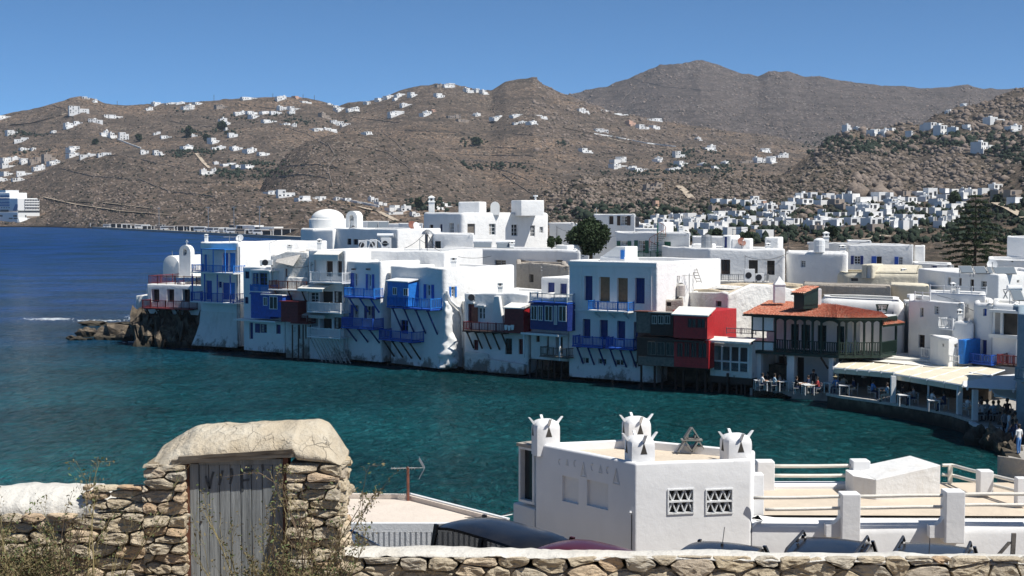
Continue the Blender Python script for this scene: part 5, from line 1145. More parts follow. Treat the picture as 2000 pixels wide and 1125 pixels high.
def acunit(px, py, D, label, w_=.9, h=.75, mat=WPAINT):
 c = at(px, py, D); t = thing('air_conditioner', label, 'air conditioner', 'air conditioning units on walls and roofs', c)
 mb = MB(); mb.box(c.x - w_ / 2, c.y, c.z, c.x + w_ / 2, c.y + .35, c.z + h); mb.build('casing', mat, t, bevel=.02)
 mb = MB(); mb.lathe((0, 0, 0), [(.3, 0), (.3, .02)], 12);
 mb.v = [(c.x - .1 + v[0], c.y - .005 - v[2], c.z + h / 2 + v[1]) for v in mb.v]; mb.build('fan_grille', DMETAL, t)
 mb = MB(); mb.box(c.x - w_ / 2 + .05, c.y, c.z - .12, c.x - w_ / 2 + .1, c.y + .35, c.z - .004); mb.build('foot', DMETAL, t); mb = MB(); mb.box(c.x + w_ / 2 - .1, c.y, c.z - .12, c.x + w_ / 2 - .05, c.y + .35, c.z - .004); mb.build('foot', DMETAL, t)
for a in [(520, 518, 139, 'pair of beige air conditioners on the ledge beside the torn awning', 1.2, .5), (708, 487, 160, 'beige air conditioner left of the wire hoops', .9, 1.0), (729, 487, 160, 'tall air conditioner between the wire hoops', .8, 1.1), (754, 486, 160, 'wide grey roof unit right of the wire hoops', 1.1, 1.2), (1464, 550, 138, 'tall white unit on the railed terrace', 1.0, 1.2), (1484, 549, 138, 'low white unit right of the tall one on the terrace', .8, .7), (923, 585, 127, 'small beige box on the roof behind the red door', .5, .35)]: acunit(*a)
def solar(x0, y0, x1, y1, D, label, tankpx=None):
 c = at((x0 + x1) / 2, y1, D); t = thing('solar_panel', label, 'solar panel', 'solar heaters and panels on the roofs', c)
 w_ = (x1 - x0) / F * D; h = (y1 - y0) / F * D
 mb = MB(); a = Vector((c.x - w_ / 2, c.y, c.z)); mb.obox(a, (w_, 0, 0), (0, h * 1.3, h), (0, -.06, .06)); mb.build('collector', METAL, t)
 mb = MB(); mb.obox(a + Vector((.06, .0 - .07, .07)), (w_ - .12, 0, 0), (0, h * 1.2, h * .93), (0, -.01, .01)); mb.build('glass', SOLARG, t)
 mb = MB()
 for q in (.1, w_ - .1): mb.tube([(a.x + q, c.y + h * 1.2, c.z + h * .9), (a.x + q, c.y + h * 1.2, c.z - .3)], .03, 4)
 mb.build('stand', METAL, t)
 if tankpx: mb = MB(); z = c.z + h + .1; mb.tube([(c.x - tankpx, c.y + h * 1.3, z), (c.x + tankpx, c.y + h * 1.3, z)], .24, 10); mb.build('tank', WPAINT, t, smooth=False)
m, nt, p = newmat('solar_glass'); SOLARG = m; p.inputs['Base Color'].default_value = (.16, .19, .22, 1); p.inputs['Roughness'].default_value = .15
solar(717, 434, 737, 450, 175, 'left one of two big tilted grey solar panels behind the church'); solar(738, 434, 758, 450, 174.5, 'right one of two big tilted grey solar panels behind the church')
solar(742, 462, 760, 477, 160, 'solar heater with a steel tank above the wire hoops', .9)
solar(925, 474, 960, 484, 153, 'left solar water heater on the long terrace house', 1.0); solar(970, 475, 1004, 486, 151, 'right solar water heater on the long terrace house', 1.0)
solar(1876, 521, 1902, 534, 117.5, 'leftmost tilted glass panel on the grey shaded house'); solar(1904, 522, 1928, 535, 117.5, 'second tilted glass panel from the left on the grey house'); solar(1930, 523, 1940, 535, 117.3, 'narrow tilted panel between two wide ones at right'); solar(1942, 523, 1986, 536, 117.3, 'widest tilted glass panel, right end of the row')
solar(1978, 567, 2002, 588, 104, 'blue tinted solar heater above the loggia roof', .5)
# spiral stair
c = wl(1284, 157); t = thing('spiral_stair', 'rusty green spiral staircase in front of the green shuttered house', 'spiral staircase', None, (c.x, c.y, 3)); z0 = zat(c, 506); z1 = zat(c, 450)
mb = MB(); mb.tube([(c.x, c.y, z0), (c.x, c.y, z1 + .8)], .07, 6); mb.build('newel', GREENB, t)
for k in range(14):
 a = k * .55; z = z0 + (z1 - z0) * k / 14; d = Vector((math.cos(a), math.sin(a), 0)); e_ = Vector((-d.y, d.x, 0)); mb = MB(); mb.obox(Vector((c.x, c.y, z)) - e_ * .12, d * .85, e_ * .26, (0, 0, .04)); mb.build('step', GREENB, t)
mb = MB(); mb.tube([(c.x + .88 * math.cos(a), c.y + .88 * math.sin(a), z0 + .9 + (z1 - z0) * a / 7.7) for a in [k * .2 for k in range(39)]], .03, 4)
for k in range(20): a = k * .385; z = z0 + (z1 - z0) * a / 7.7; mb.tube([(c.x + .88 * math.cos(a), c.y + .88 * math.sin(a), z), (c.x + .88 * math.cos(a), c.y + .88 * math.sin(a), z + .9)], .018, 3)
mb.build('handrail', RBROWN, t)
# ladder and folded chair on the junk roof
c = at(1361, 552, 121); t = thing('ladder', 'short wooden ladder leaning on the white wall above the junk roof', 'ladder', None, c)
for q in (0, .4): mb = MB(); mb.tube([c + Vector((q, 0, 0)), c + Vector((q - .35, .6, 1.15))], .03, 4); mb.build('rail', GREYW, t)
for k in range(5): s_ = (k + .5) / 5; mb = MB(); mb.tube([c + Vector((-.35 * s_, .6 * s_, 1.15 * s_)), c + Vector((.4 - .35 * s_, .6 * s_, 1.15 * s_))], .025, 4); mb.build('rung', GREYW, t)
c = at(1308, 575, 119); t = thing('bed_frame', 'old white slatted frame leaning above the grey shed roof', 'slatted frame', None, c); mb = MB()
for q in (0, .9): mb.tube([c + Vector((q * .6, 0, 0)), c + Vector((q * .6 + .3, .1, 1.5))], .035, 4)
mb.tube([c + Vector((.0, 0, 0)), c + Vector((.54, 0, 0))], .03, 4); mb.tube([c + Vector((.3, .1, 1.5)), c + Vector((.84, .1, 1.5))], .03, 4); mb.build('frame', CURT, t)
for k in range(5): mb = MB(); x = .09 * (k + 1); mb.tube([c + Vector((x, 0, 0)), c + Vector((x + .3, .1, 1.5))], .018, 4); mb.build('slat', CURT, t)
tb('grey mossy shed roof between the big white house and the brown boards', [(1272, 118), (1335, 117)], 580, GREYR, depth=3, jit=.3, wins=[(0, 1302, 590, 1311, 598, 'o', INT)], z0=3)
# street lamp and sign on the restaurant
c = wl(1724, 111.5); t = thing('sign', 'green trapezoid sign board with a pale panel above the red tiles', 'sign', None, (c.x, c.y, zat(c, 617)))
fr = Fr((c.x - .5, c.y), (c.x + .5, c.y)); za, zb = zat(c, 594), zat(c, 618)
mb = MB(); mb.fprism(fr, [(.22, zb), (.34, zb), (.14, za), (0, za)], -.05, 0); mb.fprism(fr, [(.66, zb), (.78, zb), (1, za), (.86, za)], -.05, 0); mb.fbox(fr, .0, 1, za - .06, za, -.055, .004); mb.fprism(fr, [(.2, za - .45), (.8, za - .45), (.9, za - .06), (.1, za - .06)], -.04, -.01); mb.build('frame', GREEN, t)
mb = MB(); mb.fbox(fr, .16, .84, za - .34, za - .08, -.009, .0); mb.build('panel', CURT, t)
mb = MB()
for k, ch in enumerate('CEMA'):
 x = .2 + k * .16
 S = {'C': ((0, 0, .1, .03), (0, .13, .1, .16), (0, 0, .03, .16)), 'E': ((0, 0, .1, .03), (0, .065, .08, .09), (0, .13, .1, .16), (0, 0, .03, .16)), 'M': ((0, 0, .03, .16), (.05, .06, .07, .16), (.09, 0, .12, .16), (0, .13, .12, .16)), 'A': ((0, 0, .03, .16), (.08, 0, .11, .16), (0, .13, .11, .16), (0, .06, .11, .085))}[ch]
 for a_, b_, c_, d_ in S: mb.fbox(fr, x + a_, x + c_, za - .29 + b_, za - .29 + d_, .001, .004)
tag(mb.build('lettering', DMETAL, t), kind='stuff')
mb = MB(); mb.fbox(fr, .44, .5, zb - .2, zb + .75, .0, .05); mb.fbox(fr, .25, .8, zb + .3, zb + .36, .0, .05); mb.build('white_cross', WPAINT, t)
c = wl(1875, 107); t = thing('street_lamp', 'grey street lamp with a long arm before the shaded white house', 'street lamp', None, (c.x, c.y, 5)); z1 = zat(c, 588)
mb = MB(); mb.tube([(c.x, c.y, zat(c, 606)), (c.x, c.y, z1)], .06, 6); mb.tube([(c.x, c.y, z1 + .0), (c.x - 1.1, c.y, z1 + .3)], .04, 5); mb.build('pole', METAL, t); mb = MB(); mb.obox((c.x - 1.1, c.y - .08, z1 + .25), (-.55, 0, .15), (0, .16, 0), (0, 0, .08)); mb.build('lamp_head', METAL, t)
c = wl(833, 150); t = thing('lamp_post', 'dark pole with a hooded floodlight and sagging black cables', 'lamp post', None, (c.x, c.y, 8)); z1 = zat(c, 452)
mb = MB(); mb.tube([(c.x, c.y, zat(c, 505)), (c.x, c.y, z1)], .16, 7); mb.build('pole', DMETAL, t); mb = MB(); mb.lathe((c.x + .1, c.y, z1 - .3), [(.6, 0), (.5, .25), (.15, .5)], 10); mb.build('hood', METAL, t)
def cable(a, b, sag, parent, r=.03, name='cable'):
 mb = MB(); mb.tube([a.lerp(b, s_ / 10) - Vector((0, 0, sag * 4 * (s_ / 10) * (1 - s_ / 10))) for s_ in range(11)], r, 4); return mb.build(name, DMETAL, parent)
cable(Vector((c.x, c.y, z1)), at(758, 484, 158), .8, t); cable(Vector((c.x, c.y, z1)), at(862, 490, 150), .4, t); cable(Vector((c.x, c.y, z1)), at(835, 505, 140), -.1, t)
for px, l in ((716, 'left'), (733, 'right')):
 c = at(px, 489, 157); mb = MB(); mb.tube([c + Vector((.75 * math.cos(a), .1, .1 + 1.0 * abs(math.sin(a)))) for a in [math.pi * k / 12 for k in range(13)]], .05, 5); tag(mb.build('wire_hoop', WPAINT), l + ' white bent pipe hoop on the roof behind the row', 'pipe hoop', 'pipe hoops on the roof')
c = at(1990 - 5, 583, 106); t = thing('table', 'small grey roof table at the right, above the loggia', 'table', None, c); mb = MB(); mb.box(c.x - .9, c.y - .3, c.z + .62, c.x + .3, c.y + .3, c.z + .68); mb.build('table_top', METAL, t)
for x in (-.8, .2): mb = MB(); mb.tube([(c.x + x - .15, c.y, c.z), (c.x + x + .15, c.y, c.z + .6)], .04, 4); mb.tube([(c.x + x + .15, c.y, c.z), (c.x + x - .15, c.y, c.z + .6)], .04, 4); mb.build('trestle', METAL, t)

# ------------------------------------------------------------------ shore rocks
def rock(px, py, w_, h, label, D=None, seed=0, flat=1.0, z=0, group='rocks along the waterline', sub=3, mat=None, dy=None):
 c = gz(px, py, 0) if D is None else Vector((*xy(px, D), 0)); W = w_ / F * c.y / 2; H = h / F * c.y
 bm = bmesh.new(); bmesh.ops.create_icosphere(bm, subdivisions=sub, radius=1)
 s_ = Vector((seed * 7.7, seed * 3.1, 0)); cr = lambda q: noise.multi_fractal(q, 1.0, 2.2, 4)
 for v in bm.verts:
  q = v.co.copy(); n_ = noise.noise(q * 1.1 + s_) * .55 + (noise.cell(q * 2.3 + s_) - .5) * .35 + noise.noise(q * 4 + s_) * .15
  q *= 1 + n_; v.co = Vector((q.x * W, q.y * (dy or W * .6), max(q.z, -.4) * H))
 me = bpy.data.meshes.new('rock'); bm.to_mesh(me); bm.free(); me.materials.append(mat or ROCK)
 o = bpy.data.objects.new('rock', me); COL.objects.link(o); o.location = (c.x, c.y + (dy or W * .6) * .4, z); return tag(o, label, 'rock', group)
for a in [(168, 658, 44, 18, 'brown block rock at the far left of the outcrop', 1), (205, 662, 46, 22, 'dark cracked rock beside the leftmost brown one', 2), (232, 664, 78, 24, 'large pale ribbed boulder of the outcrop', 3), (150, 664, 46, 10, 'low flat slab at the foot of the leftmost rock', 4), (256, 665, 44, 14, 'pale rubble boulder nearest the terrace house', 5), (190, 636, 80, 9, 'thin dark reef rock behind the outcrop', 6), (240, 634, 60, 6, 'long low reef rock washed by foam', 7)]: rock(a[0], a[1], a[2], a[3], a[4], seed=a[5])
rr = random.Random(5); k = 0
for px in range(268, 392, 13):
 for lv in range(3):
  k += 1; rock(px + rr.uniform(-4, 4), 664 + (px - 268) * .03 - lv * 2, rr.uniform(22, 34), rr.uniform(26, 36), 'dark jagged rock under the dark red balconies', seed=20 + k, z=lv * 1.15, dy=1.2, D=152.2 - (px - 268) * .022 + lv * .5, group='dark jagged rocks under the terrace house', sub=2)
mb = MB(); q = [wl(268, 156.5), wl(392, 153), wl(392, 160), wl(268, 162)]; mb.prism([tuple(a) for a in q], -.3, zat(wl(300, 152), 608)); tag(mb.build('rock', ROCK), 'dark rock core under the low terrace house', 'rock')
k = 0
for px in range(340, 560, 22):
 k += 1; rock(px, 675 + (px - 340) * .066, 40, 8, 'flat brown ledge rock at the foot of the left houses', seed=60 + k, group='flat ledge rocks below the left houses', dy=1.4, sub=2)
for px in list(range(560, 1470, 26)):
 k += 1; py = np.interp(px, [545, 880, 1250, 1480], [693, 722, 748, 768]); rock(px + rr.uniform(-6, 6), py, rr.uniform(28, 44), rr.uniform(7, 14), 'small dark wet rock at the foot of the house row', seed=90 + k, group='small wet rocks at the foot of the row', dy=.9, sub=2)
for px, w_, h, l in ((1500, 50, 12, 'left brown rock below the arcade'), (1550, 70, 14, 'middle brown rock below the arcade'), (1595, 50, 16, 'yellowish rock below the right arcade pillar'), (1612, 30, 22, 'dark boulder at the corner of the cafe deck')): k += 1; rock(px, 776 + (px - 1500) * .03, w_, h, l, seed=90 + k)
# foam
m, nt, p = newmat('foam'); FOAM = m; p.inputs['Base Color'].default_value = (.8, .84, .86, 1); p.inputs['Roughness'].default_value = .8
def foam(px, py, w_, h, n, label, sd):
 r_ = random.Random(sd); mb = MB()
 for _ in range(n):
  c = gz(px + r_.gauss(0, w_ / 3), py + r_.gauss(0, h / 3), 0); s_ = r_.uniform(.03, .11); mb.lathe((c.x, c.y, .0), [(s_, -.05), (s_ * .8, s_ * .1), (s_ * .2, s_ * .15)], 5, sx=r_.uniform(1, 3))
 tag(mb.build('foam', FOAM), kind='stuff')
foam(98, 623, 60, 3, 260, '', 1); foam(190, 626, 90, 3, 90, '', 2); foam(258, 622, 20, 8, 50, '', 3); foam(262, 667, 30, 3, 30, '', 4)
# ------------------------------------------------------------------ trees
def leafcloud(name, mat, parent, centres, n, size, seed):
 """many small leaf faces spread through ellipsoids (centre, radii)"""
 rs = np.random.RandomState(seed); V = [];
 wts = np.array([r_[0] * r_[1] * r_[2] for _, r_ in centres]); wts = wts / wts.sum(); idx = rs.choice(len(centres), n, p=wts)
 d = rs.normal(size=(n, 3)); d /= np.linalg.norm(d, axis=1)[:, None]; rad = rs.uniform(.35, 1, (n, 1)) ** .45
 cc = np.array([list(c) for c, _ in centres])[idx]; ra = np.array([list(r_) for _, r_ in centres])[idx]
 P = cc + d * rad * ra * (1 + rs.normal(0, .06, (n, 1)))
 a = rs.normal(size=(n, 3)); a /= np.linalg.norm(a, axis=1)[:, None]; b_ = np.cross(a, rs.normal(size=(n, 3))); b_ /= np.linalg.norm(b_, axis=1)[:, None]
 s_ = size * rs.uniform(.6, 1.4, (n, 1)); off = np.array(root_loc(parent))
 V = np.stack([P - a * s_, P + b_ * s_ * .5, P + a * s_, P - b_ * s_ * .5], 1).reshape(-1, 3) - off
 me = bpy.data.meshes.new(name); me.vertices.add(len(V)); me.vertices.foreach_set('co', V.ravel()); nf = n
 me.loops.add(nf * 4); me.loops.foreach_set('vertex_index', np.arange(nf * 4, dtype=np.int32)); me.polygons.add(nf); me.polygons.foreach_set('loop_start', np.arange(0, nf * 4, 4, dtype=np.int32)); me.polygons.foreach_set('loop_total', np.full(nf, 4, np.int32))
 me.materials.append(mat); me.update(calc_edges=True)
 o = bpy.data.objects.new(name, me); COL.objects.link(o); o.parent = parent; return tag(o, kind='stuff')
def tree(name, label, px, ytop, ybase, wpx, D, mat=None, n=2500, size=.22, seed=1, lobes=9, cat='tree', group=None):
 c = wl(px, D); z0 = zat(c, ybase); z1 = zat(c, ytop); W = wpx / F * D / 2; t = thing(name, label, cat, group, (c.x, c.y, z0)); r_ = random.Random(seed); h = z1 - z0
 cs = []
 for k in range(lobes):
  a = r_.uniform(0, 6.28); q = r_.uniform(.2, .62); zz = z0 + h * r_.uniform(.38, .78); s_ = r_.uniform(.35, .5)
  cs.append(((c.x + W * q * math.cos(a), c.y + W * q * math.sin(a), zz), (W * s_, W * s_, min(h * .24, W * s_))))
 cs.append(((c.x, c.y, z0 + h * .62), (W * .7, W * .7, h * .37)))
 leafcloud('crown', mat or LEAF, t, cs, n, size, seed)
 mb = MB(); mb.tube([(c.x, c.y, z0 - .3), (c.x + .1, c.y, z0 + h * .35), (c.x, c.y, z0 + h * .7)], W * .09, 6, r2=W * .03)
 for k in range(4): a = k * 1.6; mb.tube([(c.x, c.y, z0 + h * .3), (c.x + W * .5 * math.cos(a), c.y + W * .5 * math.sin(a), z0 + h * .6)], W * .045, 5, r2=W * .015)
 mb.build('trunk', BARK, t); return t
tree('tree', 'dense dark round tree among the white roofs', 1153, 427, 512, 104, 152, n=14000, size=.17, seed=3, lobes=12)
tree('tree', 'loose dark sapling left of the dense round tree', 1076, 461, 492, 22, 150, n=500, size=.14, seed=4, lobes=4); tree('tree', 'second small dark sapling beside the white wedge box', 1091, 461, 492, 16, 151, n=350, size=.14, seed=5, lobes=4)
# araucaria: tiers of drooping boughs
D = 185; c = wl(1903, D); z0 = zat(c, 560); z1 = zat(c, 374); t = thing('araucaria_tree', 'tall dark araucaria pine with tiered drooping branches', 'tree', None, (c.x, c.y, z0)); h = z1 - z0
mb = MB(); mb.tube([(c.x, c.y, z0), (c.x + .1, c.y, z0 + h * .6), (c.x, c.y, z1)], .32, 8, r2=.04); mb.build('trunk', BARK, t)
r_ = random.Random(9); cs = []; mb = MB()
for k in range(15):
 s_ = (k + .3) / 15; z = z0 + h * (.12 + .87 * s_); Lr = (1 - s_) ** .75 * 5.6 + .35; nb = 7 if s_ < .8 else 5
 for j in range(nb):
  a = 6.283 * (j + r_.random() * .6) / nb + k * .7; L = Lr * r_.uniform(.7, 1.1); d = Vector((math.cos(a), math.sin(a), 0)); pts = [Vector((c.x, c.y, z)) + d * L * q + Vector((0, 0, L * (.12 * q - .22 * q * q))) for q in (0, .35, .7, 1)]
  mb.tube(pts, .06, 4, r2=.02)
  for q in (.35, .55, .75, .95):
   pc = Vector((c.x, c.y, z)) + d * L * q + Vector((0, 0, L * (.12 * q - .22 * q * q))); cs.append(((pc.x, pc.y, pc.z + .05), (.22 + L * .075, .22 + L * .075, .11)))
mb.build('bough', BARK, t); leafcloud('crown', PINE, t, cs, 17000, .12, 8)
for a in [(1862, 372, 418, 30, 560, 'round dark tree left of the araucaria top'), (1795, 480, 500, 20, 220, 'dark bush below the hillside hotels'), (1630 + 5, 380, 400, 30, 640, 'dark bush above the left hotels'), (1700, 385, 400, 26, 640, 'small dark tree behind the hotel terraces'), (1625, 440, 470, 22, 330, 'low dark palm-like tree before the hotel'), (1945, 380, 420, 26, 520, 'dark tree under the pillared house at the right'), (1530, 425, 452, 26, 500, 'dark garden tree left of the hotel terraces'), (1460, 452, 480, 30, 300, 'dark shrub cluster behind the rusty dish'), (1400, 446, 470, 24, 350, 'dark garden shrub behind the white flat blocks')]:
 tree('tree', a[5], a[0], a[1], a[2], a[3], a[4], n=900, size=a[4] * .0012, seed=a[0], lobes=6)
# ------------------------------------------------------------------ people: one continuous body each
SKIN = paint('skin', (.42, .25, .17), .6, .1, 8, bd=0, obj=True); HAIRD = paint('dark_hair', (.02, .014, .01), .7, .2, 8, bd=0); STRAW = paint('straw_hat', (.6, .5, .3), .8, .1, 8, bd=0)
CL = {k: paint('cloth_' + k, c, .9, .12, 8, bd=0) for k, c in dict(white=(.72, .72, .72), blue=(.08, .22, .5), black=(.02, .02, .025), grey=(.25, .26, .28), navy=(.02, .035, .09), red=(.4, .05, .05), beige=(.5, .42, .32), pale=(.35, .5, .62)).items()}
def skeleton(pose):
 """joints (x right, y forward, z up) of an adult 1.72 m tall, feet or seat at z 0"""
 J = {}; s = 0
 if pose == 'sit':
  hz = .46; J.update(pelvis=(0, 0, hz + .06), waist=(0, .01, hz + .2), chest=(0, .05, hz + .42), neck=(0, .07, hz + .60), head=(0, .10, hz + .72), top=(0, .10, hz + .86))
  for q, sx in (('l', -1), ('r', 1)):
   J.update({q + 'hip': (sx * .10, .02, hz + .04), q + 'knee': (sx * .13, .46, hz + .03), q + 'ank': (sx * .13, .44, .08), q + 'toe': (sx * .14, .60, .03),
                      q + 'sh': (sx * .18, .05, hz + .54), q + 'el': (sx * .25, .18, hz + .30), q + 'wr': (sx * .14, .40, hz + .30), q + 'hand': (sx * .10, .47, hz + .31)})
 else:
  J.update(pelvis=(0, 0, .92), waist=(0, .01, 1.06), chest=(0, .01, 1.26), neck=(0, .0, 1.46), head=(0, .03, 1.58), top=(0, .03, 1.72))
  st = .16 if pose == 'walk' else .02
  for q, sx in (('l', -1), ('r', 1)):
   f_ = st * sx
   J.update({q + 'hip': (sx * .10, 0, .88), q + 'knee': (sx * .11, f_ * .9 + .03, .48), q + 'ank': (sx * .11, f_ * 1.3, .08), q + 'toe': (sx * .13, f_ * 1.3 + .15, .03),
                      q + 'sh': (sx * .19, 0, 1.41), q + 'el': (sx * .26, -f_ * .6 + .0, 1.13), q + 'wr': (sx * .27, -f_ + .10, .88), q + 'hand': (sx * .27, -f_ + .13, .80)})
 E = [('pelvis', 'waist'), ('waist', 'chest'), ('chest', 'neck'), ('neck', 'head'), ('head', 'top')]
 for q in 'lr': E += [('pelvis', q + 'hip'), (q + 'hip', q + 'knee'), (q + 'knee', q + 'ank'), (q + 'ank', q + 'toe'), ('chest', q + 'sh'), (q + 'sh', q + 'el'), (q + 'el', q + 'wr'), (q + 'wr', q + 'hand')]
 return J, E
RAD = dict(pelvis=(.15, .11), waist=(.13, .10), chest=(.15, .11), neck=(.055, .055), head=(.085, .10), top=(.05, .06), hip=(.09, .09), knee=(.06, .06), ank=(.04, .045), toe=(.04, .025), sh=(.06, .06), el=(.042, .042), wr=(.028, .028), hand=(.035, .022))
def body_mesh(pose):
 J, E = skeleton(pose); ks = list(J); me = bpy.data.meshes.new('body'); me.from_pydata([J[k] for k in ks], [(ks.index(a), ks.index(b)) for a, b in E], [])
 o = bpy.data.objects.new('body', me); COL.objects.link(o)
 o.modifiers.new('skin', 'SKIN'); o.modifiers.new('sub', 'SUBSURF').levels = 1
 if not me.skin_vertices:
  bm = bmesh.new(); bm.from_mesh(me); bm.verts.layers.skin.verify(); bm.to_mesh(me); bm.free()
 for i, k in enumerate(ks):
  r_ = RAD[k if k in RAD else k[1:]]; me.skin_vertices[0].data[i].radius = r_; me.skin_vertices[0].data[i].use_root = (k == 'pelvis')
 bpy.context.view_layer.update(); dg = bpy.context.evaluated_depsgraph_get(); m2 = bpy.data.meshes.new_from_object(o.evaluated_get(dg)); bpy.data.objects.remove(o); m2.name = 'body'
 # material per face from the nearest bone: 0 skin, 1 shirt, 2 trousers, 3 shoe
 for _ in range(4 - len(m2.materials)): m2.materials.append(SKIN)
 MI = {}
 for a, b in E:
  n = a + b; MI[(a, b)] = 2 if any(x in n for x in ('hip', 'knee')) and 'toe' not in n else 3 if 'toe' in n else 0 if any(x in (a, b) for x in ('head', 'top')) or 'wr' in n or 'hand' in n else 1
 for p_ in m2.polygons:
  c = p_.center; best = None
  for (a, b), mi in MI.items():
   A_, B_ = Vector(J[a]), Vector(J[b]); t = max(0, min(1, (c - A_).dot(B_ - A_) / (B_ - A_).length_squared)); d = (c - A_.lerp(B_, t)).length
   if best is None or d < best[0]: best = (d, mi)
  p_.material_index = best[1]; p_.use_smooth = True
 return m2, J
BODY = {p_: body_mesh(p_) for p_ in ('sit', 'stand', 'walk')}
def person(loc, rz, pose, shirt, legs, label, hat=None, group='people at the waterside cafes', s=1.0):
 t = empty('person', loc, rz, label, 'person', group); t.scale = (s, s, s)
 me = BODY[pose][0].copy(); J = BODY[pose][1];
 for i_, m_ in enumerate((SKIN, CL[shirt], CL[legs], HAIRD)): me.materials[i_] = m_
 o = bpy.data.objects.new('body', me); COL.objects.link(o); o.parent = t
 h = Vector(J['head']) + Vector((0, -.02, .03))
 mb = MB(); mb.lathe(h, [(.06, -.10), (.10, -.03), (.105, .05), (.08, .12), (.02, .145)], 10); o = mb.build('hair', HAIRD, None, smooth=True); o.parent = t
 mb = MB(); mb.lathe(h + Vector((0, .075, -.02)), [(.012, -.03), (.02, -.01), (.012, .02)], 5); mb.lathe(h + Vector((-.1, .03, -.02)), [(.01, -.03), (.018, 0), (.01, .03)], 5); mb.lathe(h + Vector((.1, .03, -.02)), [(.01, -.03), (.018, 0), (.01, .03)], 5); o = mb.build('face_features', SKIN, None); o.parent = t
 for q in 'lr':
  w_, hd = Vector(J[q + 'wr']), Vector(J[q + 'hand']); d = (hd - w_).normalized(); sd = Vector((1, 0, 0)) if abs(d.x) < .9 else Vector((0, 1, 0)); mb = MB()
  for k in range(4): b0 = hd + sd * (-.027 + .018 * k); mb.tube([b0 - d * .01, b0 + d * (.05 + .01 * (k in (1, 2))), b0 + d * .075 + Vector((0, 0, -.02))], .008, 4)
  mb.tube([w_ + d * .03 + sd * .03, w_ + d * .06 + sd * .05, w_ + d * .09 + sd * .05], .009, 4); o = mb.build('fingers', SKIN, None); o.parent = t
 if hat: mb = MB(); mb.lathe(h + Vector((0, 0, .05)), [(.24, 0), (.24, .015), (.12, .03), (.11, .12), (.05, .14)], 14); o = mb.build('hat', hat, None); o.parent = t
 return t
# chairs and tables
def make_chair(mat):
 t = empty('chair', (0, 0, 0)); mb = MB(); mb.box(-.21, -.21, .43, .21, .21, .47); mb.build('seat', mat, t, local=True)
 mb = MB(); mb.box(-.21, -.23, .62, .21, -.205, .70); mb.box(-.21, -.24, .80, .21, -.215, .88); mb.build('backrest', mat, t, local=True)
 for x, y in ((-.2, -.2), (.2, -.2), (-.2, .2), (.2, .2)): mb = MB(); mb.tube([(x, y, 0), (x, y, .43)] + ([(x, y - .03, .9)] if y < 0 else []), .02, 4); mb.build('leg', mat, t, local=True)
 return t
def make_table():
 t = empty('table', (0, 0, 0)); mb = MB(); mb.box(-.38, -.38, .71, .38, .38, .75); mb.build('table_top', WPAINT, t, local=True)
 for x, y in ((-.33, -.33), (.33, -.33), (-.33, .33), (.33, .33)): mb = MB(); mb.box(x - .025, y - .025, 0, x + .025, y + .025, .71); mb.build('leg', WPAINT, t, local=True)
 return t
chair0 = make_chair(paint('shaded_white_chair', (.32, .33, .34), .7, .2, 6, bd=0)); table0 = make_table(); first = {'c': True, 't': True}  # white chairs, the shade they sit in put into the grey
def put(kind, x, y, z, rz, label, group):
 src = chair0 if kind == 'c' else table0
 o = src if first[kind] else copy_tree(src); first[kind] = False
 o.location = (x, y, z); o.rotation_euler = (0, 0, rz); tag(o, label, 'chair' if kind == 'c' else 'table', group); return o

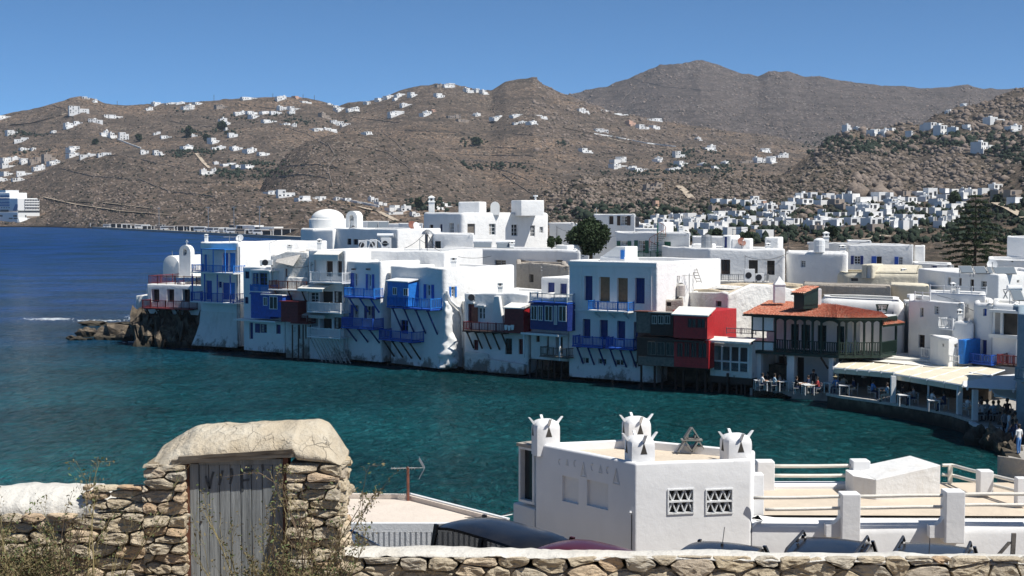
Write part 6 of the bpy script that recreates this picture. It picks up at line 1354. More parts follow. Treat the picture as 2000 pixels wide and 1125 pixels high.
# ------------------------------------------------------------------ beach cafe deck and canopies
zd = 1.0
edge = [gz(x, y, zd) for x, y in ((1616, 768), (1640, 773), (1700, 781), (1760, 790), (1820, 800), (1860, 808), (1903, 822))]
pts = [tuple(q.xy) for q in edge] + [tuple(q) for q in (wl(1985, 96), wl(2030, 108), wl(1640, 113))]
mb = MB(); mb.prism(pts, -.6, zd - .12); tag(mb.build('quay', ROCK), kind='structure')
mb = MB(); o_ = [Vector((q[0], q[1])) for q in pts]; mb.prism(pts, zd - .116, zd); tag(mb.build('cafe_floor', CONC), kind='structure')
for i, (a, b_) in enumerate(zip(edge, edge[1:])):
 fr = Fr(a.xy, b_.xy); mb = MB(); mb.fbox(fr, -.02, fr.L + .02, zd - .15, zd + .035, -.25, .12); tag(mb.build('kerb', CURT), kind='structure')
def canopy(name, label, q, n, mat, val=.42):
 """cloth panels side by side over a quad front-left, front-right, back-right, back-left"""
 FL, FR_, BR, BL = [Vector(v) for v in q]; t = empty(name, tuple(FL), 0, label, 'canopy', 'cream canopies over the beach cafe')
 for i in range(n):
  a, b_ = (i + .01) / n, (i + .99) / n; A0, A1 = FL.lerp(FR_, a), FL.lerp(FR_, b_); B0_, B1_ = BL.lerp(BR, a), BL.lerp(BR, b_); mb = MB(); K = 8; top = []
  for k in range(K + 1):
   s_ = k / K; sg = -.05 * math.sin(math.pi * s_ * 4) ** 2
   for v in (A0.lerp(B0_, s_), A1.lerp(B1_, s_)): top.append(v + Vector((0, 0, sg)))
  mb.add(top, [(2 * k, 2 * k + 1, 2 * k + 3, 2 * k + 2) for k in range(K)]); mb.add([v - Vector((0, 0, .02)) for v in top], [(2 * k + 2, 2 * k + 3, 2 * k + 1, 2 * k) for k in range(K)])
  if val: mb.obox(A0 - Vector((0, .02, val)), A1 - A0, (0, .02, 0), (0, 0, val))
  mb.build('canvas', mat, t)
 for i in range(n + 1):
  s_ = i / n; mb = MB(); mb.tube([FL.lerp(FR_, s_) + Vector((0, 0, -.04)), BL.lerp(BR, s_) + Vector((0, 0, -.04))], .05, 5); mb.build('beam', WPAINT, t)
  mb = MB(); c = FL.lerp(FR_, s_); mb.obox(c - Vector((.07, .1, .16)), (.14, 0, 0), (0, .14, 0), (0, 0, .2)); mb.build('bracket', WPAINT, t)
 mb = MB(); mb.tube([FL - Vector((0, 0, .07)), FR_ - Vector((0, 0, .07))], .06, 6); mb.build('front_beam', WPAINT, t); return t
H = lambda px, py, z: gz(px, py, z)
zc = 3.0
def on(px, py, D): return at(px, py, D)
canopy('canopy', 'left cream canopy over the beach cafe, beside the white arcade pillar', [on(1628, 717, 104.0), on(1746, 727, 99.8), on(1835, 705, 107.5), on(1655, 696, 112.5)], 5, CANVAS)
canopy('canopy', 'right cream canopy over the beach cafe, in front of the blue closet', [on(1746, 729, 99.5), on(1880, 751, 92.6), on(1962, 722, 99), on(1838, 706, 107)], 4, CANVAS)
canopy('canopy', 'small sagging cream awning under the slatted pergola at the far right', [on(1944, 770, 90), on(1990, 781, 88.5), on(1992, 756, 93.0), on(1934, 754, 93.5)], 1, CANVAS, val=.1)
t = empty('pergola', tuple(on(1890, 750, 90)), 0, 'white slatted pergola at the right end of the beach cafe', 'pergola')
PQ = [on(1884, 757, 89.5), on(1984, 762, 88), on(1990, 735, 96), on(1886, 744, 96)]
for k in range(9): s_ = k / 8; a, b_ = PQ[0].lerp(PQ[3], s_), PQ[1].lerp(PQ[2], s_); mb = MB(); mb.obox(a, b_ - a, Vector((0, .5, .06)), (0, 0, .05)); mb.build('slat', WPAINT, t)
for s_ in (.05, .5, .95): a, b_ = PQ[0].lerp(PQ[1], s_), PQ[3].lerp(PQ[2], s_); mb = MB(); mb.tube([a - Vector((0, 0, .1)), b_ - Vector((0, 0, .1))], .07, 5); mb.build('beam', WPAINT, t)
a = on(1905, 765, 89.5); base = gz(1905, 822, zd); mb = MB(); mb.obox((base.x - .16, base.y, zd), (.32, 0, 0), (0, .3, 0), (0, 0, a.z - zd)); mb.build('post', WPAINT, t)
t = empty('louvre_roof', tuple(on(1895, 735, 97)), 0, 'white louvred roof panel beside the right cream canopy', 'louvre roof')
a, b_, c_ = on(1893, 728, 99), on(1935, 736, 96), on(1968, 720, 104)
for k in range(7): s_ = k / 7; q0 = a.lerp(a + (c_ - b_), s_); mb = MB(); mb.obox(q0, b_ - a, (c_ - b_) / 8.5, (0, 0, .06)); mb.build('slat', WPAINT, t)
canopy('canopy', 'narrow white canvas strip above the left cream canopy', [on(1663, 709, 112), on(1738, 700, 112), on(1720, 697, 115), on(1654, 697, 115)], 1, CANVASW, val=0)
for px, py, l in ((1746, 789, 'thick white canopy post, second from the left of the cafe'), (1814, 799, 'thin white canopy post in the middle of the cafe front'), (1876, 812, 'tall white canopy post near the right end of the deck')):
 q = gz(px, py - 1, zd); zt = 2.85; wd = .05 if 'thin' in l else .16; mb = MB(); mb.obox((q.x - wd, q.y + .1, zd), (2 * wd, 0, 0), (0, 2 * wd, 0), (0, 0, zt - zd)); tag(mb.build('canopy_post', WPAINT), l, 'post', 'posts carrying the cafe canopies')
INTB = paint('cafe_shade_wall', (.09, .07, .05), .9, .4, 3, bd=0)  # canopy shade put into the colour of the back wall
# cafe back wall with shelves, coloured dark for the shade behind the canopies
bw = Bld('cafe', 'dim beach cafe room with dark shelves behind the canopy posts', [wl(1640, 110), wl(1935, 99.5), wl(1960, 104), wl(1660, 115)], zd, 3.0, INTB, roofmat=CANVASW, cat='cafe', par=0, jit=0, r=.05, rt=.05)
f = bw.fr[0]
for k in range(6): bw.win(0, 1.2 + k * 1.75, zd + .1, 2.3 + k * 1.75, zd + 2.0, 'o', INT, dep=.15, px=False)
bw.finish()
for k, px in enumerate((1690, 1735, 1790)):
 q = wl(px, 104.5); mb = MB(); mb.lathe((q.x, q.y, 2.05), [(.03, .45), (.16, .3), (.2, .05), (.05, 0)], 8); mb.tube([(q.x, q.y, 2.4), (q.x, q.y, 2.8)], .015, 3); tag(mb.build('pendant_lamp', CURT), ['left', 'middle', 'right'][k] + ' wicker pendant lamp hanging under the cafe canopies', 'lamp', 'pendant lamps under the canopies')
t = empty('flat_roof', (26, 108, 3), 0, 'pale flat roof strip between the red tiled restaurant and the canopies', 'roof'); mb = MB(); q = [wl(1636, 111.2), wl(1745, 108.2), wl(1840, 106), wl(1850, 110), wl(1740, 113)]; mb.prism([tuple(a) for a in q], 3.02, 3.14); mb.build('slab', CANVASW, t)
# guests
rr = random.Random(31); shirts = ['white', 'blue', 'black', 'grey', 'navy', 'red', 'beige', 'pale']
A, B = wl(1470, 111.2), wl(1640, 107.2); fA_ = Fr(A, B)
def seat(px, D, z, rz, shirt, lab, hat=None, tb_=True, tlab=None, gl='arcade'):
 q = wl(px, D); v = Vector((math.sin(-rz), math.cos(-rz)))
 put('c', q.x, q.y, z, rz, 'white slatted chair under the ' + lab, 'white chairs at the waterside tables')
 person((q.x, q.y, z), rz, 'sit', shirt, rr.choice(['navy', 'black', 'beige']), lab, hat)
 if tb_: c = Vector((q.x, q.y)) + v * .72; put('t', c.x, c.y, z, rz, tlab or ('white table before the ' + lab), 'white waterside tables')
for a in [(1489, 109.3, -1.5, 'white', 'person in white seated at the leftmost arcade table'), (1503, 110.0, 1.6, 'black', 'person in black seated right of the leftmost arcade table'), (1513, 109.0, -1.5, 'pale', 'person in pale blue by the second arcade table'), (1527, 109.2, 1.5, 'grey', 'person in grey leaning beside the middle pillar'), (1556, 107.3, -1.5, 'black', 'person in black just right of the middle pillar'), (1583, 107.8, 1.5, 'navy', 'person in navy at the middle right arcade table'), (1601, 106.8, 1.6, 'red', 'person in red seated near the right arcade pillar')]:
 seat(a[0], a[1], zg, a[2], a[3], a[4])
q = wl(1591, 108.2); person((q.x, q.y, zg), 2.8, 'stand', 'black', 'black', 'waiter in black standing between the arcade tables')
for a in [(1637, 103.6, .4, 'blue', 'person in blue with a straw hat at the cafe edge', STRAW), (1650, 104.2, -.6, 'beige', 'person in beige beside the straw hat', None), (1672, 102.8, 1.4, 'navy', 'person in navy at the third cafe table', None), (1706, 101.2, -1.4, 'blue', 'person in dark blue left of the white shirt', None), (1738, 99.3, 1.4, 'pale', 'person in a pale blue shirt beside the thick post', None), (1764, 98.6, -1.5, 'black', 'person in black right of the thick post', None), (1790, 97.4, 1.5, 'grey', 'person in grey before the thin post', None), (1823, 95.6, -1.4, 'white', 'person in white right of the thin post', None), (1850, 94.6, 1.4, 'navy', 'person in navy near the tall post', None), (1893, 92.2, -1.2, 'white', 'person in white bending between two tables', None)]:
 seat(a[0], a[1], zd, a[2], a[3], a[4], a[5], tb_=a[0] not in (1650, 1738))
# right deck, dark block and steps
zr2 = .9
ed = [gz(x, y, zr2) for x, y in ((1893, 824), (1912, 836), (1966, 838))]
mb = MB(); pts = [tuple(q.xy) for q in ed] + [tuple(wl(2010, 88.5)), tuple(wl(2060, 100)), tuple(wl(1900, 97))]; mb.prism(pts, zr2 - .14, zr2 + .002); tag(mb.build('cafe_floor', CONC), kind='structure')
for a, b_ in zip(ed, ed[1:]): fr = Fr(a.xy, b_.xy); mb = MB(); mb.fbox(fr, 0, fr.L, zr2 - .1, zr2 + .05, -.3, .03); tag(mb.build('kerb', WPAINT), kind='structure')
mb = MB(); pts2 = [tuple(q) for q in (wl(1901, 90), wl(1960, 83.5), wl(1985, 78.5), wl(2060, 76), wl(2060, 100), wl(1900, 97))]; mb.prism(pts2, [-.6] * 6, [zr2 - .2, .55, .1, .1, zr2 - .2, zr2 - .2]); o = mb.build('quay', ROCK); tag(o, kind='structure')
for i, (px, py, w_, h) in enumerate(((1915, 868, 60, 40), (1945, 878, 70, 44), (1972, 892, 50, 30), (1900, 850, 36, 30), (1960, 860, 60, 30))): rock(px, py, w_, h, 'black wet rock below the right cafe deck', seed=300 + i, group='black wet rocks at the right deck')
mb = MB(); q = wl(1995, 80); mb.prism([tuple(q) for q in (wl(1972, 82), wl(1990, 77), wl(2060, 75), wl(2060, 96), wl(1966, 90))], -.3, .35); tag(mb.build('pavement', CONC), kind='structure')
for a in [(1924, 90.5, .9, 'sit', 'white', 'person in white leaning forward on the right deck'), (1934, 91.2, 2.2, 'sit', 'grey', 'person in grey at the right deck table'), (1946, 90.5, .2, 'sit', 'pale', 'person in light blue seated with back to the water'), (1957, 90.8, 1.8, 'sit', 'beige', 'person in beige with raised arm on the right deck'), (1918, 92.8, -1.8, 'sit', 'navy', 'person in navy deep inside the right deck')]:
 q = wl(a[0], a[1]); put('c', q.x, q.y, zr2, a[2], 'white slatted chair under the ' + a[5], 'white chairs at the waterside tables'); person((q.x, q.y, zr2), a[2], 'sit', a[4], 'black', a[5])
for a in [(1930, 91.9), (1948, 92.3)]: q = wl(*a); put('t', q.x, q.y, zr2, .2, ('left' if a[0] < 1940 else 'right') + ' white table on the right hand deck', 'white waterside tables')
for a in [(1967, 87.5, .35, 'stand', 'grey', 'black', 'person with a grey shirt and dark trousers standing by the deck end'), (1976, 87.0, .35, 'walk', 'white', 'pale', 'person in white top and pale trousers walking beside the deck'), (1983, 85.6, .35, 'walk', 'black', 'navy', 'person in dark clothes walking on the quay'), (1972, 88.6, .6, 'stand', 'black', 'black', 'person in black standing behind the grey shirt'), (1990, 83.5, .35, 'stand', 'navy', 'black', 'person in navy near the pale blue corner house'), (1996, 81.5, .35, 'stand', 'white', 'blue', 'person in white with bright blue shorts at the right edge'), (1987, 86.6, .35, 'stand', 'beige', 'black', 'person in beige behind the walkers')]:
 q = wl(a[0], a[1]); person((q.x, q.y, a[2] if a[1] < 88 else zr2), rr.uniform(-3, 3), a[3], a[4], a[5], a[6])
# white menu board panel beside the steps
q = gz(1958, 940, 3);
# ------------------------------------------------------------------ far shore: villas, tracks, dry stone walls, quay, cruise ship
unit = bpy.data.meshes.new('window'); unit.from_pydata([(x, y, z) for z in (0, 1) for x, y in ((-.5, -.5), (.5, -.5), (.5, .5), (-.5, .5))], [], [(3, 2, 1, 0), (4, 5, 6, 7), (0, 1, 5, 4), (1, 2, 6, 5), (2, 3, 7, 6), (3, 0, 4, 7)]); unit.materials.append(FARD)
V = '''155,222,34,17;10,231,22,6;168,193,12,5;186,200,8,7;222,231,32,8;187,240,24,9;140,249,22,10;153,242,14,6;25,263,19,10;106,259,9,5;42,277,24,10;50,293,18,5;66,293,9,5;205,267,13,14;222,270,13,12;243,273,16,17;146,294,22,10;145,306,20,9;172,307,26,8;205,304,22,7;22,315,30,10;51,318,18,10;72,319,24,14,g;98,317,22,18,g;108,321,20,9;17,327,22,9;77,333,20,12;17,343,20,9;48,342,26,9;12,353,26,6;40,353,26,6
283,301,14,10;292,215,12,7;310,204,20,5;334,204,16,5;352,203,16,5;370,199,16,3;388,204,14,5;370,215,24,12;437,212,28,8,g;488,194,28,5;550,195,18,9;583,192,16,5,p;600,202,20,5;553,215,14,9;576,215,22,8;471,224,22,8;493,223,18,7;519,222,16,6;540,223,20,7;571,223,12,8;499,230,18,7;528,239,26,6;437,240,13,11;446,243,8,6;560,244,16,4;575,248,9,8;637,231,20,12,g;656,210,12,5;666,216,20,7;691,217,22,9;659,245,22,12;676,245,16,5;622,256,24,7;646,256,22,7;307,263,12,7;325,270,18,6;380,267,10,6;444,254,8,6;456,268,16,10;423,279,24,11;309,303,14,11;318,303,9,5;368,291,20,9;428,292,24,8;464,293,20,8;492,298,24,10;517,304,20,8;425,321,12,6;448,323,26,6;472,328,26,6;488,329,20,9;402,341,16,12;416,339,12,11;533,380,22,9;560,385,30,17;594,391,24,10;624,392,26,10;660,391,10,5;680,392,12,4
722,203,14,5;745,196,16,5;762,191,18,6;783,188,18,6;809,188,16,9;775,195,10,4;795,207,20,6;860,171,12,8,g;878,171,24,10;861,190,18,9;918,181,16,10;936,181,16,9;948,184,14,9;776,226,28,11;835,226,22,10;848,218,10,5,p;888,231,24,8,g;905,238,20,6,g;933,227,16,7;975,232,30,7;1012,227,24,5;1056,230,26,6;1017,242,24,6;1042,242,18,7;1141,221,22,10;1184,218,20,4;1213,225,26,4;1236,244,22,9,p;1258,252,24,10;1282,252,22,8;1279,236,28,6;1176,259,24,9;1147,298,22,10;1212,318,34,14;1212,328,40,9;1253,334,30,7;1290,316,18,10;1236,330,16,7;645,205,10,4;720,262,16,4
731,395,14,12;747,401,18,8;771,412,22,13;793,412,20,12;822,404,12,8;855,409,24,8;773,419,28,6;812,422,14,10;876,403,18,7
1329,308,20,15;1335,323,28,10;1366,274,10,7;1388,294,22,12;1318,333,24,7;1375,323,14,6;1400,329,12,6;1420,320,14,6;1497,298,22,10;1487,318,20,12;1510,318,22,15;1530,308,22,10;1458,319,28,7,g;1660,257,16,15;1685,254,20,4;1712,262,20,12;1730,264,16,14;1748,256,22,6;1830,246,30,8;1848,262,26,20;1872,259,24,12;1895,250,16,6;1886,206,18,5;1857,220,12,3;1949,239,34,12;1985,256,24,14;1928,293,40,18;1880,294,22,8,g;1270,372,16,14,g;1285,366,20,10,g;1284,402,10,12,p;1810,252,14,10;1783,262,16,6
1405,398,18,10;1425,399,20,11;1443,403,14,15;1459,402,14,13;1471,400,12,11;1477,393,13,10;1494,403,8,9,p;1475,414,22,13;1492,413,12,12;1510,407,16,7;1398,412,16,8,g;1430,418,32,9,g;1446,430,10,14;1295,431,28,9;1320,429,16,12;1334,430,20,14;1352,427,22,8;1375,431,16,10;1392,429,14,9;1412,434,24,14;1428,439,18,12;1470,434,20,8;1490,438,26,12;1503,439,12,14;1325,441,18,12;1352,446,18,12;1368,447,14,9;1390,448,24,10;1420,446,26,11;1312,451,26,9;1290,448,16,8;1275,440,18,7;1378,462,16,9;1568,389,26,14;1590,388,14,14;1556,397,18,12;1578,399,24,9;1554,412,34,6;1535,421,26,8;1515,428,22,8;1540,436,18,9;1346,438,12,8;1365,437,12,8;1455,443,12,9;1405,455,22,7;1340,456,18,7
1608,392,14,12;1622,390,18,14;1636,392,14,12;1650,394,18,16;1672,398,26,22;1690,408,18,14;1720,393,30,20;1745,393,26,19;1705,410,30,14;1752,405,34,12;1640,400,24,10,g;1660,410,30,9,g;1775,384,28,12,g;1800,384,20,12;1822,385,20,20;1850,378,16,10;1866,379,16,10;1888,378,14,9;1906,382,20,14;1862,392,34,14;1888,390,20,16;1846,408,22,16;1868,410,22,14;1885,405,18,12;1832,418,18,14;1848,424,20,14;1866,422,16,12;1780,414,32,11;1805,417,18,9;1650,426,30,13;1680,425,26,13;1712,425,28,13;1740,420,22,12;1768,430,24,13;1795,431,26,12;1640,439,34,9;1676,438,30,8;1712,440,32,9;1745,443,26,9;1770,450,16,22;1788,448,16,20;1808,438,16,12;1826,436,14,12;1845,438,14,12;1862,434,16,14;1610,420,14,13;1613,438,22,16;1925,378,16,10;1960,383,26,8,g;1985,383,26,12,g;1950,370,20,8;1990,398,24,8;1715,452,24,7,g;1600,455,20,8,g'''
REG = [('on the leftmost crest', 0, 215, 180, 245), ('on the left slope above the cruise ship', 0, 135, 245, 360), ('around the left gully', 135, 330, 245, 312), ('along the left skyline', 215, 470, 180, 222), ('in the dense row under the middle skyline', 470, 720, 180, 260), ('above the dark green garden', 330, 560, 222, 306), ('beside the dark green garden', 380, 560, 306, 345), ('on the low slope behind the domed church', 500, 700, 365, 400), ('climbing to the central summit', 715, 960, 160, 212), ('along the central terrace road', 770, 1110, 212, 245), ('on the slope left of the big mountain', 1110, 1310, 212, 300), ('on the shelf above the rocky hill', 1160, 1430, 265, 336), ('on the right hand shelf below the mountain', 1430, 1560, 290, 325), ('on the right hill top', 1640, 2010, 200, 300), ('behind the pointed chimney', 715, 900, 385, 425), ('among the bare rocks of the centre', 1260, 1300, 355, 405), ('in the upper half of the distant town', 1250, 1605, 385, 422), ('in the lower half of the distant town', 1250, 1605, 422, 470), ('on the top row of the hillside hotels', 1595, 1840, 370, 400), ('stepping up behind the araucaria', 1810, 2010, 365, 460), ('on the middle hotel terraces', 1595, 1830, 400, 428), ('on the lowest hotel terraces', 1595, 1810, 428, 460)]
lst = []
for ln in V.replace('\n', ';').split(';'):
 q = ln.split(','); lst.append([float(a) for a in q[:4]] + [q[4] if len(q) > 4 else 'w'])
ORD0 = ['first', 'second', 'third', 'fourth', 'fifth', 'sixth', 'seventh', 'eighth', 'ninth', 'tenth', 'eleventh', 'twelfth', 'thirteenth', 'fourteenth', 'fifteenth', 'sixteenth', 'seventeenth', 'eighteenth', 'nineteenth', 'twentieth']
ORD = ORD0 + ['twenty ' + a for a in ORD0[:9]] + ['thirtieth'] + ['thirty ' + a for a in ORD0[:9]]
byr = {}
rr = random.Random(88)
for _ in range(70):
 px = rr.uniform(1250, 1900); lo = np.interp(px, [1250, 1400, 1600, 1900], [435, 400, 385, 375]); lst.append([px, rr.uniform(lo + 6, 466 if px < 1600 else 446), rr.uniform(12, 26), rr.uniform(8, 13), 'w'])
for v in lst:
 r_ = next((R_[0] for R_ in REG if R_[1] <= v[0] < R_[2] and R_[3] <= v[1] < R_[4]), 'scattered through the distant town'); byr.setdefault(r_, []).append(v)
rr = random.Random(77)
for rn, vsx in byr.items():
 vsx.sort()
 for i, (px, py, w_, h_, kd) in enumerate(vsx):
  h = hit(px, py)
  if h is None: continue
  D = h.y; k = D / F; W = w_ * k * 1.12; H = h_ * k * (.86 if D > 800 else .9); near = D < 800
  col = {'w': 'white', 'g': 'grey stone', 'p': 'pinkish'}[kd]; mat = {'w': FARW, 'g': FARG, 'p': FARP}[kd]
  t = empty('villa' if D > 800 else 'house', (h.x, h.y, h.z), rr.uniform(.35, 1.0), None, 'villa' if D > 800 else 'house', 'houses ' + rn)
  nw = 0; H = max(H, 2.2 * (1 if D < 1200 else 1.3)); st = max(1, round(H / 3.3)); mb = MB(); dep = min(W * .7, 9 if not near else 6); sk = 4 if D > 1000 else 3
  f1 = rr.uniform(.45, .7) if W > 6 else 1; left = rr.random() < .5
  xa, xb = (-W / 2, -W / 2 + W * f1) if left else (W / 2 - W * f1, W / 2)
  mb.box(xa, 0, -sk, xb, dep, H); blocks = [(xa, xb, 0, H)]
  if f1 < 1:
   h2 = H * rr.uniform(.5, .8); xc, xd = (xb + .01, W / 2) if left else (-W / 2, xa - .01); y2 = rr.uniform(-1.5, 1.5); mb.box(xc, y2, -sk, xd, dep, h2); blocks.append((xc, xd, y2, h2))
  if rr.random() < .6: mb.box(-W * .5, -rr.uniform(1.5, 3), -sk, W * .5, 0.5, H * .12)
  if rr.random() < .5: x_ = rr.uniform(xa, xb - W * .15); mb.box(x_, dep * .4, H - .1, x_ + W * .15, dep * .7, H + .25 * H)
  mb.build('wall', mat, t, local=True)
  for xa_, xb_, yy, hh in blocks:
   s_ = max(1, round(hh / 3.2)); n = max(1, min(4, int((xb_ - xa_) / (3.0 if D > 800 else 2.2))))
   for a in range(s_):
    for b_ in range(n):
     if rr.random() < .42: continue
     nw += 1; o = bpy.data.objects.new('window', unit); COL.objects.link(o); o.parent = t; ww = min(1.6, (xb_ - xa_) / n * .5) * rr.uniform(.6, 1.3); hw_ = rr.choice([1.2, 1.4, 2.0]) * (1.15 if D > 1200 else .9)
     o.location = (xa_ + (xb_ - xa_) * (b_ + .5) / n, yy - .02, hh * a / s_ + .6); o.scale = (ww, .2, min(hw_, hh / s_ * .7))
  t['label'] = f"{'small ' if w_ < 14 else 'wide ' if w_ > 25 else ''}{col} house {rn}, {ORD[i] + ' from the left' if i < len(vsx) / 2 else ORD[len(vsx) - 1 - i] + ' from the right'}"
# tracks and walls draped on the slopes
def drape(name, mat, pts, w_, h=.0, kind='structure', label=None, cat=None, step=4, wob=0, group=None):
 P = []
 for (x0, y0), (x1, y1) in zip(pts, pts[1:]):
  n = max(2, int(math.hypot(x1 - x0, y1 - y0) / step))
  for k in range(n): s_ = k / n; P.append((x0 + (x1 - x0) * s_, y0 + (y1 - y0) * s_ + rr.uniform(-wob, wob)))
 P.append(pts[-1]); Q = [q for q in (hit(*p_) for p_ in P) if q is not None]; mb = MB()
 for a, b_ in zip(Q, Q[1:]):
  if (a - b_).length > 180: continue
  d = (b_ - a); d.z = 0; d.normalize(); s_ = Vector((-d.y, d.x, 0)) * w_
  up = Vector((0, 0, .5 if not h else h))
  if h: mb.obox(a - s_ * .5 - Vector((0, 0, 1)), b_ - a, s_, (0, 0, h + 1))
  else: mb.poly(a - s_ + up, b_ - s_ + up, b_ + s_ + up, a + s_ + up)
 if mb.v:
  o = mb.build(name, mat);
  if kind: tag(o, kind=kind)
  else: tag(o, label, cat, group)
for pts, w_ in (([(20, 244), (60, 241), (85, 235), (130, 222)], 4), ([(85, 385), (150, 400), (240, 413), (330, 420)], 3), ([(100, 392), (200, 396), (300, 408)], 2), ([(1326, 364), (1340, 376), (1350, 388)], 4), ([(1278, 405), (1292, 410), (1300, 422)], 3), ([(384, 300), (398, 318), (410, 329)], 4), ([(1945, 398), (1970, 408), (2005, 428)], 3), ([(1690, 470), (1720, 462), (1740, 465)], 2.5), ([(1100, 250), (1160, 262), (1230, 281), (1320, 292)], 3), ([(700, 404), (740, 414), (775, 432)], 4), ([(1180, 300), (1240, 303)], 3)): drape('track', ROADM, pts, w_ * .6)
WALLM = paint('dry_stone_wall', (.13, .11, .095), .95, .3, .3, bd=0);
i = 0
for pts in ([(230, 273), (255, 283), (275, 290)], [(1160, 262), (1200, 268), (1260, 280), (1320, 287)], [(655, 388), (690, 395), (740, 405)]): drape('wall', FARW, pts, 1.0, 1.6, None, ['white wall running down from the left gully houses', 'long white wall crossing the slope left of the mountain', 'white wall behind the low slope villas'][i], 'wall'); i += 1
wl_ = [[(205, 305), (240, 303), (300, 318), (360, 330)], [(170, 310), (205, 304)], [(0, 250), (60, 262), (120, 262)], [(560, 250), (600, 262), (640, 285)], [(640, 280), (655, 305), (640, 330), (650, 365)], [(470, 205), (520, 212), (560, 214)], [(330, 236), (370, 245), (430, 250)], [(750, 262), (775, 280), (790, 300)], [(790, 255), (860, 258), (940, 262)], [(850, 285), (930, 287), (1010, 290)], [(860, 300), (940, 304), (1050, 305)], [(880, 312), (960, 316), (1060, 322)], [(930, 320), (990, 335), (1030, 352)], [(980, 340), (1010, 360), (1040, 380)], [(1000, 262), (1060, 266), (1130, 272)], [(1150, 322), (1190, 330)], [(560, 325), (620, 322), (660, 328)], [(545, 345), (600, 342), (640, 350)], [(1220, 150), (1300, 170), (1420, 180)], [(1560, 250), (1500, 275), (1480, 300)], [(1400, 215), (1450, 240)], [(1250, 160), (1220, 190), (1200, 215)], [(1600, 235), (1700, 222), (1800, 215)], [(1570, 300), (1610, 280), (1640, 262)], [(1560, 330), (1640, 322), (1700, 318)], [(1880, 300), (1940, 305), (2000, 312)], [(1900, 230), (1960, 220), (2000, 215)], [(1050, 340), (1090, 345), (1130, 338)], [(100, 205), (130, 215), (170, 218)], [(60, 225), (30, 240)], [(690, 230), (740, 236), (780, 240)], [(700, 285), (760, 300), (800, 330)], [(120, 330), (180, 345), (260, 350)], [(270, 350), (330, 375), (420, 385)]]
for k, pts in enumerate(wl_): drape('stone_wall', WALLM, pts, .8, .9, 'structure', wob=.8)
# groves and garden green
grove = dsum(blob(480, 338, 55, 9), blob(500, 322, 40, 6), blob(395, 296, 30, 5), blob(372, 262, 22, 6), blob(350, 300, 30, 6), blob(440, 258, 20, 5, .8), blob(925, 278, 18, 4), blob(360, 213, 20, 4, .6), blob(520, 230, 60, 6, .5), blob(20, 262, 30, 5, .6), blob(60, 264, 25, 4, .6), blob(75, 300, 40, 4, .5), blob(600, 240, 40, 5, .4), blob(840, 402, 30, 8), blob(1090, 280, 14, 4, .7), blob(1350, 300, 40, 8, .7), blob(1380, 330, 60, 8, .8), blob(1250, 338, 60, 4, .7), blob(1700, 290, 80, 9, .8), blob(1620, 275, 40, 9, .6), blob(1860, 275, 80, 10, .8), blob(1980, 300, 40, 14, .6), blob(1000, 325, 40, 6, .5), blob(940, 325, 30, 5, .5), blob(1190, 430, 100, 20, .3))
GLEAF = paint('dusty_garden_leaf', (.028, .040, .028), .9, .4, .3, bd=0, spec=.1)
rocks('grove', GLEAF, 12000, (0, 190, 2005, 430), (1.0, 2.8), flat=(.7, 1.1), seed=11, dens=grove, sink=-.2)
rocks('garden_shrubs', GLEAF, 2200, (1240, 395, 2005, 475), (.4, 1.3), flat=(.8, 1.3), seed=12, dens=lambda x, y: .5, sink=-.2)
for a in [(436, 236, 258, 20, 2000, 'big dark tree beside the middle left villas'), (406, 262, 280, 14, 1900, 'dark bush tree left of the garden villas'), (372, 246, 270, 16, 1950, 'tall dark tree group on the left slope'), (275, 262, 278, 12, 2000, 'round dark bush right of the gully houses'), (190, 272, 284, 10, 1950, 'small dark bush beside the gully houses'), (818, 386, 412, 18, 900, 'dark tree behind the pointed chimney'), (846, 386, 414, 16, 900, 'second dark tree right of the pointed chimney'), (930, 268, 286, 26, 1500, 'isolated dark bush group on the bare central slope')]:
 h = hit(a[0], a[2] - 2)
 if h: tree('tree', a[5], a[0], a[1], a[2], a[3], h.y, n=700, size=h.y * .0011, seed=a[0], lobes=6)
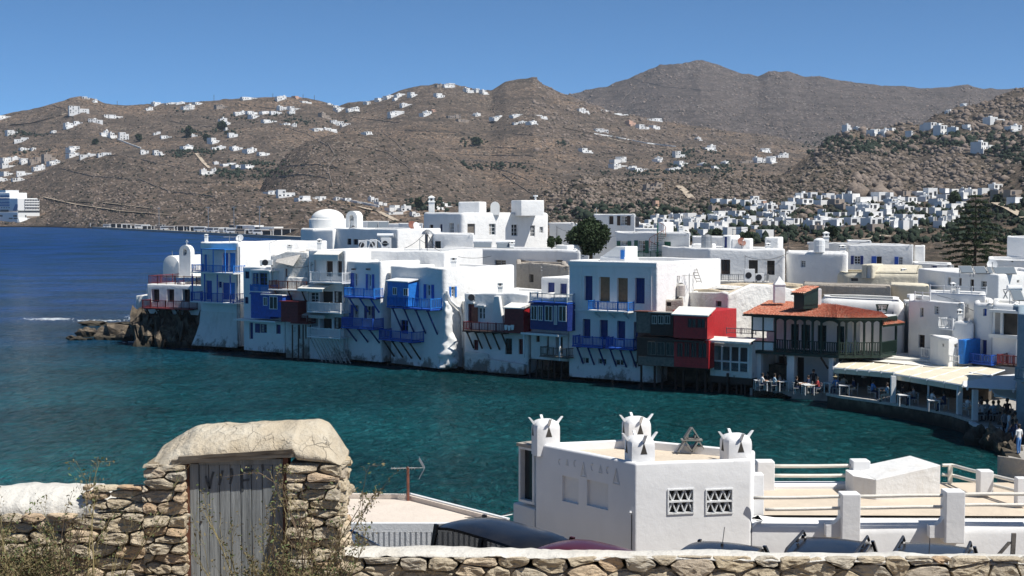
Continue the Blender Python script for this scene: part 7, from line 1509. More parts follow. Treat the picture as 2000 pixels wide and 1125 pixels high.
# quay, buses and ferry buildings
SH = lambda px: 14 * F / (441 + (px - 85) * 25 / 455 - YH)
mb = MB(); A_ = [xy(px, SH(px)) for px in (60, 150, 250, 350, 450, 545, 610)]; pts = [tuple(q) for q in A_] + [tuple(xy(px, SH(px) + 60)) for px in (610, 545, 450, 350, 250, 150, 60)]; mb.prism(pts, -1, 1.6); tag(mb.build('quay', CONC), kind='structure')
for k in range(46):
 px = 95 + k * 10.2; D = SH(px) + rr.uniform(6, 26); c = xy(px, D); kx = rr.random(); L = rr.uniform(7, 14);
 if kx < .55:
  hgt = rr.uniform(2.6, 3.4); t = empty('bus', (c.x, c.y, 1.6), rr.uniform(-.3, .1), f'{["white", "pale", "plain white"][k // 20]} coach on the far quay, in the {ORD[k % 20]} berth of the {["left", "middle", "right"][k // 20]} stretch', 'bus', 'coaches and vans parked on the far quay'); mb = MB(); mb.box(-L / 2, 0, .5, L / 2, 2.5, hgt); mb.build('body', FARW if kx < .4 else FARG, t, local=True); mb = MB(); mb.box(-L / 2 + .5, -.04, hgt * .55, L / 2 - .5, 0, hgt * .85); mb.build('window_band', FARD, t, local=True)
  for x in (-L * .3, L * .3): mb = MB(); mb.tube([(x, -.03, .5), (x, .3, .5)], .5, 8); mb.build('wheel', DMETAL, t, local=True)
 else:
  W = rr.uniform(6, 16); hgt = rr.uniform(2.5, 4); t = empty('shed', (c.x, c.y + 8, 1.6), 0, f'{["low", "flat roofed", "pale"][k // 20]} open shed on the far quay, the {ORD[k % 20]} shelter of the {["left", "middle", "right"][k // 20]} stretch', 'shed', 'sheds on the far quay'); mb = MB(); mb.box(-W / 2, 0, hgt - .5, W / 2, 4, hgt); mb.build('roof', FARW if kx < .8 else FARG, t, local=True)
  for x in (-W / 2, -W / 6, W / 6, W / 2 - .4): mb = MB(); mb.box(x, 0, 0, x + .4, .4, hgt - .5); mb.build('post', FARW, t, local=True)
  mb = MB(); mb.box(-W / 2 + .4, 3, 0, W / 2 - .4, 3.4, hgt - .5); mb.build('back_wall', FARD, t, local=True)
for px0, px1, y, st, l in ((448, 468, 446, 2, 'stone two storey port building on the far quay'), (462, 498, 447, 2, 'long white two storey port building on the far quay'), (497, 536, 450, 2, 'white arcaded port building, right end of the far quay')):
 D0 = SH((px0 + px1) / 2) + 16; A_, B_ = xy(px0, D0 + 6), xy(px1, D0); z1 = HC - (y - 5 - YH) / F * D0 if 0 else zat(A_, 441 if st == 2 else 445); b = Bld('port_building', l, rect(A_, B_, 9), 1.6, zat(A_, y - 7), FARG if 'stone' in l else FARW, cat='building', jit=0, r=.1, rt=.1)
 L = b.fr[0].L
 for a in range(2):
  for k in range(int(L / 2.4)): b.win(0, .6 + k * 2.4, 1.7 + k * 2.4, 2.1 + a * (b.z1 - 1.6) / 2, 3.6 + a * (b.z1 - 1.6) / 2, 'o', FARD, px=False)
 b.finish()
for k, px in enumerate((312, 408, 458, 508)):
 c = xy(px, SH(px) + 12); mb = MB(); mb.tube([(c.x, c.y, 1.6), (c.x, c.y, 1.6 + 16)], .22, 5); mb.obox((c.x - 1.5, c.y - .2, 17), (3, 0, 0), (0, .4, 0), (0, 0, .3)); tag(mb.build('light_mast', METAL), ['leftmost', 'second', 'third', 'rightmost'][k] + ' tall thin light mast on the far quay', 'light mast', 'light masts on the quay')
for k, (px, y0, y1) in enumerate(((229, 197, 206), (418, 185, 199), (533, 182, 192), (614, 186, 195), (592, 184, 194), (1893, 196, 206))):
 h = hit(px, y1 + 1)
 if h: mb = MB(); mb.tube([(h.x, h.y, h.z - 1), (h.x, h.y, zat(h, y0))], .35, 4); tag(mb.build('utility_pole', BARK), ['leftmost', 'second', 'third', 'fifth', 'fourth', 'rightmost'][k] + ' thin utility pole standing on the skyline', 'utility pole', 'utility poles on the skyline')
# cruise ship
A, B = xy(-420, 1600), xy(37, 1405); C = side_pt(A, B, 80); fs_, ft = Fr(A, B), Fr(B, C)
t = empty('cruise_ship', (B.x, B.y, 0), 0, 'white cruise ship moored at the far left, its stern towards the quay', 'ship')
zz = lambda y: zat(B, y)
mb = MB(); a = ft.u * 5; foot = [A, B, C, C - ft.n * fs_.L]
mb.prism([tuple(q) for q in foot], [-1] * 4, [zz(413)] * 4); mb.build('hull', SHIPW, t, bevel=.8)
mb = MB(); q0 = [ft.p(0, 0, 0), ft.p(ft.L, 0, 0)]; mb.add([ft.p(.4, zz(425), .0), ft.p(ft.L, zz(425), .0), ft.p(ft.L + 2.4, -1, 3), ft.p(1, -1, 3), ft.p(.4, -1, -8), ft.p(ft.L, -1, -8)], [(0, 3, 2, 1), (0, 4, 3), (1, 2, 5)]); mb.build('stern_skirt', SHIPW, t, fix=True)
mb = MB(); mb.prism([tuple(q) for q in (A, ft.p(.3, 0, -.3).xy, ft.p(ft.L * .93, 0, -.5).xy, C - ft.n * fs_.L)], zz(412), zz(387)); mb.build('superstructure', SHIPW, t, bevel=.6)
mb = MB(); mb.prism([tuple(q) for q in (A, fs_.p(fs_.L - 14, 0, -2).xy, ft.p(ft.L * .75, 0, -10).xy, C - ft.n * fs_.L)], zz(387), zz(376)); mb.build('upper_decks', SHIPW, t, bevel=.5)
mb = MB(); mb.prism([tuple(q) for q in (A, fs_.p(fs_.L - 20, 0, -2.5).xy, ft.p(ft.L * .5, 0, -14).xy, C - ft.n * fs_.L)], zz(376), zz(371)); mb.build('top_deck', SHIPW, t)
for y0, y1 in ((389, 394.5), (395.5, 399), (400.5, 404.5), (406, 411)):
 u0, u1 = ft.uz(48, 400)[0], ft.uz(76, 400)[0]; mb = MB(); mb.fbox(ft, u0, u1, zz(y1), zz(y0), -.2, .15); o = mb.build('balcony_row', FARD, t)
 n = 9
 for k in range(n + 1): u = u0 + (u1 - u0) * k / n; mb = MB(); mb.fbox(ft, u - .15, u + .15, zz(y1), zz(y0), .15, .5); mb.build('divider', SHIPW, o)
 mb = MB(); mb.fbox(ft, u0, u1, zz(y1), zz(y1) + 1.0, .2, .55); mb.build('parapet', SHIPW, o)
mb = MB(); mb.fbox(ft, .2, ft.L - .2, zz(414.5), zz(412), .0, .3); mb.build('dark_deck_band', FARD, t)
for x0, x1, y0, y1 in ((52, 76, 422, 425.5), (53, 60, 427.5, 428.5), (62, 68, 427.8, 428.8), (70, 76, 428, 429), (49, 51, 420, 424)):
 u0, u1 = ft.uz(x0, 420)[0], ft.uz(x1, 420)[0]; mb = MB(); mb.fbox(ft, u0, u1, zz(y1), zz(y0), .1, .35 if y0 < 426 else 1.6); mb.build('opening', FARG if x1 - x0 > 20 else FARD, t)
for y0, y1 in ((381, 385), (387, 391), (393.5, 397.5), (399, 402.5)):
 u0, u1 = fs_.uz(-60, 400)[0], fs_.uz(19, 400)[0]; u0 = fs_.L - (fs_.L - u1) - 60; mb = MB(); mb.fbox(fs_, u0, u1, zz(y1), zz(y0), -.1, .2); mb.build('window_band', SHIPB, t)
for k in range(7):
 u = fs_.uz(18 - k * 4.8, 405)[0]; mb = MB(); mb.fbox(fs_, u - .6, u + .6, zz(406.5), zz(404.8), .1, .3); mb.build('porthole', FARD, t)
for x0, x1, y0, y1 in ((1, 17, 409.5, 414), (26.5, 28.3, 420, 423.5), (29, 31, 420, 423.5), (31.5, 33.3, 420, 423.5), (17.5, 24.5, 425.5, 427.5), (27, 34.5, 425.8, 427.8), (0, 5, 420, 423)):
 u0, u1 = fs_.uz(x0, 420)[0], fs_.uz(x1, 420)[0]; mb = MB(); mb.fbox(fs_, u0, u1, zz(y1), zz(y0), .05, .3); mb.build('opening', FARD, t)
mb = MB(); u0, u1 = fs_.uz(25, 405)[0], fs_.uz(35, 405)[0]; mb.fprism(fs_, [(u0, zz(412)), (u0 + (u1 - u0) * .6, zz(412)), (u1, zz(404)), (u1, zz(399)), (u0 + 4, zz(399))], .02, .3); mb.build('blue_emblem', SHIPB, t)
# ------------------------------------------------------------------ foreground slope, road, parked cars
mb = MB(); prof = [(-30, 12.4), (2, 12.3), (8, 11.0), (11, 9.95), (13.5, 9.7), (22, 6.75), (24.5, 6.5), (28.2, 6.15), (32.2, 5.35), (34, 4.9), (40, 4.4), (46, -1.2)]
for (y0, z0), (y1, z1) in zip(prof, prof[1:]):
 mb.poly((-60, y0, z0), (60, y0, z0), (60, y1, z1), (-60, y1, z1))
DIRT = paint('dry_earth', (.30, .24, .17), .95, .25, 1.5, bd=.03, bs=5)
tag(mb.build('ground', DIRT), kind='structure')
mb = MB()
for (y0, z0), (y1, z1) in zip(prof[5:9], prof[6:10]): mb.poly((-40, y0, z0 + .02), (40, y0, z0 + .02), (40, y1, z1 + .02), (-40, y1, z1 + .02))
tag(mb.build('road', ASPH), kind='structure')
def carpaint(name, c):
 m, nt, p = newmat(name); p.inputs['Base Color'].default_value = c + (1,); p.inputs['Roughness'].default_value = .22; p.inputs['Coat Weight'].default_value = .0; p.inputs['Coat Roughness'].default_value = .1; p.inputs['Specular IOR Level'].default_value = .3
 n = tex(nt, 'Noise', 3, coords(nt), Detail=5.0); nt.links.new(mixc(nt, ramp(nt, n.outputs[0], [(.4, 0.0), (.7, .04)]), c, (.22, .19, .15)), p.inputs['Base Color']); return m
CBLK = carpaint('black_car_paint', (.008, .008, .01)); CRED = carpaint('dark_red_car_paint', (.07, .004, .007)); CGRY = carpaint('dark_grey_car_paint', (.035, .037, .04)); CBLU = carpaint('blue_car_paint', (.02, .07, .16))
m, nt, p = newmat('car_glass'); CGL = m; p.inputs['Base Color'].default_value = (.03, .035, .04, 1); p.inputs['Roughness'].default_value = .03; p.inputs['Alpha'].default_value = .6
def car(label, loc, rz, pitch, mat, L=4.1, W=1.72, H=1.62, rails=False, boxy=0.0, antenna=None, cat='car'):
 """x forward; lofted body and glasshouse"""
 t = empty('parked_car', loc, 0, label, cat, 'cars parked behind the white topped wall'); t.rotation_euler = (0, pitch, rz)
 def loft(secs, name, m_, bev=.03):
  mb = MB(); n = len(secs[0])
  for s_ in secs: mb.v += [tuple(q) for q in s_]
  for i in range(len(secs) - 1):
   for j in range(n): jj = (j + 1) % n; mb.f.append((i * n + j, i * n + jj, (i + 1) * n + jj, (i + 1) * n + j)); mb.m.append(0)
  mb.f += [tuple(range(n))[::-1], tuple(range((len(secs) - 1) * n, len(secs) * n))]; mb.m += [0, 0]
  o = mb.build(name, m_, None, fix=True, bevel=bev); o.parent = t; bpy_smooth(o, .6); return o
 hw = W / 2; zb = .32; zs = .98
 sec = lambda x, z1, w_, z0=zb: [(x, -w_ * .93, z0), (x, -w_, (z0 + z1) / 2), (x, -w_ * .96, z1), (x, w_ * .96, z1), (x, w_, (z0 + z1) / 2), (x, w_ * .93, z0)]
 loft([sec(-L / 2, .72, hw * .86, .4), sec(-L / 2 + .12, zs, hw * .97), sec(0, zs + .02, hw), sec(L * .18, zs, hw), sec(L * .42, .9, hw * .94), sec(L / 2 - .04, .66, hw * .82, .4)], 'body', mat)
 x0, x1, x2, x3 = -L / 2 + .14, -L / 2 + .34 - .15 * boxy, L * .10 + .2 * boxy, L * .27 + .1 * boxy
 rw = hw * (.80 + .06 * boxy)
 cab = lambda x, z, w_: [(x, -w_, z), (x, w_, z)]
 roof = [(x1, -rw * .94, H - .07), (x1 + .35, -rw, H), (x2 - .3, -rw, H), (x2, -rw * .95, H - .06), (x2, rw * .95, H - .06), (x2 - .3, rw, H), (x1 + .35, rw, H), (x1, rw * .94, H - .07)]
 mb = MB(); nx = 8; ny = 6; g = []
 for i in range(nx + 1):
  for j in range(ny + 1):
   s_, r_ = i / nx, j / ny * 2 - 1; x = x1 + (x2 - x1) * s_; z = H - .10 * (2 * s_ - 1) ** 4 - .06 * abs(r_) ** 3; g.append((x, rw * r_ * (1 - .05 * (2 * s_ - 1) ** 2), z))
 mb.v += g;
 for i in range(nx):
  for j in range(ny): a = i * (ny + 1) + j; mb.f.append((a, a + ny + 1, a + ny + 2, a + 1)); mb.m.append(0)
 nb = len(mb.v); mb.v += [(x, y, z - .06) for x, y, z in g]
 for i in range(nx):
  for j in range(ny): a = nb + i * (ny + 1) + j; mb.f.append((a, a + 1, a + ny + 2, a + ny + 1)); mb.m.append(0)
 for i in range(nx):
  for j in (0, ny): a = i * (ny + 1) + j; mb.f.append((a, a + ny + 1, nb + a + ny + 1, nb + a)); mb.m.append(0)
 for j in range(ny):
  for i in (0, nx): a = i * (ny + 1) + j; mb.f.append((a, a + 1, nb + a + 1, nb + a)); mb.m.append(0)
 o = mb.build('roof', mat, None, smooth=True, fix=True); o.parent = t; bpy_smooth(o, .8)
 zr = H - .13
 for sy in (-1, 1):
  xs = [(x0, x1), (-L * .16, -L * .155), (L * .05, L * .05), (x3, x2)]
  for k, (a, b_) in enumerate(xs):
   mb = MB(); mb.obox((a - .05, sy * hw * .93 - .03, zs - .01), (.10, 0, 0), (0, .06, 0), (b_ - a, sy * (rw * .96 - hw * .93), zr - zs + .05)); o = mb.build('pillar', mat, None); o.parent = t
  for (a0, b0), (a1, b1) in zip(xs, xs[1:]):
   mb = MB(); y0, y1 = sy * hw * .92, sy * rw * .95; mb.add([(a0 + .05, y0, zs), (a1 - .05, y0, zs), (b1 - .05, y1, zr), (b0 + .05, y1, zr)], [(0, 1, 2, 3)]); o = mb.build('side_window', CGL, None); o.parent = t
  if rails:
   mb = MB(); zz = H + .06; pts = [(x1 + .12, sy * rw * .88, H - .06), (x1 + .32, sy * rw * .88, zz), (x2 - .45, sy * rw * .88, zz), (x2 - .15, sy * rw * .88, H - .04)]; mb.tube(pts, .028, 6); mb.tube([(x1 + .9, sy * rw * .88, zz), (x1 + .9, sy * rw * .88, H - .03)], .03, 5); o = mb.build('roof_rail', DMETAL if rails == 1 else METAL, None); o.parent = t
  mb = MB(); mb.obox((L * .14, sy * (hw + .02), zs - .02), (.08, 0, 0), (0, sy * .17, 0), (0, 0, .14)); o = mb.build('mirror', mat, None, bevel=.02); o.parent = t
  for x in (-L * .31, L * .31):
   mb = MB(); mb.tube([(x, sy * (hw - .2), .33), (x, sy * (hw + .01), .33)], .33, 16); o = mb.build('wheel', DMETAL, None); o.parent = t; mb = MB(); mb.tube([(x, sy * (hw - .02), .33), (x, sy * (hw + .02), .33)], .2, 10); o2 = mb.build('rim', METAL, None); o2.parent = o
 for nm, pts in (('windscreen', [(x3 + .05, -hw * .88, zs), (x3 + .05, hw * .88, zs), (x2, rw * .9, zr + .02), (x2, -rw * .9, zr + .02)]), ('rear_window', [(x0, -hw * .85, zs), (x0, hw * .85, zs), (x1, rw * .88, zr + .02), (x1, -rw * .88, zr + .02)])):
  mb = MB(); mb.add(pts, [(0, 1, 2, 3)]); o = mb.build(nm, CGL, None); o.parent = t
 for y in (-.38, .38):
  mb = MB(); mb.obox((L * .0, y - .24, .6), (.14, 0, 0), (0, .48, 0), (-.12, 0, .6)); mb.obox((L * .0 - .1, y - .13, 1.22), (.1, 0, 0), (0, .26, 0), (-.03, 0, .18)); o = mb.build('seat', INT, None, bevel=.03); o.parent = t
  mb = MB(); mb.obox((-L * .26, y - .26, .6), (.14, 0, 0), (0, .52, 0), (-.12, 0, .55)); o = mb.build('seat', INT, None, bevel=.03); o.parent = t
 mb = MB(); mb.box(-L * .45, -hw * .85, .75, L * .3, hw * .85, .8); o = mb.build('cabin_floor', INT, None); o.parent = t
 if antenna: mb = MB(); mb.tube([(antenna, 0, H - .02), (antenna - .15, 0, H + .32)], .008, 4); mb.tube([(antenna, 0, H - .04), (antenna, 0, H + .03)], .03, 6); o = mb.build('antenna', DMETAL, None); o.parent = t
 return t
zroad = lambda y: np.interp(y, [q[0] for q in prof], [q[1] for q in prof]) + .02
def park(label, px, D, rz, mat, roofpy, pitch=0, **k):
 c = xy(px, D); H = k.get('H', 1.62); z = zat(c, roofpy) - H; return car(label, (c.x, c.y, z), rz, pitch, mat, **k)
park('black boxy off-roader seen from its side beyond the white topped wall', 1030, 30.2, R(-46), CBLK, 1044, pitch=R(2.5), boxy=1.0, H=1.85, L=4.7)
park('dark red car parked in front of the black off-roader', 1195, 27.4, R(-40), CRED, 1080, pitch=R(3), L=3.7, H=1.55)
park('black hatchback roof with a whip antenna below the lattice windows', 1384, 27, R(-115), CBLK, 1086, L=4.0, H=1.5, antenna=-1.0)
park('black estate car with two roof rails, second from the right', 1608, 26, R(-112), CBLK, 1084, L=4.5, rails=1, H=1.62)
park('dark grey car with roof rails, rightmost of the parked cars', 1820, 25.5, R(-112), CGRY, 1094, L=4.3, rails=1, H=1.62, antenna=-.2)
park('blue car half hidden behind the stone gate pier', 640, 29.0, R(8), CBLU, 1040, L=4.0, H=1.5)

# ------------------------------------------------------------------ white house with horned chimneys
PL = plaster('fresh_whitewash', (.80, .80, .80), damt=.10, bd=.004); PL2 = plaster('flaking_whitewash', (.74, .74, .73), dirt=(.45, .38, .28), damt=.5, bd=.01)
A, B, C_, E_, G_ = wl(1046, 39.2), wl(1243, 36.0), wl(1471, 36.7), wl(1478, 38.0), wl(1240, 39.9)
zt = zat(B, 905)
b = Bld('house', 'white flat roofed house with four horned chimneys and two lattice windows', [A, B, C_, E_, G_], 4.6, zt, PL, par=.16, drop=.22, rt=.07, r=.05, jit=.015, roofmat=ROOFB)
HSE = b
for x0, y0, x1, y1 in ((1098, 932, 1130, 982), (1146, 941, 1188, 992)): b.win(0, x0, y0, x1, y1, 'p', PL2, dep=.09, name='niche')
for x0, x1 in ((1306, 1353), (1380, 1429)):
 q = b.uz(1, x0, 957, x1, 1001); h = b.hole(1, *q, .16); u0, u1, z0, z1 = h; f = b.fr[1]; fw = .035
 mb = MB(); mb.fbox(f, u0 - fw, u1 + fw, z0 - fw, z0, -.02, .03); mb.fbox(f, u0 - fw, u1 + fw, z1, z1 + fw, -.02, .03); mb.fbox(f, u0 - fw, u0, z0, z1, -.02, .03); mb.fbox(f, u1, u1 + fw, z0, z1, -.02, .03); o = mb.build('window', WPAINT, b.root)
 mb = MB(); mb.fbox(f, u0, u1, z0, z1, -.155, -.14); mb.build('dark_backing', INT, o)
 zm = (z0 + z1) / 2; mb = MB(); mb.fbox(f, u0, u1, zm - .022, zm + .022, -.06, .025); mb.build('middle_bar', WPAINT, o)
 n = 3
 for k in range(n):
  a, c_ = u0 + (u1 - u0) * k / n, u0 + (u1 - u0) * (k + 1) / n; m_ = (a + c_) / 2
  for za, zb in ((z1, zm), (z0, zm)):
   for p0, p1 in (((a, za), (m_, zb)), ((m_, zb), (c_, za))):
    s_ = .013; mb = MB(); mb.fprism(f, [(p0[0] - s_, p0[1]), (p0[0] + s_, p0[1]), (p1[0] + s_, p1[1]), (p1[0] - s_, p1[1])], -.11, -.01); mb.build('lattice_bar', WPAINT, o)
f = b.fr[0]
def relief(px, py, kind, s_):
 u, z = f.uz(px, py); mb = MB(); t_ = .02
 if kind == 't':
  P = [(u - s_ * .6, z - s_), (u + s_ * .6, z - s_), (u, z + s_)]
  for i in range(3): a, c_ = P[i], P[(i + 1) % 3]; mb.tube([f.p(a[0], a[1], .005), f.p(c_[0], c_[1], .005)], .016, 4)
  mb.fprism(f, [(u - s_ * .3, z - s_ * .7), (u + s_ * .3, z - s_ * .7), (u, z + s_ * .2)], .002, .012)
 else:
  mb.tube([f.p(u + s_ * .45 * math.cos(a), z + s_ * math.sin(a), .005) for a in [1.0 + k * .45 for k in range(10)]], .018, 4)
 mb.build('relief', PL2, b.root)
for px, py, kd, s_ in ((1093, 902, 'c', .07), (1108, 903, 't', .08), (1123, 905, 'c', .08), (1140, 917, 't', .19), (1157, 912, 'c', .09), (1173, 916, 't', .10), (1187, 918, 'c', .09), (1204, 930, 't', .20)): relief(px, py, kd, s_)
def horned(px, D, ytop, ybase, wpx, tri=((0, 1), (1, 1)), ang=None):
 c = wl(px, D); w_ = wpx / F * D / 2; zb, zt_ = zat(c, ybase) - .3, zat(c, ytop); fr_ = b.fr[1]; U = Vector((fr_.u.x, fr_.u.y, 0)); Nn = Vector((fr_.n.x, fr_.n.y, 0)); c = Vector((c.x, c.y, 0)) - Nn * w_ * .6
 zs_ = zt_ - w_ * .75; mb = MB(); prof_ = [(1, zb), (1, zs_)] + [(1 - .9 * (1 - math.cos(a)) ** 1.3, zs_ + (zt_ - zs_) * math.sin(a)) for a in (.3, .6, .9, 1.2, 1.45)]
 n = 20; rings = []
 for r_, z in prof_:
  rg = []
  for k in range(n):
   a = 6.2832 * (k + .5) / n; cx, sy = math.cos(a), math.sin(a); sq = 1 / max(abs(cx), abs(sy)); e = .86 * sq + .14; e = min(e, 1.24); rg.append(c + (U * cx + Nn * sy) * w_ * r_ * e + Vector((0, 0, z)))
  rings.append(rg)
 vs_ = [q for g in rings for q in g]; K = len(rings); mb.add(vs_, [(i * n + j, i * n + (j + 1) % n, (i + 1) * n + (j + 1) % n, (i + 1) * n + j) for i in range(K - 1) for j in range(n)] + [tuple(range((K - 1) * n, K * n))])
 o = mb.build('chimney', PL, b.root, fix=True); bpy_smooth(o, .9)
 for sx, sy in ((-1, -.0), (1, 0), (0, 1), (0, -1)):
  d = U * sx + Nn * sy; e = U * sy - Nn * sx; base = c + d * w_ * .78 + Vector((0, 0, zs_ + .10)); mb = MB()
  p0, p1 = base - e * .03, base + d * .16 + Vector((0, 0, .22)); mb.add([base - e * .035 - d * .05, base + e * .035 - d * .05, base + e * .035 + d * .05, base - e * .035 + d * .05, p1 - e * .02 - d * .0, p1 + e * .05 - d * .0, p1 + e * .05 + d * .05, p1 - e * .02 + d * .05], [(0, 3, 2, 1), (4, 5, 6, 7), (0, 1, 5, 4), (1, 2, 6, 5), (2, 3, 7, 6), (3, 0, 4, 7)]); mb.build('horn', PL, o, fix=True)
 for d, e in ((Nn, U), (-U, Nn)):
  m0 = c + d * (w_ * 1.0 + .004); zc_ = zs_ - .02; mb = MB(); T = [m0 - e * .09 + Vector((0, 0, zc_ - .16)), m0 + e * .09 + Vector((0, 0, zc_ - .16)), m0 + Vector((0, 0, zc_ + .13))]; mb.add(T + [q - d * .03 for q in T], [(0, 1, 2), (5, 4, 3), (0, 3, 4, 1), (1, 4, 5, 2), (2, 5, 3, 0)]); mb.build('triangle_vent', INT, o, fix=True)
horned(1070, 39.1, 820, 868, 52); horned(1249, 39.5, 815, 862, 52); horned(1256, 36.4, 852, 908, 54); horned(1446, 37.2, 848, 900, 55)
b.finish()
q = b.fr[1]; mb = MB(); u = .06; mb.tube([b.fr[0].p(b.fr[0].L - .12, z, .02) for z in (5.0, 5.8, 6.45)], .01, 4); mb.build('cable', DMETAL, b.root)
mb = MB(); c = b.fr[0].p(b.fr[0].L - .12, 6.5, .06); mb.lathe(c, [(.02, -.03), (.04, 0), (.02, .04)], 6); mb.build('lamp', WPAINT, b.root)
# glazed end and lower plinth on the left
A0, B0_ = wl(1002, 40.3), wl(1044, 39.35)
p_ = Bld('house', None, [A0, B0_, B0_ + Vector((1.6, 1.2)), A0 + Vector((1.6, 1.2))], 3.8, zat(A0, 981), PL2, root=b.root, par=0, r=.04, rt=.05, jit=.02, wallname='plinth'); p_.finish()
fr = Fr(wl(1013, 40.0), wl(1043, 39.5)); z0, z1 = zat(fr.a, 979), zat(fr.a, 871)
mb = MB(); w_ = .07; mb.fbox(fr, 0, fr.L, z0, z0 + w_, -.4, 0); mb.fbox(fr, 0, fr.L, z1 - w_, z1, -.4, 0); mb.fbox(fr, 0, w_, z0 + w_, z1 - w_, -.4, 0); mb.fbox(fr, fr.L - w_, fr.L, z0 + w_, z1 - w_, -.4, 0); o = mb.build('window', WPAINT, b.root); mb = MB(); mb.fbox(fr, w_, fr.L - w_, z0 + w_, z1 - w_, -.2, -.17); mb.build('pane', GLASS, o)
mb = MB(); mb.fbox(fr, -.05, fr.L + .1, z1 + .003, z1 + .09, -.5, .04); mb.build('window_hood', GREYR, b.root)
# triangle sculpture of thin slabs on the roof edge
c = wl(1354, 38.6); zb = zat(c, 884); t = thing('roof_ornament', 'grey roof ornament of triangular slabs behind the beige roof', 'ornament', None, (c.x, c.y, zb)); fr = Fr((c.x - .4, c.y), (c.x + .4, c.y)); GS = paint('grey_slab', (.22, .22, .21), .8, .2, 6)
def slab(u0, z0, u1, z1, th=.035, dd=.26):
 d = Vector((u1 - u0, z1 - z0)).normalized(); n_ = Vector((-d.y, d.x)) * th; mb = MB(); mb.fprism(fr, [(u0, z0), (u1, z1), (u1 + n_.x, z1 + n_.y), (u0 + n_.x, z0 + n_.y)], -dd, 0); mb.build('slab', GS, t)
for a in ((.05, 0, .22, .28), (.22, .28, .40, 0), (.40, 0, .58, .28), (.58, .28, .76, 0), (.12, .31, .68, .31), (.22, .36, .40, .64), (.40, .64, .58, .36), (.22, .35, .58, .35), (.30, .36, .30, .46), (.5, .36, .5, .46)): slab(a[0], zb + a[1], a[2], zb + a[3])
# terrace
zp = 6.12; Y0 = 36.7
b2 = Bld('terrace_wall', 'long low white terrace wall with rounded top, right of the lattice windows', [C_ + Vector((.02, .0)), Vector((34, 36.2)), Vector((34, 37.0)), C_ + Vector((.02, .85))], 4.2, zp, PL, cat='wall', par=0, rt=.3, r=.02, jit=.03); b2.finish()
ff = Fr(C_ + Vector((.02, 0)), (34, 36.2))
mb = MB(); zf_ = 5.92; mb.prism([(C_.x + .05, 37.5), (34, 37.0), (34, 43.2), (C_.x + .05, 43.2)], 4, zf_); tag(mb.build('terrace_floor', ROOFB), kind='structure')
def post(px, D, ytop, ybot, wpx, label, flare=True):
 c = wl(px, D); w_ = wpx / F * D / 2; zt_, zb_ = zat(c, ytop), zat(c, ybot); t = thing('terrace_post', label, 'post', 'square white posts of the terrace', (c.x, c.y, zb_)); mb = MB(); mb.obox((c.x - w_, c.y - w_, zb_), (2 * w_, 0, 0), (0, 2 * w_, 0), (0, 0, zt_ - zb_)); mb.build('shaft', PL, t, bevel=.025)
 if flare:
  fr_ = Fr((c.x - w_ - .35, c.y), (c.x, c.y)); mb = MB(); z0 = zp - .02; mb.fprism(fr_, [(0, z0 - .3), (.36, z0 - .3), (.36, z0 + .22), (.28, z0 + .1), (.18, z0 + .03), (0, z0)], -w_ * .8, w_ * .4); mb.build('flare', PL, t)
 return c
post(1664, 36.5, 962, 1062, 37, 'left of the two front terrace posts'); post(1868, 36.4, 957, 1058, 38, 'right of the two front terrace posts')
post(1497, 42.2, 899, 962, 34, 'rear terrace post nearest the horned chimney', False); post(1684, 42.2, 898, 962, 34, 'rear terrace post touching the sloping stair box', False); post(1930, 41.0, 918, 965, 27, 'rear terrace post before the grey panel', False); post(2001, 39.5, 932, 985, 20, 'cropped terrace post at the right edge', False)
RAIL = paint('cream_rail_paint', (.72, .69, .62), .5, .08, 6)
def rail(pts, r_, label):
 mb = MB(); P = []
 for a, b_ in zip(pts, pts[1:]):
  for k in range(8): q = a.lerp(b_, k / 8); P.append(q + Vector((0, 0, noise.noise(q * .7) * .02)))
 P.append(pts[-1]); mb.tube(P, r_, 8); tag(mb.build('rail', RAIL, smooth=True), label, 'rail', 'cream pipe rails of the terrace')
for x0, x1, n_ in ((1472, 1660, 'left'), (1668, 1864, 'middle'), (1872, 2040, 'right')):
 for y0, k_ in ((969.5 if x0 < 1800 else 966, 'upper'), (992 if x0 < 1800 else 987, 'lower')):
  xx = x0 + (22 if k_ == 'lower' and x0 == 1472 else 0); rail([at(xx, y0 + 3 * (x0 < 1500), 36.55), at(x1, y0 - 2 * (x0 > 1600), 36.5)], .045, f'{k_} front rail, {n_} span of the terrace')
for y, k_ in ((910, 'upper'), (929, 'lower')):
 rail([at(1512, y, 42.3), at(1670, y, 42.3)], .055, f'{k_} rear rail between the two rear posts'); rail([at(1474, y, 42.3), at(1484, y, 42.3)], .055, f'{k_} rear rail stub beside the horned chimney')
rail([at(1840, 909, 43), at(1860, 909, 43), at(1920, 924, 41)], .05, 'upper bent rail right of the sloping stair box'); rail([at(1840, 927, 43), at(1860, 929, 43), at(1920, 943, 41)], .05, 'lower bent rail right of the sloping stair box')
rail([at(1938, 928, 41), at(2000, 943, 39.6)], .05, 'upper short rail before the grey panel'); rail([at(1938, 947, 41), at(2000, 962, 39.6)], .05, 'lower short rail before the grey panel')
c = at(1857, 909, 42.9); mb = MB(); mb.obox((c.x - .06, c.y, zf_), (.12, 0, 0), (0, .1, 0), (0, 0, c.z - zf_)); tag(mb.build('rail_post', RAIL), 'slim cream post at the bend of the rear rail', 'post')
q0, q1 = wl(1512, 42.3), wl(1672, 42.3); mb = MB(); mb.box(q0.x, 42.2, 4, q1.x, 42.7, zat(q0, 944)); tag(mb.build('kerb_wall', PL, bevel=.08), 'low white upstand below the rear terrace rails', 'wall')
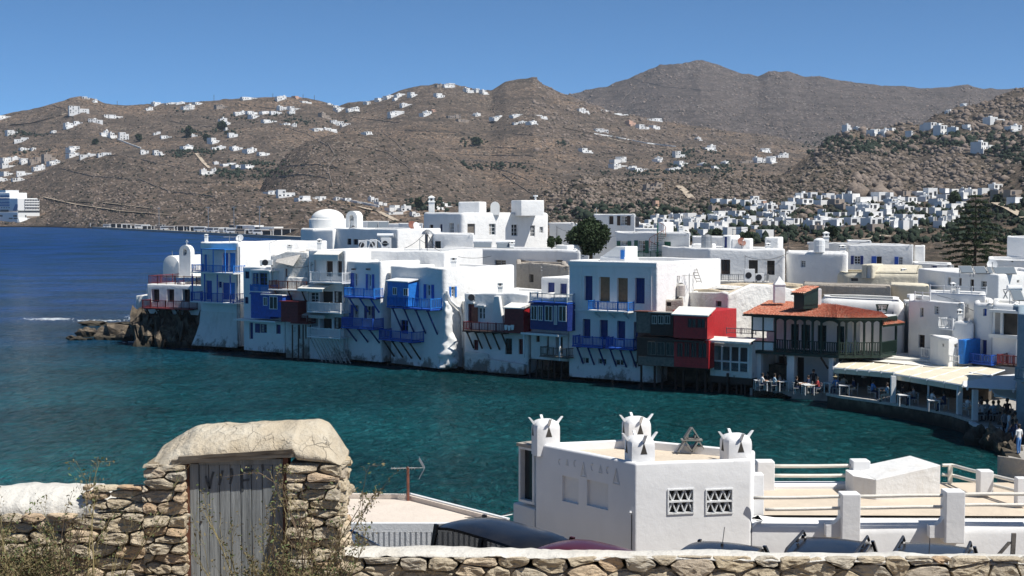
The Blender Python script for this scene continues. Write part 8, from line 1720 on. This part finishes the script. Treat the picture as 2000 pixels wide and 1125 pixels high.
q0, q1 = wl(1842, 42.3), wl(2040, 41); mb = MB(); mb.obox((q0.x, 42.5, 4), (q1.x - q0.x, -1.0, 0), (0, .4, 0), (0, 0, zat(q0, 955) - 4)); tag(mb.build('kerb_wall', GREYR, bevel=.04), 'low grey upstand under the bent rear rail', 'wall')
q0, q1, q2 = wl(1672, 41.0), wl(1716, 40.6), wl(1843, 41.0); t = thing('stair_box', 'white stair box with a long sloping top on the terrace', 'stair box', None, (q1.x, q1.y, zf_))
za, zb_, zc_ = zat(q0, 930), zat(q1, 937), zat(q2, 908)
mb = MB(); n_ = Vector((.0, 1.7)); mb.prism([tuple(q1), tuple(q2), tuple(q2 + Vector((-.45, 1.5))), tuple(q0 + Vector((.35, 1.5)))], [zf_ - .1] * 4, [zb_, zc_, zc_ + .02, za - .02]); mb.build('sloping_block', PL2, t, bevel=.02)
mb = MB(); mb.prism([tuple(q0), tuple(q1 - Vector((.005, 0))), tuple(q0 + Vector((.34, 1.4))), tuple(q0 + Vector((.0, 1.0)))], [zf_ - .1] * 4, [za, zb_ - .005, za, za]); mb.build('shaded_end', PL2, t)
mb = MB(); q0 = wl(1957, 44); q1 = wl(2060, 42); mb.prism([tuple(q0), tuple(q1), (q1.x, q1.y + .12), (q0.x, q0.y + .12)], [3] * 4, [zat(q0, 891), zat(q1, 905), zat(q1, 905), zat(q0, 891)]); tag(mb.build('panel', GREYR), 'grey metal faced panel behind the terrace at the right edge', 'panel')
q0 = wl(1474, 37.6); mb = MB(); mb.box(q0.x, 37.6, 5.5, wl(1496, 37.6).x, 38.0, zat(q0, 927)); tag(mb.build('side_panel', PL, bevel=.02), 'narrow white panel between the house corner and the terrace rails', 'panel')
c = wl(1985, 30); mb = MB(); mb.obox((c.x - .04, c.y, 6.0), (.09, 0, 0), (0, .05, 0), (.05, 0, zat(c, 1042) - 6)); mb.obox((c.x - .3, c.y + .01, zat(c, 1085)), (.08, 0, 0), (0, .05, 0), (.24, 0, .28)); tag(mb.build('stake', GREYW), 'grey wooden stake rising behind the wall at the right edge', 'stake')

# ------------------------------------------------------------------ low slatted building at the left with pale roof
zr_ = zat(wl(700, 32.9), 1022); PINK = paint('pale_roof_coating', (.66, .58, .50), .85, .05, 1.2, bd=.008, bs=5, dirt=(.5, .42, .34), damt=.3, dscale=(.3, 1.4, 1))
t = thing('low_building', 'low building with a pale flat roof and white slatted front behind the gate', 'building', None, (-4, 33, 5))
P4 = [wl(440, 32.9), wl(992, 32.9), wl(797, 35.9), wl(440, 36.2)]
mb = MB(); mb.prism([tuple(q) for q in P4], 4.5, zr_ - .1); mb.build('wall', PL, t)
mb = MB(); ins = [P4[0] + Vector((0, .12)), P4[1] + Vector((-.25, .12)), P4[2] + Vector((-.1, -.15)), P4[3] + Vector((0, -.12))]; mb.prism([tuple(q) for q in ins], zr_ - .096, zr_ - .02); mb.build('roof', PINK, t)
for i, nm in ((0, 'front'), (1, 'right'), (2, 'back')):
 fr = Fr(P4[i], P4[i + 1]); mb = MB(); mb.fbox(fr, -.02, fr.L + .02, zr_ - .2 if i == 0 else zr_ - .14, zr_ + (.0 if i == 0 else .09), -.12, .03); mb.build('roof_rim', WPAINT if i == 0 else PINK, t)
 if i == 1: mb = MB(); mb.fbox(fr, -.02, fr.L, zr_ + .093, zr_ + .12, -.05, .04); mb.build('white_trim', WPAINT, t)
fr = Fr(P4[0], P4[1]); k = 0; zlo = 5.4; src = None
u = .05
while u < fr.L - .1:
 if src is None:
  mb = MB(); mb.fbox(fr, u, u + .075, zlo, zr_ - .21, .01, .04); src = mb.build('board', WPAINT, t); u00 = u
 else:
  o = src.copy(); COL.objects.link(o); dlt = fr.u * (u - u00); o.location = (dlt.x, dlt.y, 0)
 u += .122
c = at(917, 1022, 33.6); mb = MB(); mb.tube([(c.x - .12, c.y, c.z), (c.x - .1, c.y, c.z + .12), (c.x + .1, c.y, c.z + .12), (c.x + .16, c.y, c.z + .02)], .03, 6); mb.lathe((c.x, c.y, c.z), [(.12, 0), (.12, .1), (.06, .14)], 8); tag(mb.build('spotlight', GREYW), 'small rusty spotlight lying on the pale roof edge', 'spotlight')
c = at(797, 974, 35.6); t = thing('antenna', 'tv antenna with a grid reflector on a rusty mast behind the gate', 'antenna', 'antennas on the roofs', tuple(c)); zt_ = zat(c, 912)
mb = MB(); mb.tube([(c.x, c.y, c.z - .1), (c.x, c.y, zt_)], .035, 6); mb.build('mast', RBROWN, t)
mb = MB(); zz_ = zat(c, 915); mb.tube([(c.x - .42, c.y, zz_), (c.x + .42, c.y, zz_ + .02)], .012, 4)
for k in range(9): x = -.4 + k * .07; mb.tube([(c.x + x, c.y - .1, zz_ + .05), (c.x + x, c.y + .1, zz_ - .05)], .007, 3)
mb.build('boom', METAL, t); mb = MB()
for sg in (-1, 1):
 for k in range(6): s_ = k / 5; mb.tube([(c.x + .40 - .12 * s_, c.y - .14, zz_ + sg * (.02 + .22 * s_)), (c.x + .40 - .12 * s_, c.y + .14, zz_ + sg * (.02 + .22 * s_) + .03)], .006, 3)
 for k in range(4): y = -.14 + .093 * k; mb.tube([(c.x + .4, c.y + y, zz_ + sg * .02), (c.x + .28, c.y + y, zz_ + sg * .24)], .006, 3)
mb.build('grid_reflector', METAL, t)
a, b_ = at(925, 1002, 34), at(1003, 998, 39.5); mb = MB(); mb.tube([a.lerp(b_, k / 8) - Vector((0, 0, .12 * math.sin(math.pi * k / 8))) for k in range(9)], .012, 4); tag(mb.build('cable', DMETAL), 'thin black cable slung between the pale roof and the white house', 'cable')
a, b_ = at(930, 1008, 34), at(1003, 1004, 39.5); mb = MB(); mb.tube([a.lerp(b_, k / 8) - Vector((0, 0, .05 * math.sin(math.pi * k / 8))) for k in range(9)], .016, 4); tag(mb.build('cable', WPAINT), 'white cable just below the thin black one', 'cable')
# ------------------------------------------------------------------ rubble wall, stone gate with old door
m, nt, p = newmat('field_stone'); STONE = m
oi = nt.nodes.new('ShaderNodeObjectInfo'); tc = nt.nodes.new('ShaderNodeTexCoord'); v = coords(nt)
base = ramp(nt, oi.outputs['Random'], [(0, (.64, .53, .37)), (.25, (.55, .48, .37)), (.5, (.72, .61, .44)), (.7, (.58, .53, .44)), (.85, (.66, .47, .30)), (1, (.78, .69, .53))])
n1 = tex(nt, 'Noise', 7, v, Detail=10.0, Roughness=.68); n2 = tex(nt, 'Noise', 38, v, Detail=6.0, Roughness=.7)
col = mixc(nt, ramp(nt, n1.outputs[0], [(.35, .6), (.52, 0.0)]), base, (.40, .33, .235)); col = mixc(nt, ramp(nt, n1.outputs[0], [(.58, 0.0), (.72, .6)]), col, (.62, .57, .47))
col = mixc(nt, ramp(nt, n2.outputs[0], [(.36, .6), (.46, 0.0)]), col, (.20, .17, .12))
nt.links.new(col, p.inputs['Base Color']); p.inputs['Roughness'].default_value = .92; p.inputs['Specular IOR Level'].default_value = .15
n3 = tex(nt, 'Noise', 9, coords(nt, (1, 1, 3)), Detail=12.0, Roughness=.7); bump(nt, p, n3.outputs[0], .06)
MORT = paint('earth_mortar', (.36, .29, .20), .95, .35, 9, bd=.02, bs=40); MORT2 = paint('pale_mortar', (.48, .42, .33), .95, .3, 9, bd=.02, bs=40)
m, nt, p = newmat('old_lime_cap'); CAPM = m; v = coords(nt)
n1 = tex(nt, 'Noise', 2.2, v, Detail=9.0, Roughness=.65); vo = tex(nt, 'Voronoi', 5.0, v, feature='DISTANCE_TO_EDGE'); dn = tex(nt, 'Noise', 5, v, Detail=6.0)
vv = nt.nodes.new('ShaderNodeVectorMath'); vv.operation = 'MULTIPLY_ADD'; nt.links.new(dn.outputs['Color'], vv.inputs[0]); vv.inputs[1].default_value = (.22, .22, .22); nt.links.new(v, vv.inputs[2]); nt.links.new(vv.outputs[0], vo.inputs['Vector'])
col = ramp(nt, n1.outputs[0], [(.3, (.42, .34, .23)), (.5, (.52, .45, .34)), (.7, (.62, .57, .47))])
crk = ramp(nt, vo.outputs['Distance'], [(.0, 1.0), (.014, 0.0)]); msk = tex(nt, 'Noise', 1.6, v, Detail=3.0)
mm = nt.nodes.new('ShaderNodeMath'); mm.operation = 'MULTIPLY'; nt.links.new(crk, mm.inputs[0]); nt.links.new(ramp(nt, msk.outputs[0], [(.45, .0), (.65, .6)]), mm.inputs[1])
col = mixc(nt, mm.outputs[0], col, (.17, .13, .09)); n2 = tex(nt, 'Noise', 60, v, Detail=5.0, Roughness=.7); col = mixc(nt, ramp(nt, n2.outputs[0], [(.34, .5), (.42, 0.0)]), col, (.25, .2, .14))
nt.links.new(col, p.inputs['Base Color']); p.inputs['Roughness'].default_value = .92
s1 = nt.nodes.new('ShaderNodeMath'); s1.operation = 'MULTIPLY_ADD'; nt.links.new(mm.outputs[0], s1.inputs[0]); s1.inputs[1].default_value = -.35; nt.links.new(n1.outputs[0], s1.inputs[2]); bump(nt, p, s1.outputs[0], .12)
LIME = plaster('thick_limewash', (.64, .62, .57), dirt=(.45, .38, .28), damt=.7, bd=.02)
def clip(poly, a, b_, c_):
 out = []; n = len(poly)
 for i in range(n):
  p0, p1 = poly[i], poly[(i + 1) % n]; d0 = a * p0[0] + b_ * p0[1] - c_; d1 = a * p1[0] + b_ * p1[1] - c_
  if d0 <= 0: out.append(p0)
  if d0 * d1 < 0: s_ = d0 / (d0 - d1); out.append((p0[0] + (p1[0] - p0[0]) * s_, p0[1] + (p1[1] - p0[1]) * s_))
 return out
def stones(fr, u0, u1, z0, z1, cw, ch, root, seed, d0=0.0, gap=.014, proud=.05, name='stone', skip=None, jit=.75, dip=.035):
 rs = random.Random(seed); pts = []; z = z0 - ch; row = 0
 while z < z1 + ch:
  u = u0 - cw * rs.random(); rh = ch * rs.uniform(.65, 1.4)
  while u < u1 + cw: wv = cw * rs.uniform(.5, 1.5); pts.append((u + wv / 2 + rs.uniform(-.1, .1) * cw, z + rh / 2 + rs.uniform(-.3, .3) * rh * jit)); u += wv
  z += rh; row += 1
 sx = ch / cw
 for i, (cu, cz) in enumerate(pts):
  if not (u0 - cw < cu < u1 + cw and z0 - ch < cz < z1 + ch): continue
  poly = [(u0, z0), (u1, z0), (u1, z1), (u0, z1)]
  for j, (qu, qz) in enumerate(pts):
   if j == i or abs(qu - cu) > cw * 3 or abs(qz - cz) > ch * 3.2: continue
   dx, dz = (qu - cu) * sx * sx, qz - cz; mu, mz = (cu + qu) / 2, (cz + qz) / 2; poly = clip(poly, dx, dz, dx * mu + dz * mz)
   if len(poly) < 3: break
  if len(poly) < 3: continue
  ar = abs(sum(poly[k][0] * poly[(k + 1) % len(poly)][1] - poly[(k + 1) % len(poly)][0] * poly[k][1] for k in range(len(poly)))) / 2
  if ar < .0012: continue
  mx, mz = sum(q[0] for q in poly) / len(poly), sum(q[1] for q in poly) / len(poly)
  if skip and skip(mx, mz): continue
  for _ in range(1):                                  # cut the corners
   n = len(poly); ca = rs.uniform(.1, .24); poly = [q for k in range(n) for q in ((poly[k][0] * (1 - ca) + poly[(k + 1) % n][0] * ca, poly[k][1] * (1 - ca) + poly[(k + 1) % n][1] * ca), (poly[k][0] * .5 + poly[(k + 1) % n][0] * .5 + rs.uniform(-.004, .004), poly[k][1] * .5 + poly[(k + 1) % n][1] * .5 + rs.uniform(-.004, .004)), (poly[k][0] * ca + poly[(k + 1) % n][0] * (1 - ca), poly[k][1] * ca + poly[(k + 1) % n][1] * (1 - ca)))]
  wu = max(q[0] for q in poly) - min(q[0] for q in poly); wz = max(q[1] for q in poly) - min(q[1] for q in poly)
  ku, kz = max(.3, 1 - 2 * gap / wu), max(.3, 1 - 2 * gap / wz); pr = proud * rs.uniform(.35, 1.4); tu, tz = rs.uniform(-.2, .2), rs.uniform(-.35, .15)
  n = len(poly); mb = MB(); rings = []
  for sc_, dd in ((1.0, -dip), (1.0, pr * .45), (.95, pr * .9), (.7, pr), (.35, pr * 1.02)):
   rg = []
   for k, (a, c_) in enumerate(poly):
    w0 = 1 + noise.noise(Vector((a * 9, c_ * 9, seed))) * .12
    uu = mx + (a - mx) * ku * sc_ * w0; zz = mz + (c_ - mz) * kz * sc_ * w0; nn = noise.noise(Vector((uu * 11, zz * 16, seed + dd * 3))) * .026 + noise.noise(Vector((uu * 30, zz * 40, seed))) * .013
    rg.append(fr.p(uu, zz, d0 + dd + (nn if dd > 0 else 0) + (tu * (uu - mx) + tz * (zz - mz)) * (dd > 0)))
   rings.append(rg)
  cen = fr.p(mx, mz, d0 + pr * 1.05 + noise.noise(Vector((mx * 9, mz * 9, 3))) * .02)
  vs_ = [q for g in rings for q in g] + [cen]; K = len(rings); fs = [(i_ * n + j, i_ * n + (j + 1) % n, (i_ + 1) * n + (j + 1) % n, (i_ + 1) * n + j) for i_ in range(K - 1) for j in range(n)] + [((K - 1) * n + j, (K - 1) * n + (j + 1) % n, K * n) for j in range(n)]
  mb.add(vs_, fs); o = mb.build(name, STONE, root); o.data.polygons.foreach_set('use_smooth', [k < n * (K - 1) and False or (rs.random() < .0) for k in range(len(o.data.polygons))])
D0 = 12.0; X = lambda px, D=D0: (px - 1000) * D / (F * CT)
GF = Fr((-6, D0), (9, D0)); U = lambda px, d=0: GF.uz(px, 1000, d)[0]; Z = lambda py, d=0: GF.uz(500, py, d)[1]
# right hand wall
t = empty('rubble_wall', (X(1300), D0, 9.9), 0, 'long low rubble wall with a whitewashed top along the bottom right', 'wall')
zw0 = 9.7; slope = lambda u: Z(1098) - (Z(1098) - Z(1112)) * max(0, (u - U(665))) / (U(2050) - U(665))
mb = MB(); mb.fbox(GF, U(660), U(2120), zw0, Z(1112), -.32, -.015); mb.build('mortar', MORT2, t)
stones(GF, U(662), U(2100), Z(1185), Z(1086), .27, .17, t, 41, d0=-.01, gap=.010, proud=.055, jit=1.8)
mb = MB(); nu, PR = 260, [(-.33, -.3), (-.32, -.03), (-.26, .01), (-.16, .02), (-.05, .012), (.015, -.004), (.02, -.012), (.0, -.02)]
g = []
for i in range(nu + 1):
 u = U(655) + (U(2120) - U(655)) * i / nu; zc = Z(1068, -.3) - (Z(1068, -.3) - Z(1088, -.3)) * max(0, i / nu - .12) * .9; row = []
 for j, (d, dz) in enumerate(PR):
  nn = noise.noise(Vector((u * 2.2, d * 6, 1))) * .022 + noise.noise(Vector((u * 9, d * 12, 5))) * .012
  if j >= 6: nn += noise.noise(Vector((u * 4, 0, 9))) * .03 + noise.noise(Vector((u * 13, 0, 9))) * .02
  row.append(GF.p(u, zc + dz + nn, d + nn * .4))
 g.append(row)
k = len(PR); mb.v = [tuple(q) for r_ in g for q in r_]; mb.f = [(i * k + j, i * k + j + 1, (i + 1) * k + j + 1, (i + 1) * k + j) for i in range(nu) for j in range(k - 1)]; mb.m = [0] * len(mb.f)
mb.build('limewashed_top', LIME, t, smooth=True, fix=True)
# left hand wall
t = empty('rubble_wall', (X(100), D0, 9.9), 0, 'rough dry stone wall with patchy whitewash left of the gate', 'wall')
zl = Z(985)
mb = MB(); mb.fbox(GF, U(-60), U(285), zw0, zl - .05, -.55, -.03); mb.build('core', MORT, t)
stones(GF, U(-60), U(285), Z(1190), Z(1000), .26, .10, t, 52, d0=-.01, gap=.008, proud=.07)
stones(GF, U(160), U(290), Z(1000), Z(948), .26, .075, t, 53, d0=-.05, gap=.008, proud=.06)
mb = MB(); nu, PR = 60, [(-.60, -.2), (-.58, .0), (-.45, .05), (-.25, .045), (-.08, .0), (.0, -.07), (.02, -.17), (-.01, -.2)]; g = []
for i in range(nu + 1):
 u = U(-60) + (U(200) - U(-60)) * i / nu; row = []
 for j, (d, dz) in enumerate(PR):
  nn = noise.noise(Vector((u * 2.2, d * 6, 1))) * .03 + noise.noise(Vector((u * 9, d * 12, 5))) * .015
  if j >= 5: nn += noise.noise(Vector((u * 3, 0, 9))) * .10 + noise.noise(Vector((u * 11, 0, 9))) * .04
  row.append(GF.p(u, Z(952, -.5) + dz + nn - (.0 if i < nu - 6 else (i - nu + 6) * .02), d))
 g.append(row)
k = len(PR); mb.v = [tuple(q) for r_ in g for q in r_]; mb.f = [(i * k + j, i * k + j + 1, (i + 1) * k + j + 1, (i + 1) * k + j) for i in range(nu) for j in range(k - 1)]; mb.m = [0] * len(mb.f)
mb.build('limewashed_top', LIME, t, smooth=True, fix=True)
# gate
t = empty('stone_gate', (X(470), D0, 9.9), 0, 'old stone gateway with a thick cracked lime cap over two piers', 'gateway')
for x0, x1, sd in ((280, 366, 61), (560, 668, 62)):
 mb = MB(); mb.fbox(GF, U(x0) + .03, U(x1) - .03, zw0, Z(905), -.5, -.02); mb.build('pier_core', MORT, t)
 stones(GF, U(x0), U(x1), Z(1190), Z(905), .24, .085, t, sd, d0=.0, gap=.007, proud=.06)
sf = Fr(GF.p(U(668), 0, .02), GF.p(U(668), 0, -.5)); stones(sf, 0, sf.L, Z(1190), Z(905), .25, .09, t, 63, d0=-.02, gap=.008, proud=.04)
sf = Fr(GF.p(U(366), 0, 0.0), GF.p(U(366), 0, -.3)); stones(sf, 0, sf.L, Z(1190), Z(912), .2, .09, t, 64, d0=-.03, gap=.006, proud=.03)
# cap: grid over length and depth
mb = MB(); nu = 90; top = [(276, 900), (286, 892), (296, 872), (345, 843), (375, 834), (420, 829), (500, 824), (560, 822), (615, 822), (632, 832), (650, 858), (664, 884), (672, 894)]
tx = np.array(top, float)
PRF = [(.03, 0.0), (.045, .1), (.03, .28), (-.04, .52), (-.15, .76), (-.3, .97), (-.42, 1.0), (-.56, .9), (-.62, .5), (-.64, 0)]
g = []
for i in range(nu + 1):
 px = 284 + (669 - 284) * i / nu; ytop = float(np.interp(px, tx[:, 0], tx[:, 1])); ybot = float(np.interp(px, [276, 300, 345, 372, 575, 580, 668], [936, 936, 914, 897, 884, 900, 912])); u = U(px); row = []
 zt_ = GF.uz(px, ytop, -.3)[1]; zb_ = Z(ybot)
 zt_ = max(zt_, zb_ + .03)
 for j, (d, s_) in enumerate(PRF):
  nn = noise.noise(Vector((u * 2.5, s_ * 3, d * 3))) * .035 + noise.noise(Vector((u * 8, s_ * 9, d * 9))) * .018 + noise.noise(Vector((u * 22, s_ * 20, d * 22))) * .008
  row.append(GF.p(u, zb_ + (zt_ - zb_) * s_ + nn * (1 if 0 < s_ else .8), d + nn * .6))
 g.append(row)
k = len(PRF); mb.v = [tuple(q) for r_ in g for q in r_]; mb.f = [(i * k + j, i * k + j + 1, (i + 1) * k + j + 1, (i + 1) * k + j) for i in range(nu) for j in range(k - 1)] + [tuple(range(k)), tuple(range(nu * k, nu * k + k))[::-1]] + [(i * k, (i + 1) * k, (i + 1) * k + k - 1, i * k + k - 1) for i in range(nu)]; mb.m = [0] * len(mb.f)
o = mb.build('lime_cap', CAPM, t, smooth=True, fix=True); md = o.modifiers.new('s', 'SUBSURF'); md.levels = md.render_levels = 1
m, nt, p = newmat('bleached_timber'); TIM = m; v = coords(nt, (1, 1, 1)); oi = nt.nodes.new('ShaderNodeObjectInfo')
def timber(nm, sc_, c0, c1, c2):
 m, nt, p = newmat(nm); n1 = tex(nt, 'Noise', 1.0, coords(nt, sc_), Detail=8.0, Roughness=.65, Distortion=.6); oi = nt.nodes.new('ShaderNodeObjectInfo')
 col = ramp(nt, n1.outputs[0], [(.32, c0), (.5, c1), (.7, c2)]); col = mixc(nt, ramp(nt, oi.outputs['Random'], [(0, 0.0), (1, .35)]), col, c2); nt.links.new(col, p.inputs['Base Color']); p.inputs['Roughness'].default_value = .85; bump(nt, p, n1.outputs[0], .012); return m
TIMV = timber('grey_plank', (22, 22, 1.6), (.10, .105, .105), (.20, .215, .22), (.33, .345, .345)); TIMH = timber('split_lintel_timber', (1.8, 30, 30), (.07, .05, .035), (.24, .20, .15), (.42, .37, .29)); TIMR = timber('red_brown_jamb', (20, 20, 2), (.05, .02, .012), (.13, .05, .03), (.2, .09, .05))
for i, (a, b_, y0, y1, d) in enumerate(((338, 577, 897, 907, .03), (352, 574, 890, 897, .045))):
 mb = MB(); n = 24; h = []
 for s_ in range(n + 1):
  px = a + (b_ - a) * s_ / n; u = U(px); tilt = -(px - a) / (b_ - a) * 15; nn = noise.noise(Vector((u * 7, i, 2))) * .008
  h.append([GF.p(u, Z(y1 + tilt) + nn, -.3), GF.p(u, Z(y1 + tilt) + nn, d), GF.p(u, Z(y0 + tilt) + nn, d + .01 + nn), GF.p(u, Z(y0 + tilt) + nn, -.3)])
 mb.v = [tuple(q) for r_ in h for q in r_]; mb.f = [(s_ * 4 + j, (s_ + 1) * 4 + j, (s_ + 1) * 4 + (j + 1) % 4, s_ * 4 + (j + 1) % 4) for s_ in range(n) for j in range(4)] + [(0, 1, 2, 3), (n * 4 + 3, n * 4 + 2, n * 4 + 1, n * 4)]; mb.m = [0] * len(mb.f); mb.build('lintel', TIMH, t, fix=True)
dd = -.045
mb = MB(); mb.fbox(GF, U(361), U(368.5), zw0, Z(906), -.2, dd + .01); mb.fbox(GF, U(552), U(562), zw0, Z(893), -.2, dd + .01); mb.build('jamb', TIMR, t)
dr = empty('door', (X(460), D0, 9.9), 0, 'grey weathered plank door with faded dark brush letters in the stone gateway', 'door')
dr.name = 'old_door'
mb = MB(); mb.fbox(GF, U(369), U(386), zw0, Z(908), -.12, dd + .0); mb.build('stile', TIMV, dr, bevel=.004)
mb = MB(); mb.fbox(GF, U(386.5), U(551), Z(910), Z(899), -.12, dd - .01); mb.build('head_rail', TIMV, dr)
xs = [387, 405.5, 426.5, 447.5, 468, 489, 510.5, 531, 551]
for i in range(len(xs) - 1):
 mb = MB(); mb.fbox(GF, U(xs[i]) + .0025, U(xs[i + 1]) - .0025, zw0, Z(910.5), -.10, dd - .012 - .003 * (i % 2)); mb.build('plank', TIMV, dr, bevel=.003)
INK = paint('faded_dark_paint', (.06, .066, .07), .8, .3, 30, bd=0)
mb = MB()
for st in ([(400, 932), (403, 945), (407, 957)], [(415, 924), (410, 940), (407, 957)], [(433, 921), (430, 934), (426, 950)], [(450, 917), (452, 930), (447, 948)], [(471, 922), (471, 945), (472, 962)], [(471, 922), (493, 920)], [(472, 941), (485, 939)], [(511, 909), (513, 922)]):
 for (x0, y0), (x1, y1) in zip(st, st[1:]):
  a, b_ = Vector((U(x0), Z(y0))), Vector((U(x1), Z(y1))); d = (b_ - a).normalized(); n_ = Vector((-d.y, d.x)) * .009; mb.fprism(GF, [tuple(a - n_), tuple(b_ - n_), tuple(b_ + n_), tuple(a + n_)], dd - .02, dd - .0085)
tag(mb.build('brush_letters', INK, dr), kind='stuff')
mb = MB(); mb.tube([GF.p(U(390), Z(1022), dd - .02), GF.p(U(390), Z(1022), dd + .0)], .011, 8); mb.build('lock_hole', INT, dr); mb = MB(); mb.fbox(GF, U(387.5), U(389.5), Z(1052), Z(1038), dd - .02, dd + .002); mb.build('keyhole', INT, dr)
# ------------------------------------------------------------------ dry weeds
STEM = paint('dry_stem', (.30, .25, .12), .8, .25, 20, bd=0); TWIG = paint('brown_twig', (.17, .12, .08), .85, .3, 20, bd=0); DRYL = paint('dry_leaf', (.16, .13, .065), .85, .45, 14, bd=0); GRL = paint('dusty_green_leaf', (.10, .13, .045), .8, .35, 14, bd=0)
def weed(label, px, D, ztop, n, spread, seed, lean=0.0, leaves=2600, ls=.013, gr=.3, droop=.15):
 r_ = random.Random(seed); x = X(px, D); t = empty('dry_weed', (x, D, 9.9), 0, label, 'weed', 'dry weeds before the stone wall'); tips = []
 def branch(mb, p0, d, L, rad, lv):
  pts = [p0]; p_ = p0.copy(); dd_ = d.copy(); k = 5
  for i in range(k):
   dd_ = (dd_ + Vector((r_.uniform(-.16, .16), r_.uniform(-.12, .12), r_.uniform(-.08, .12)))).normalized(); p_ = p_ + dd_ * L / k; p_.y = min(p_.y, D0 - .09 if p_.z < 12 else p_.y); p_.z = min(p_.z, ztop); pts.append(p_.copy())
  mb.tube(pts, rad, 5 if lv < 2 else 3, r2=rad * .4)
  if lv >= 1: tips.extend(pts[2:])
  if lv < 3:
   for i in range(r_.randint(3, 5) if lv < 2 else r_.randint(2, 4)):
    q = pts[r_.randint(1, k)]; e = (dd_ + Vector((r_.uniform(-1, 1) * spread, r_.uniform(-.7, .5) * spread, r_.uniform(-.25, .6)))).normalized(); branch(mb if lv == 0 else mb, q, e, L * r_.uniform(.35, .62), rad * .5, lv + 1)
 for i in range(n):
  mb = MB(); h = (ztop - 9.9) * r_.uniform(.5, .68); a = Vector((lean + r_.uniform(-.35, .35) * spread, r_.uniform(-.25, .05), 1)).normalized(); branch(mb, Vector((x + r_.uniform(-.15, .15) * 2 * spread, D + r_.uniform(-.1, .1), 9.9)), a, h, .013, 0); mb.build('stem', STEM if i % 3 else TWIG, t)
 rs = np.random.RandomState(seed); T = np.array([list(q) for q in tips]); idx = rs.choice(len(T), leaves); P = T[idx] + rs.normal(0, .022, (leaves, 3)); a = rs.normal(size=(leaves, 3)); a /= np.linalg.norm(a, axis=1)[:, None]; b_ = np.cross(a, rs.normal(size=(leaves, 3))); b_ /= np.linalg.norm(b_, axis=1)[:, None]; s_ = ls * rs.uniform(.5, 1.6, (leaves, 1))
 off = np.array([x, D, 9.9])
 for nm, m_, sl in (('dry_leaves', DRYL, slice(0, int(leaves * (1 - gr)))), ('green_leaves', GRL, slice(int(leaves * (1 - gr)), leaves))):
  V_ = np.stack([P[sl] - a[sl] * s_[sl], P[sl] + b_[sl] * s_[sl] * .45, P[sl] + a[sl] * s_[sl], P[sl] - b_[sl] * s_[sl] * .45], 1).reshape(-1, 3) - off
  me = bpy.data.meshes.new(nm); me.from_pydata(V_.tolist(), [], [(4 * k, 4 * k + 1, 4 * k + 2, 4 * k + 3) for k in range(len(V_) // 4)]); me.materials.append(m_); o = bpy.data.objects.new(nm, me); COL.objects.link(o); o.parent = t; tag(o, kind='stuff')
for a in [('tangled dry weed in the bottom left corner', 10, 11.6, 11.75, 7, .8, 1, .0, 4200), ('tall dry weed with seed heads rising above the left wall', 95, 11.55, 12.02, 4, .45, 2, .02, 1300), ('dense dry weed low before the left wall', 60, 11.7, 11.45, 12, .8, 11, .1, 8000), ('yellow stemmed weed leaning right before the left wall', 110, 11.5, 12.12, 4, .5, 3, .18, 1800), ('dry weed climbing over the old door', 530, 11.6, 11.98, 5, .6, 5, -.12, 2400), ('bushy dry weed in front of the right gate pier', 590, 11.65, 11.75, 8, .6, 6, .0, 5200)]:
 weed(a[0], a[1], a[2], a[3], a[4], a[5], a[6], a[7], a[8])
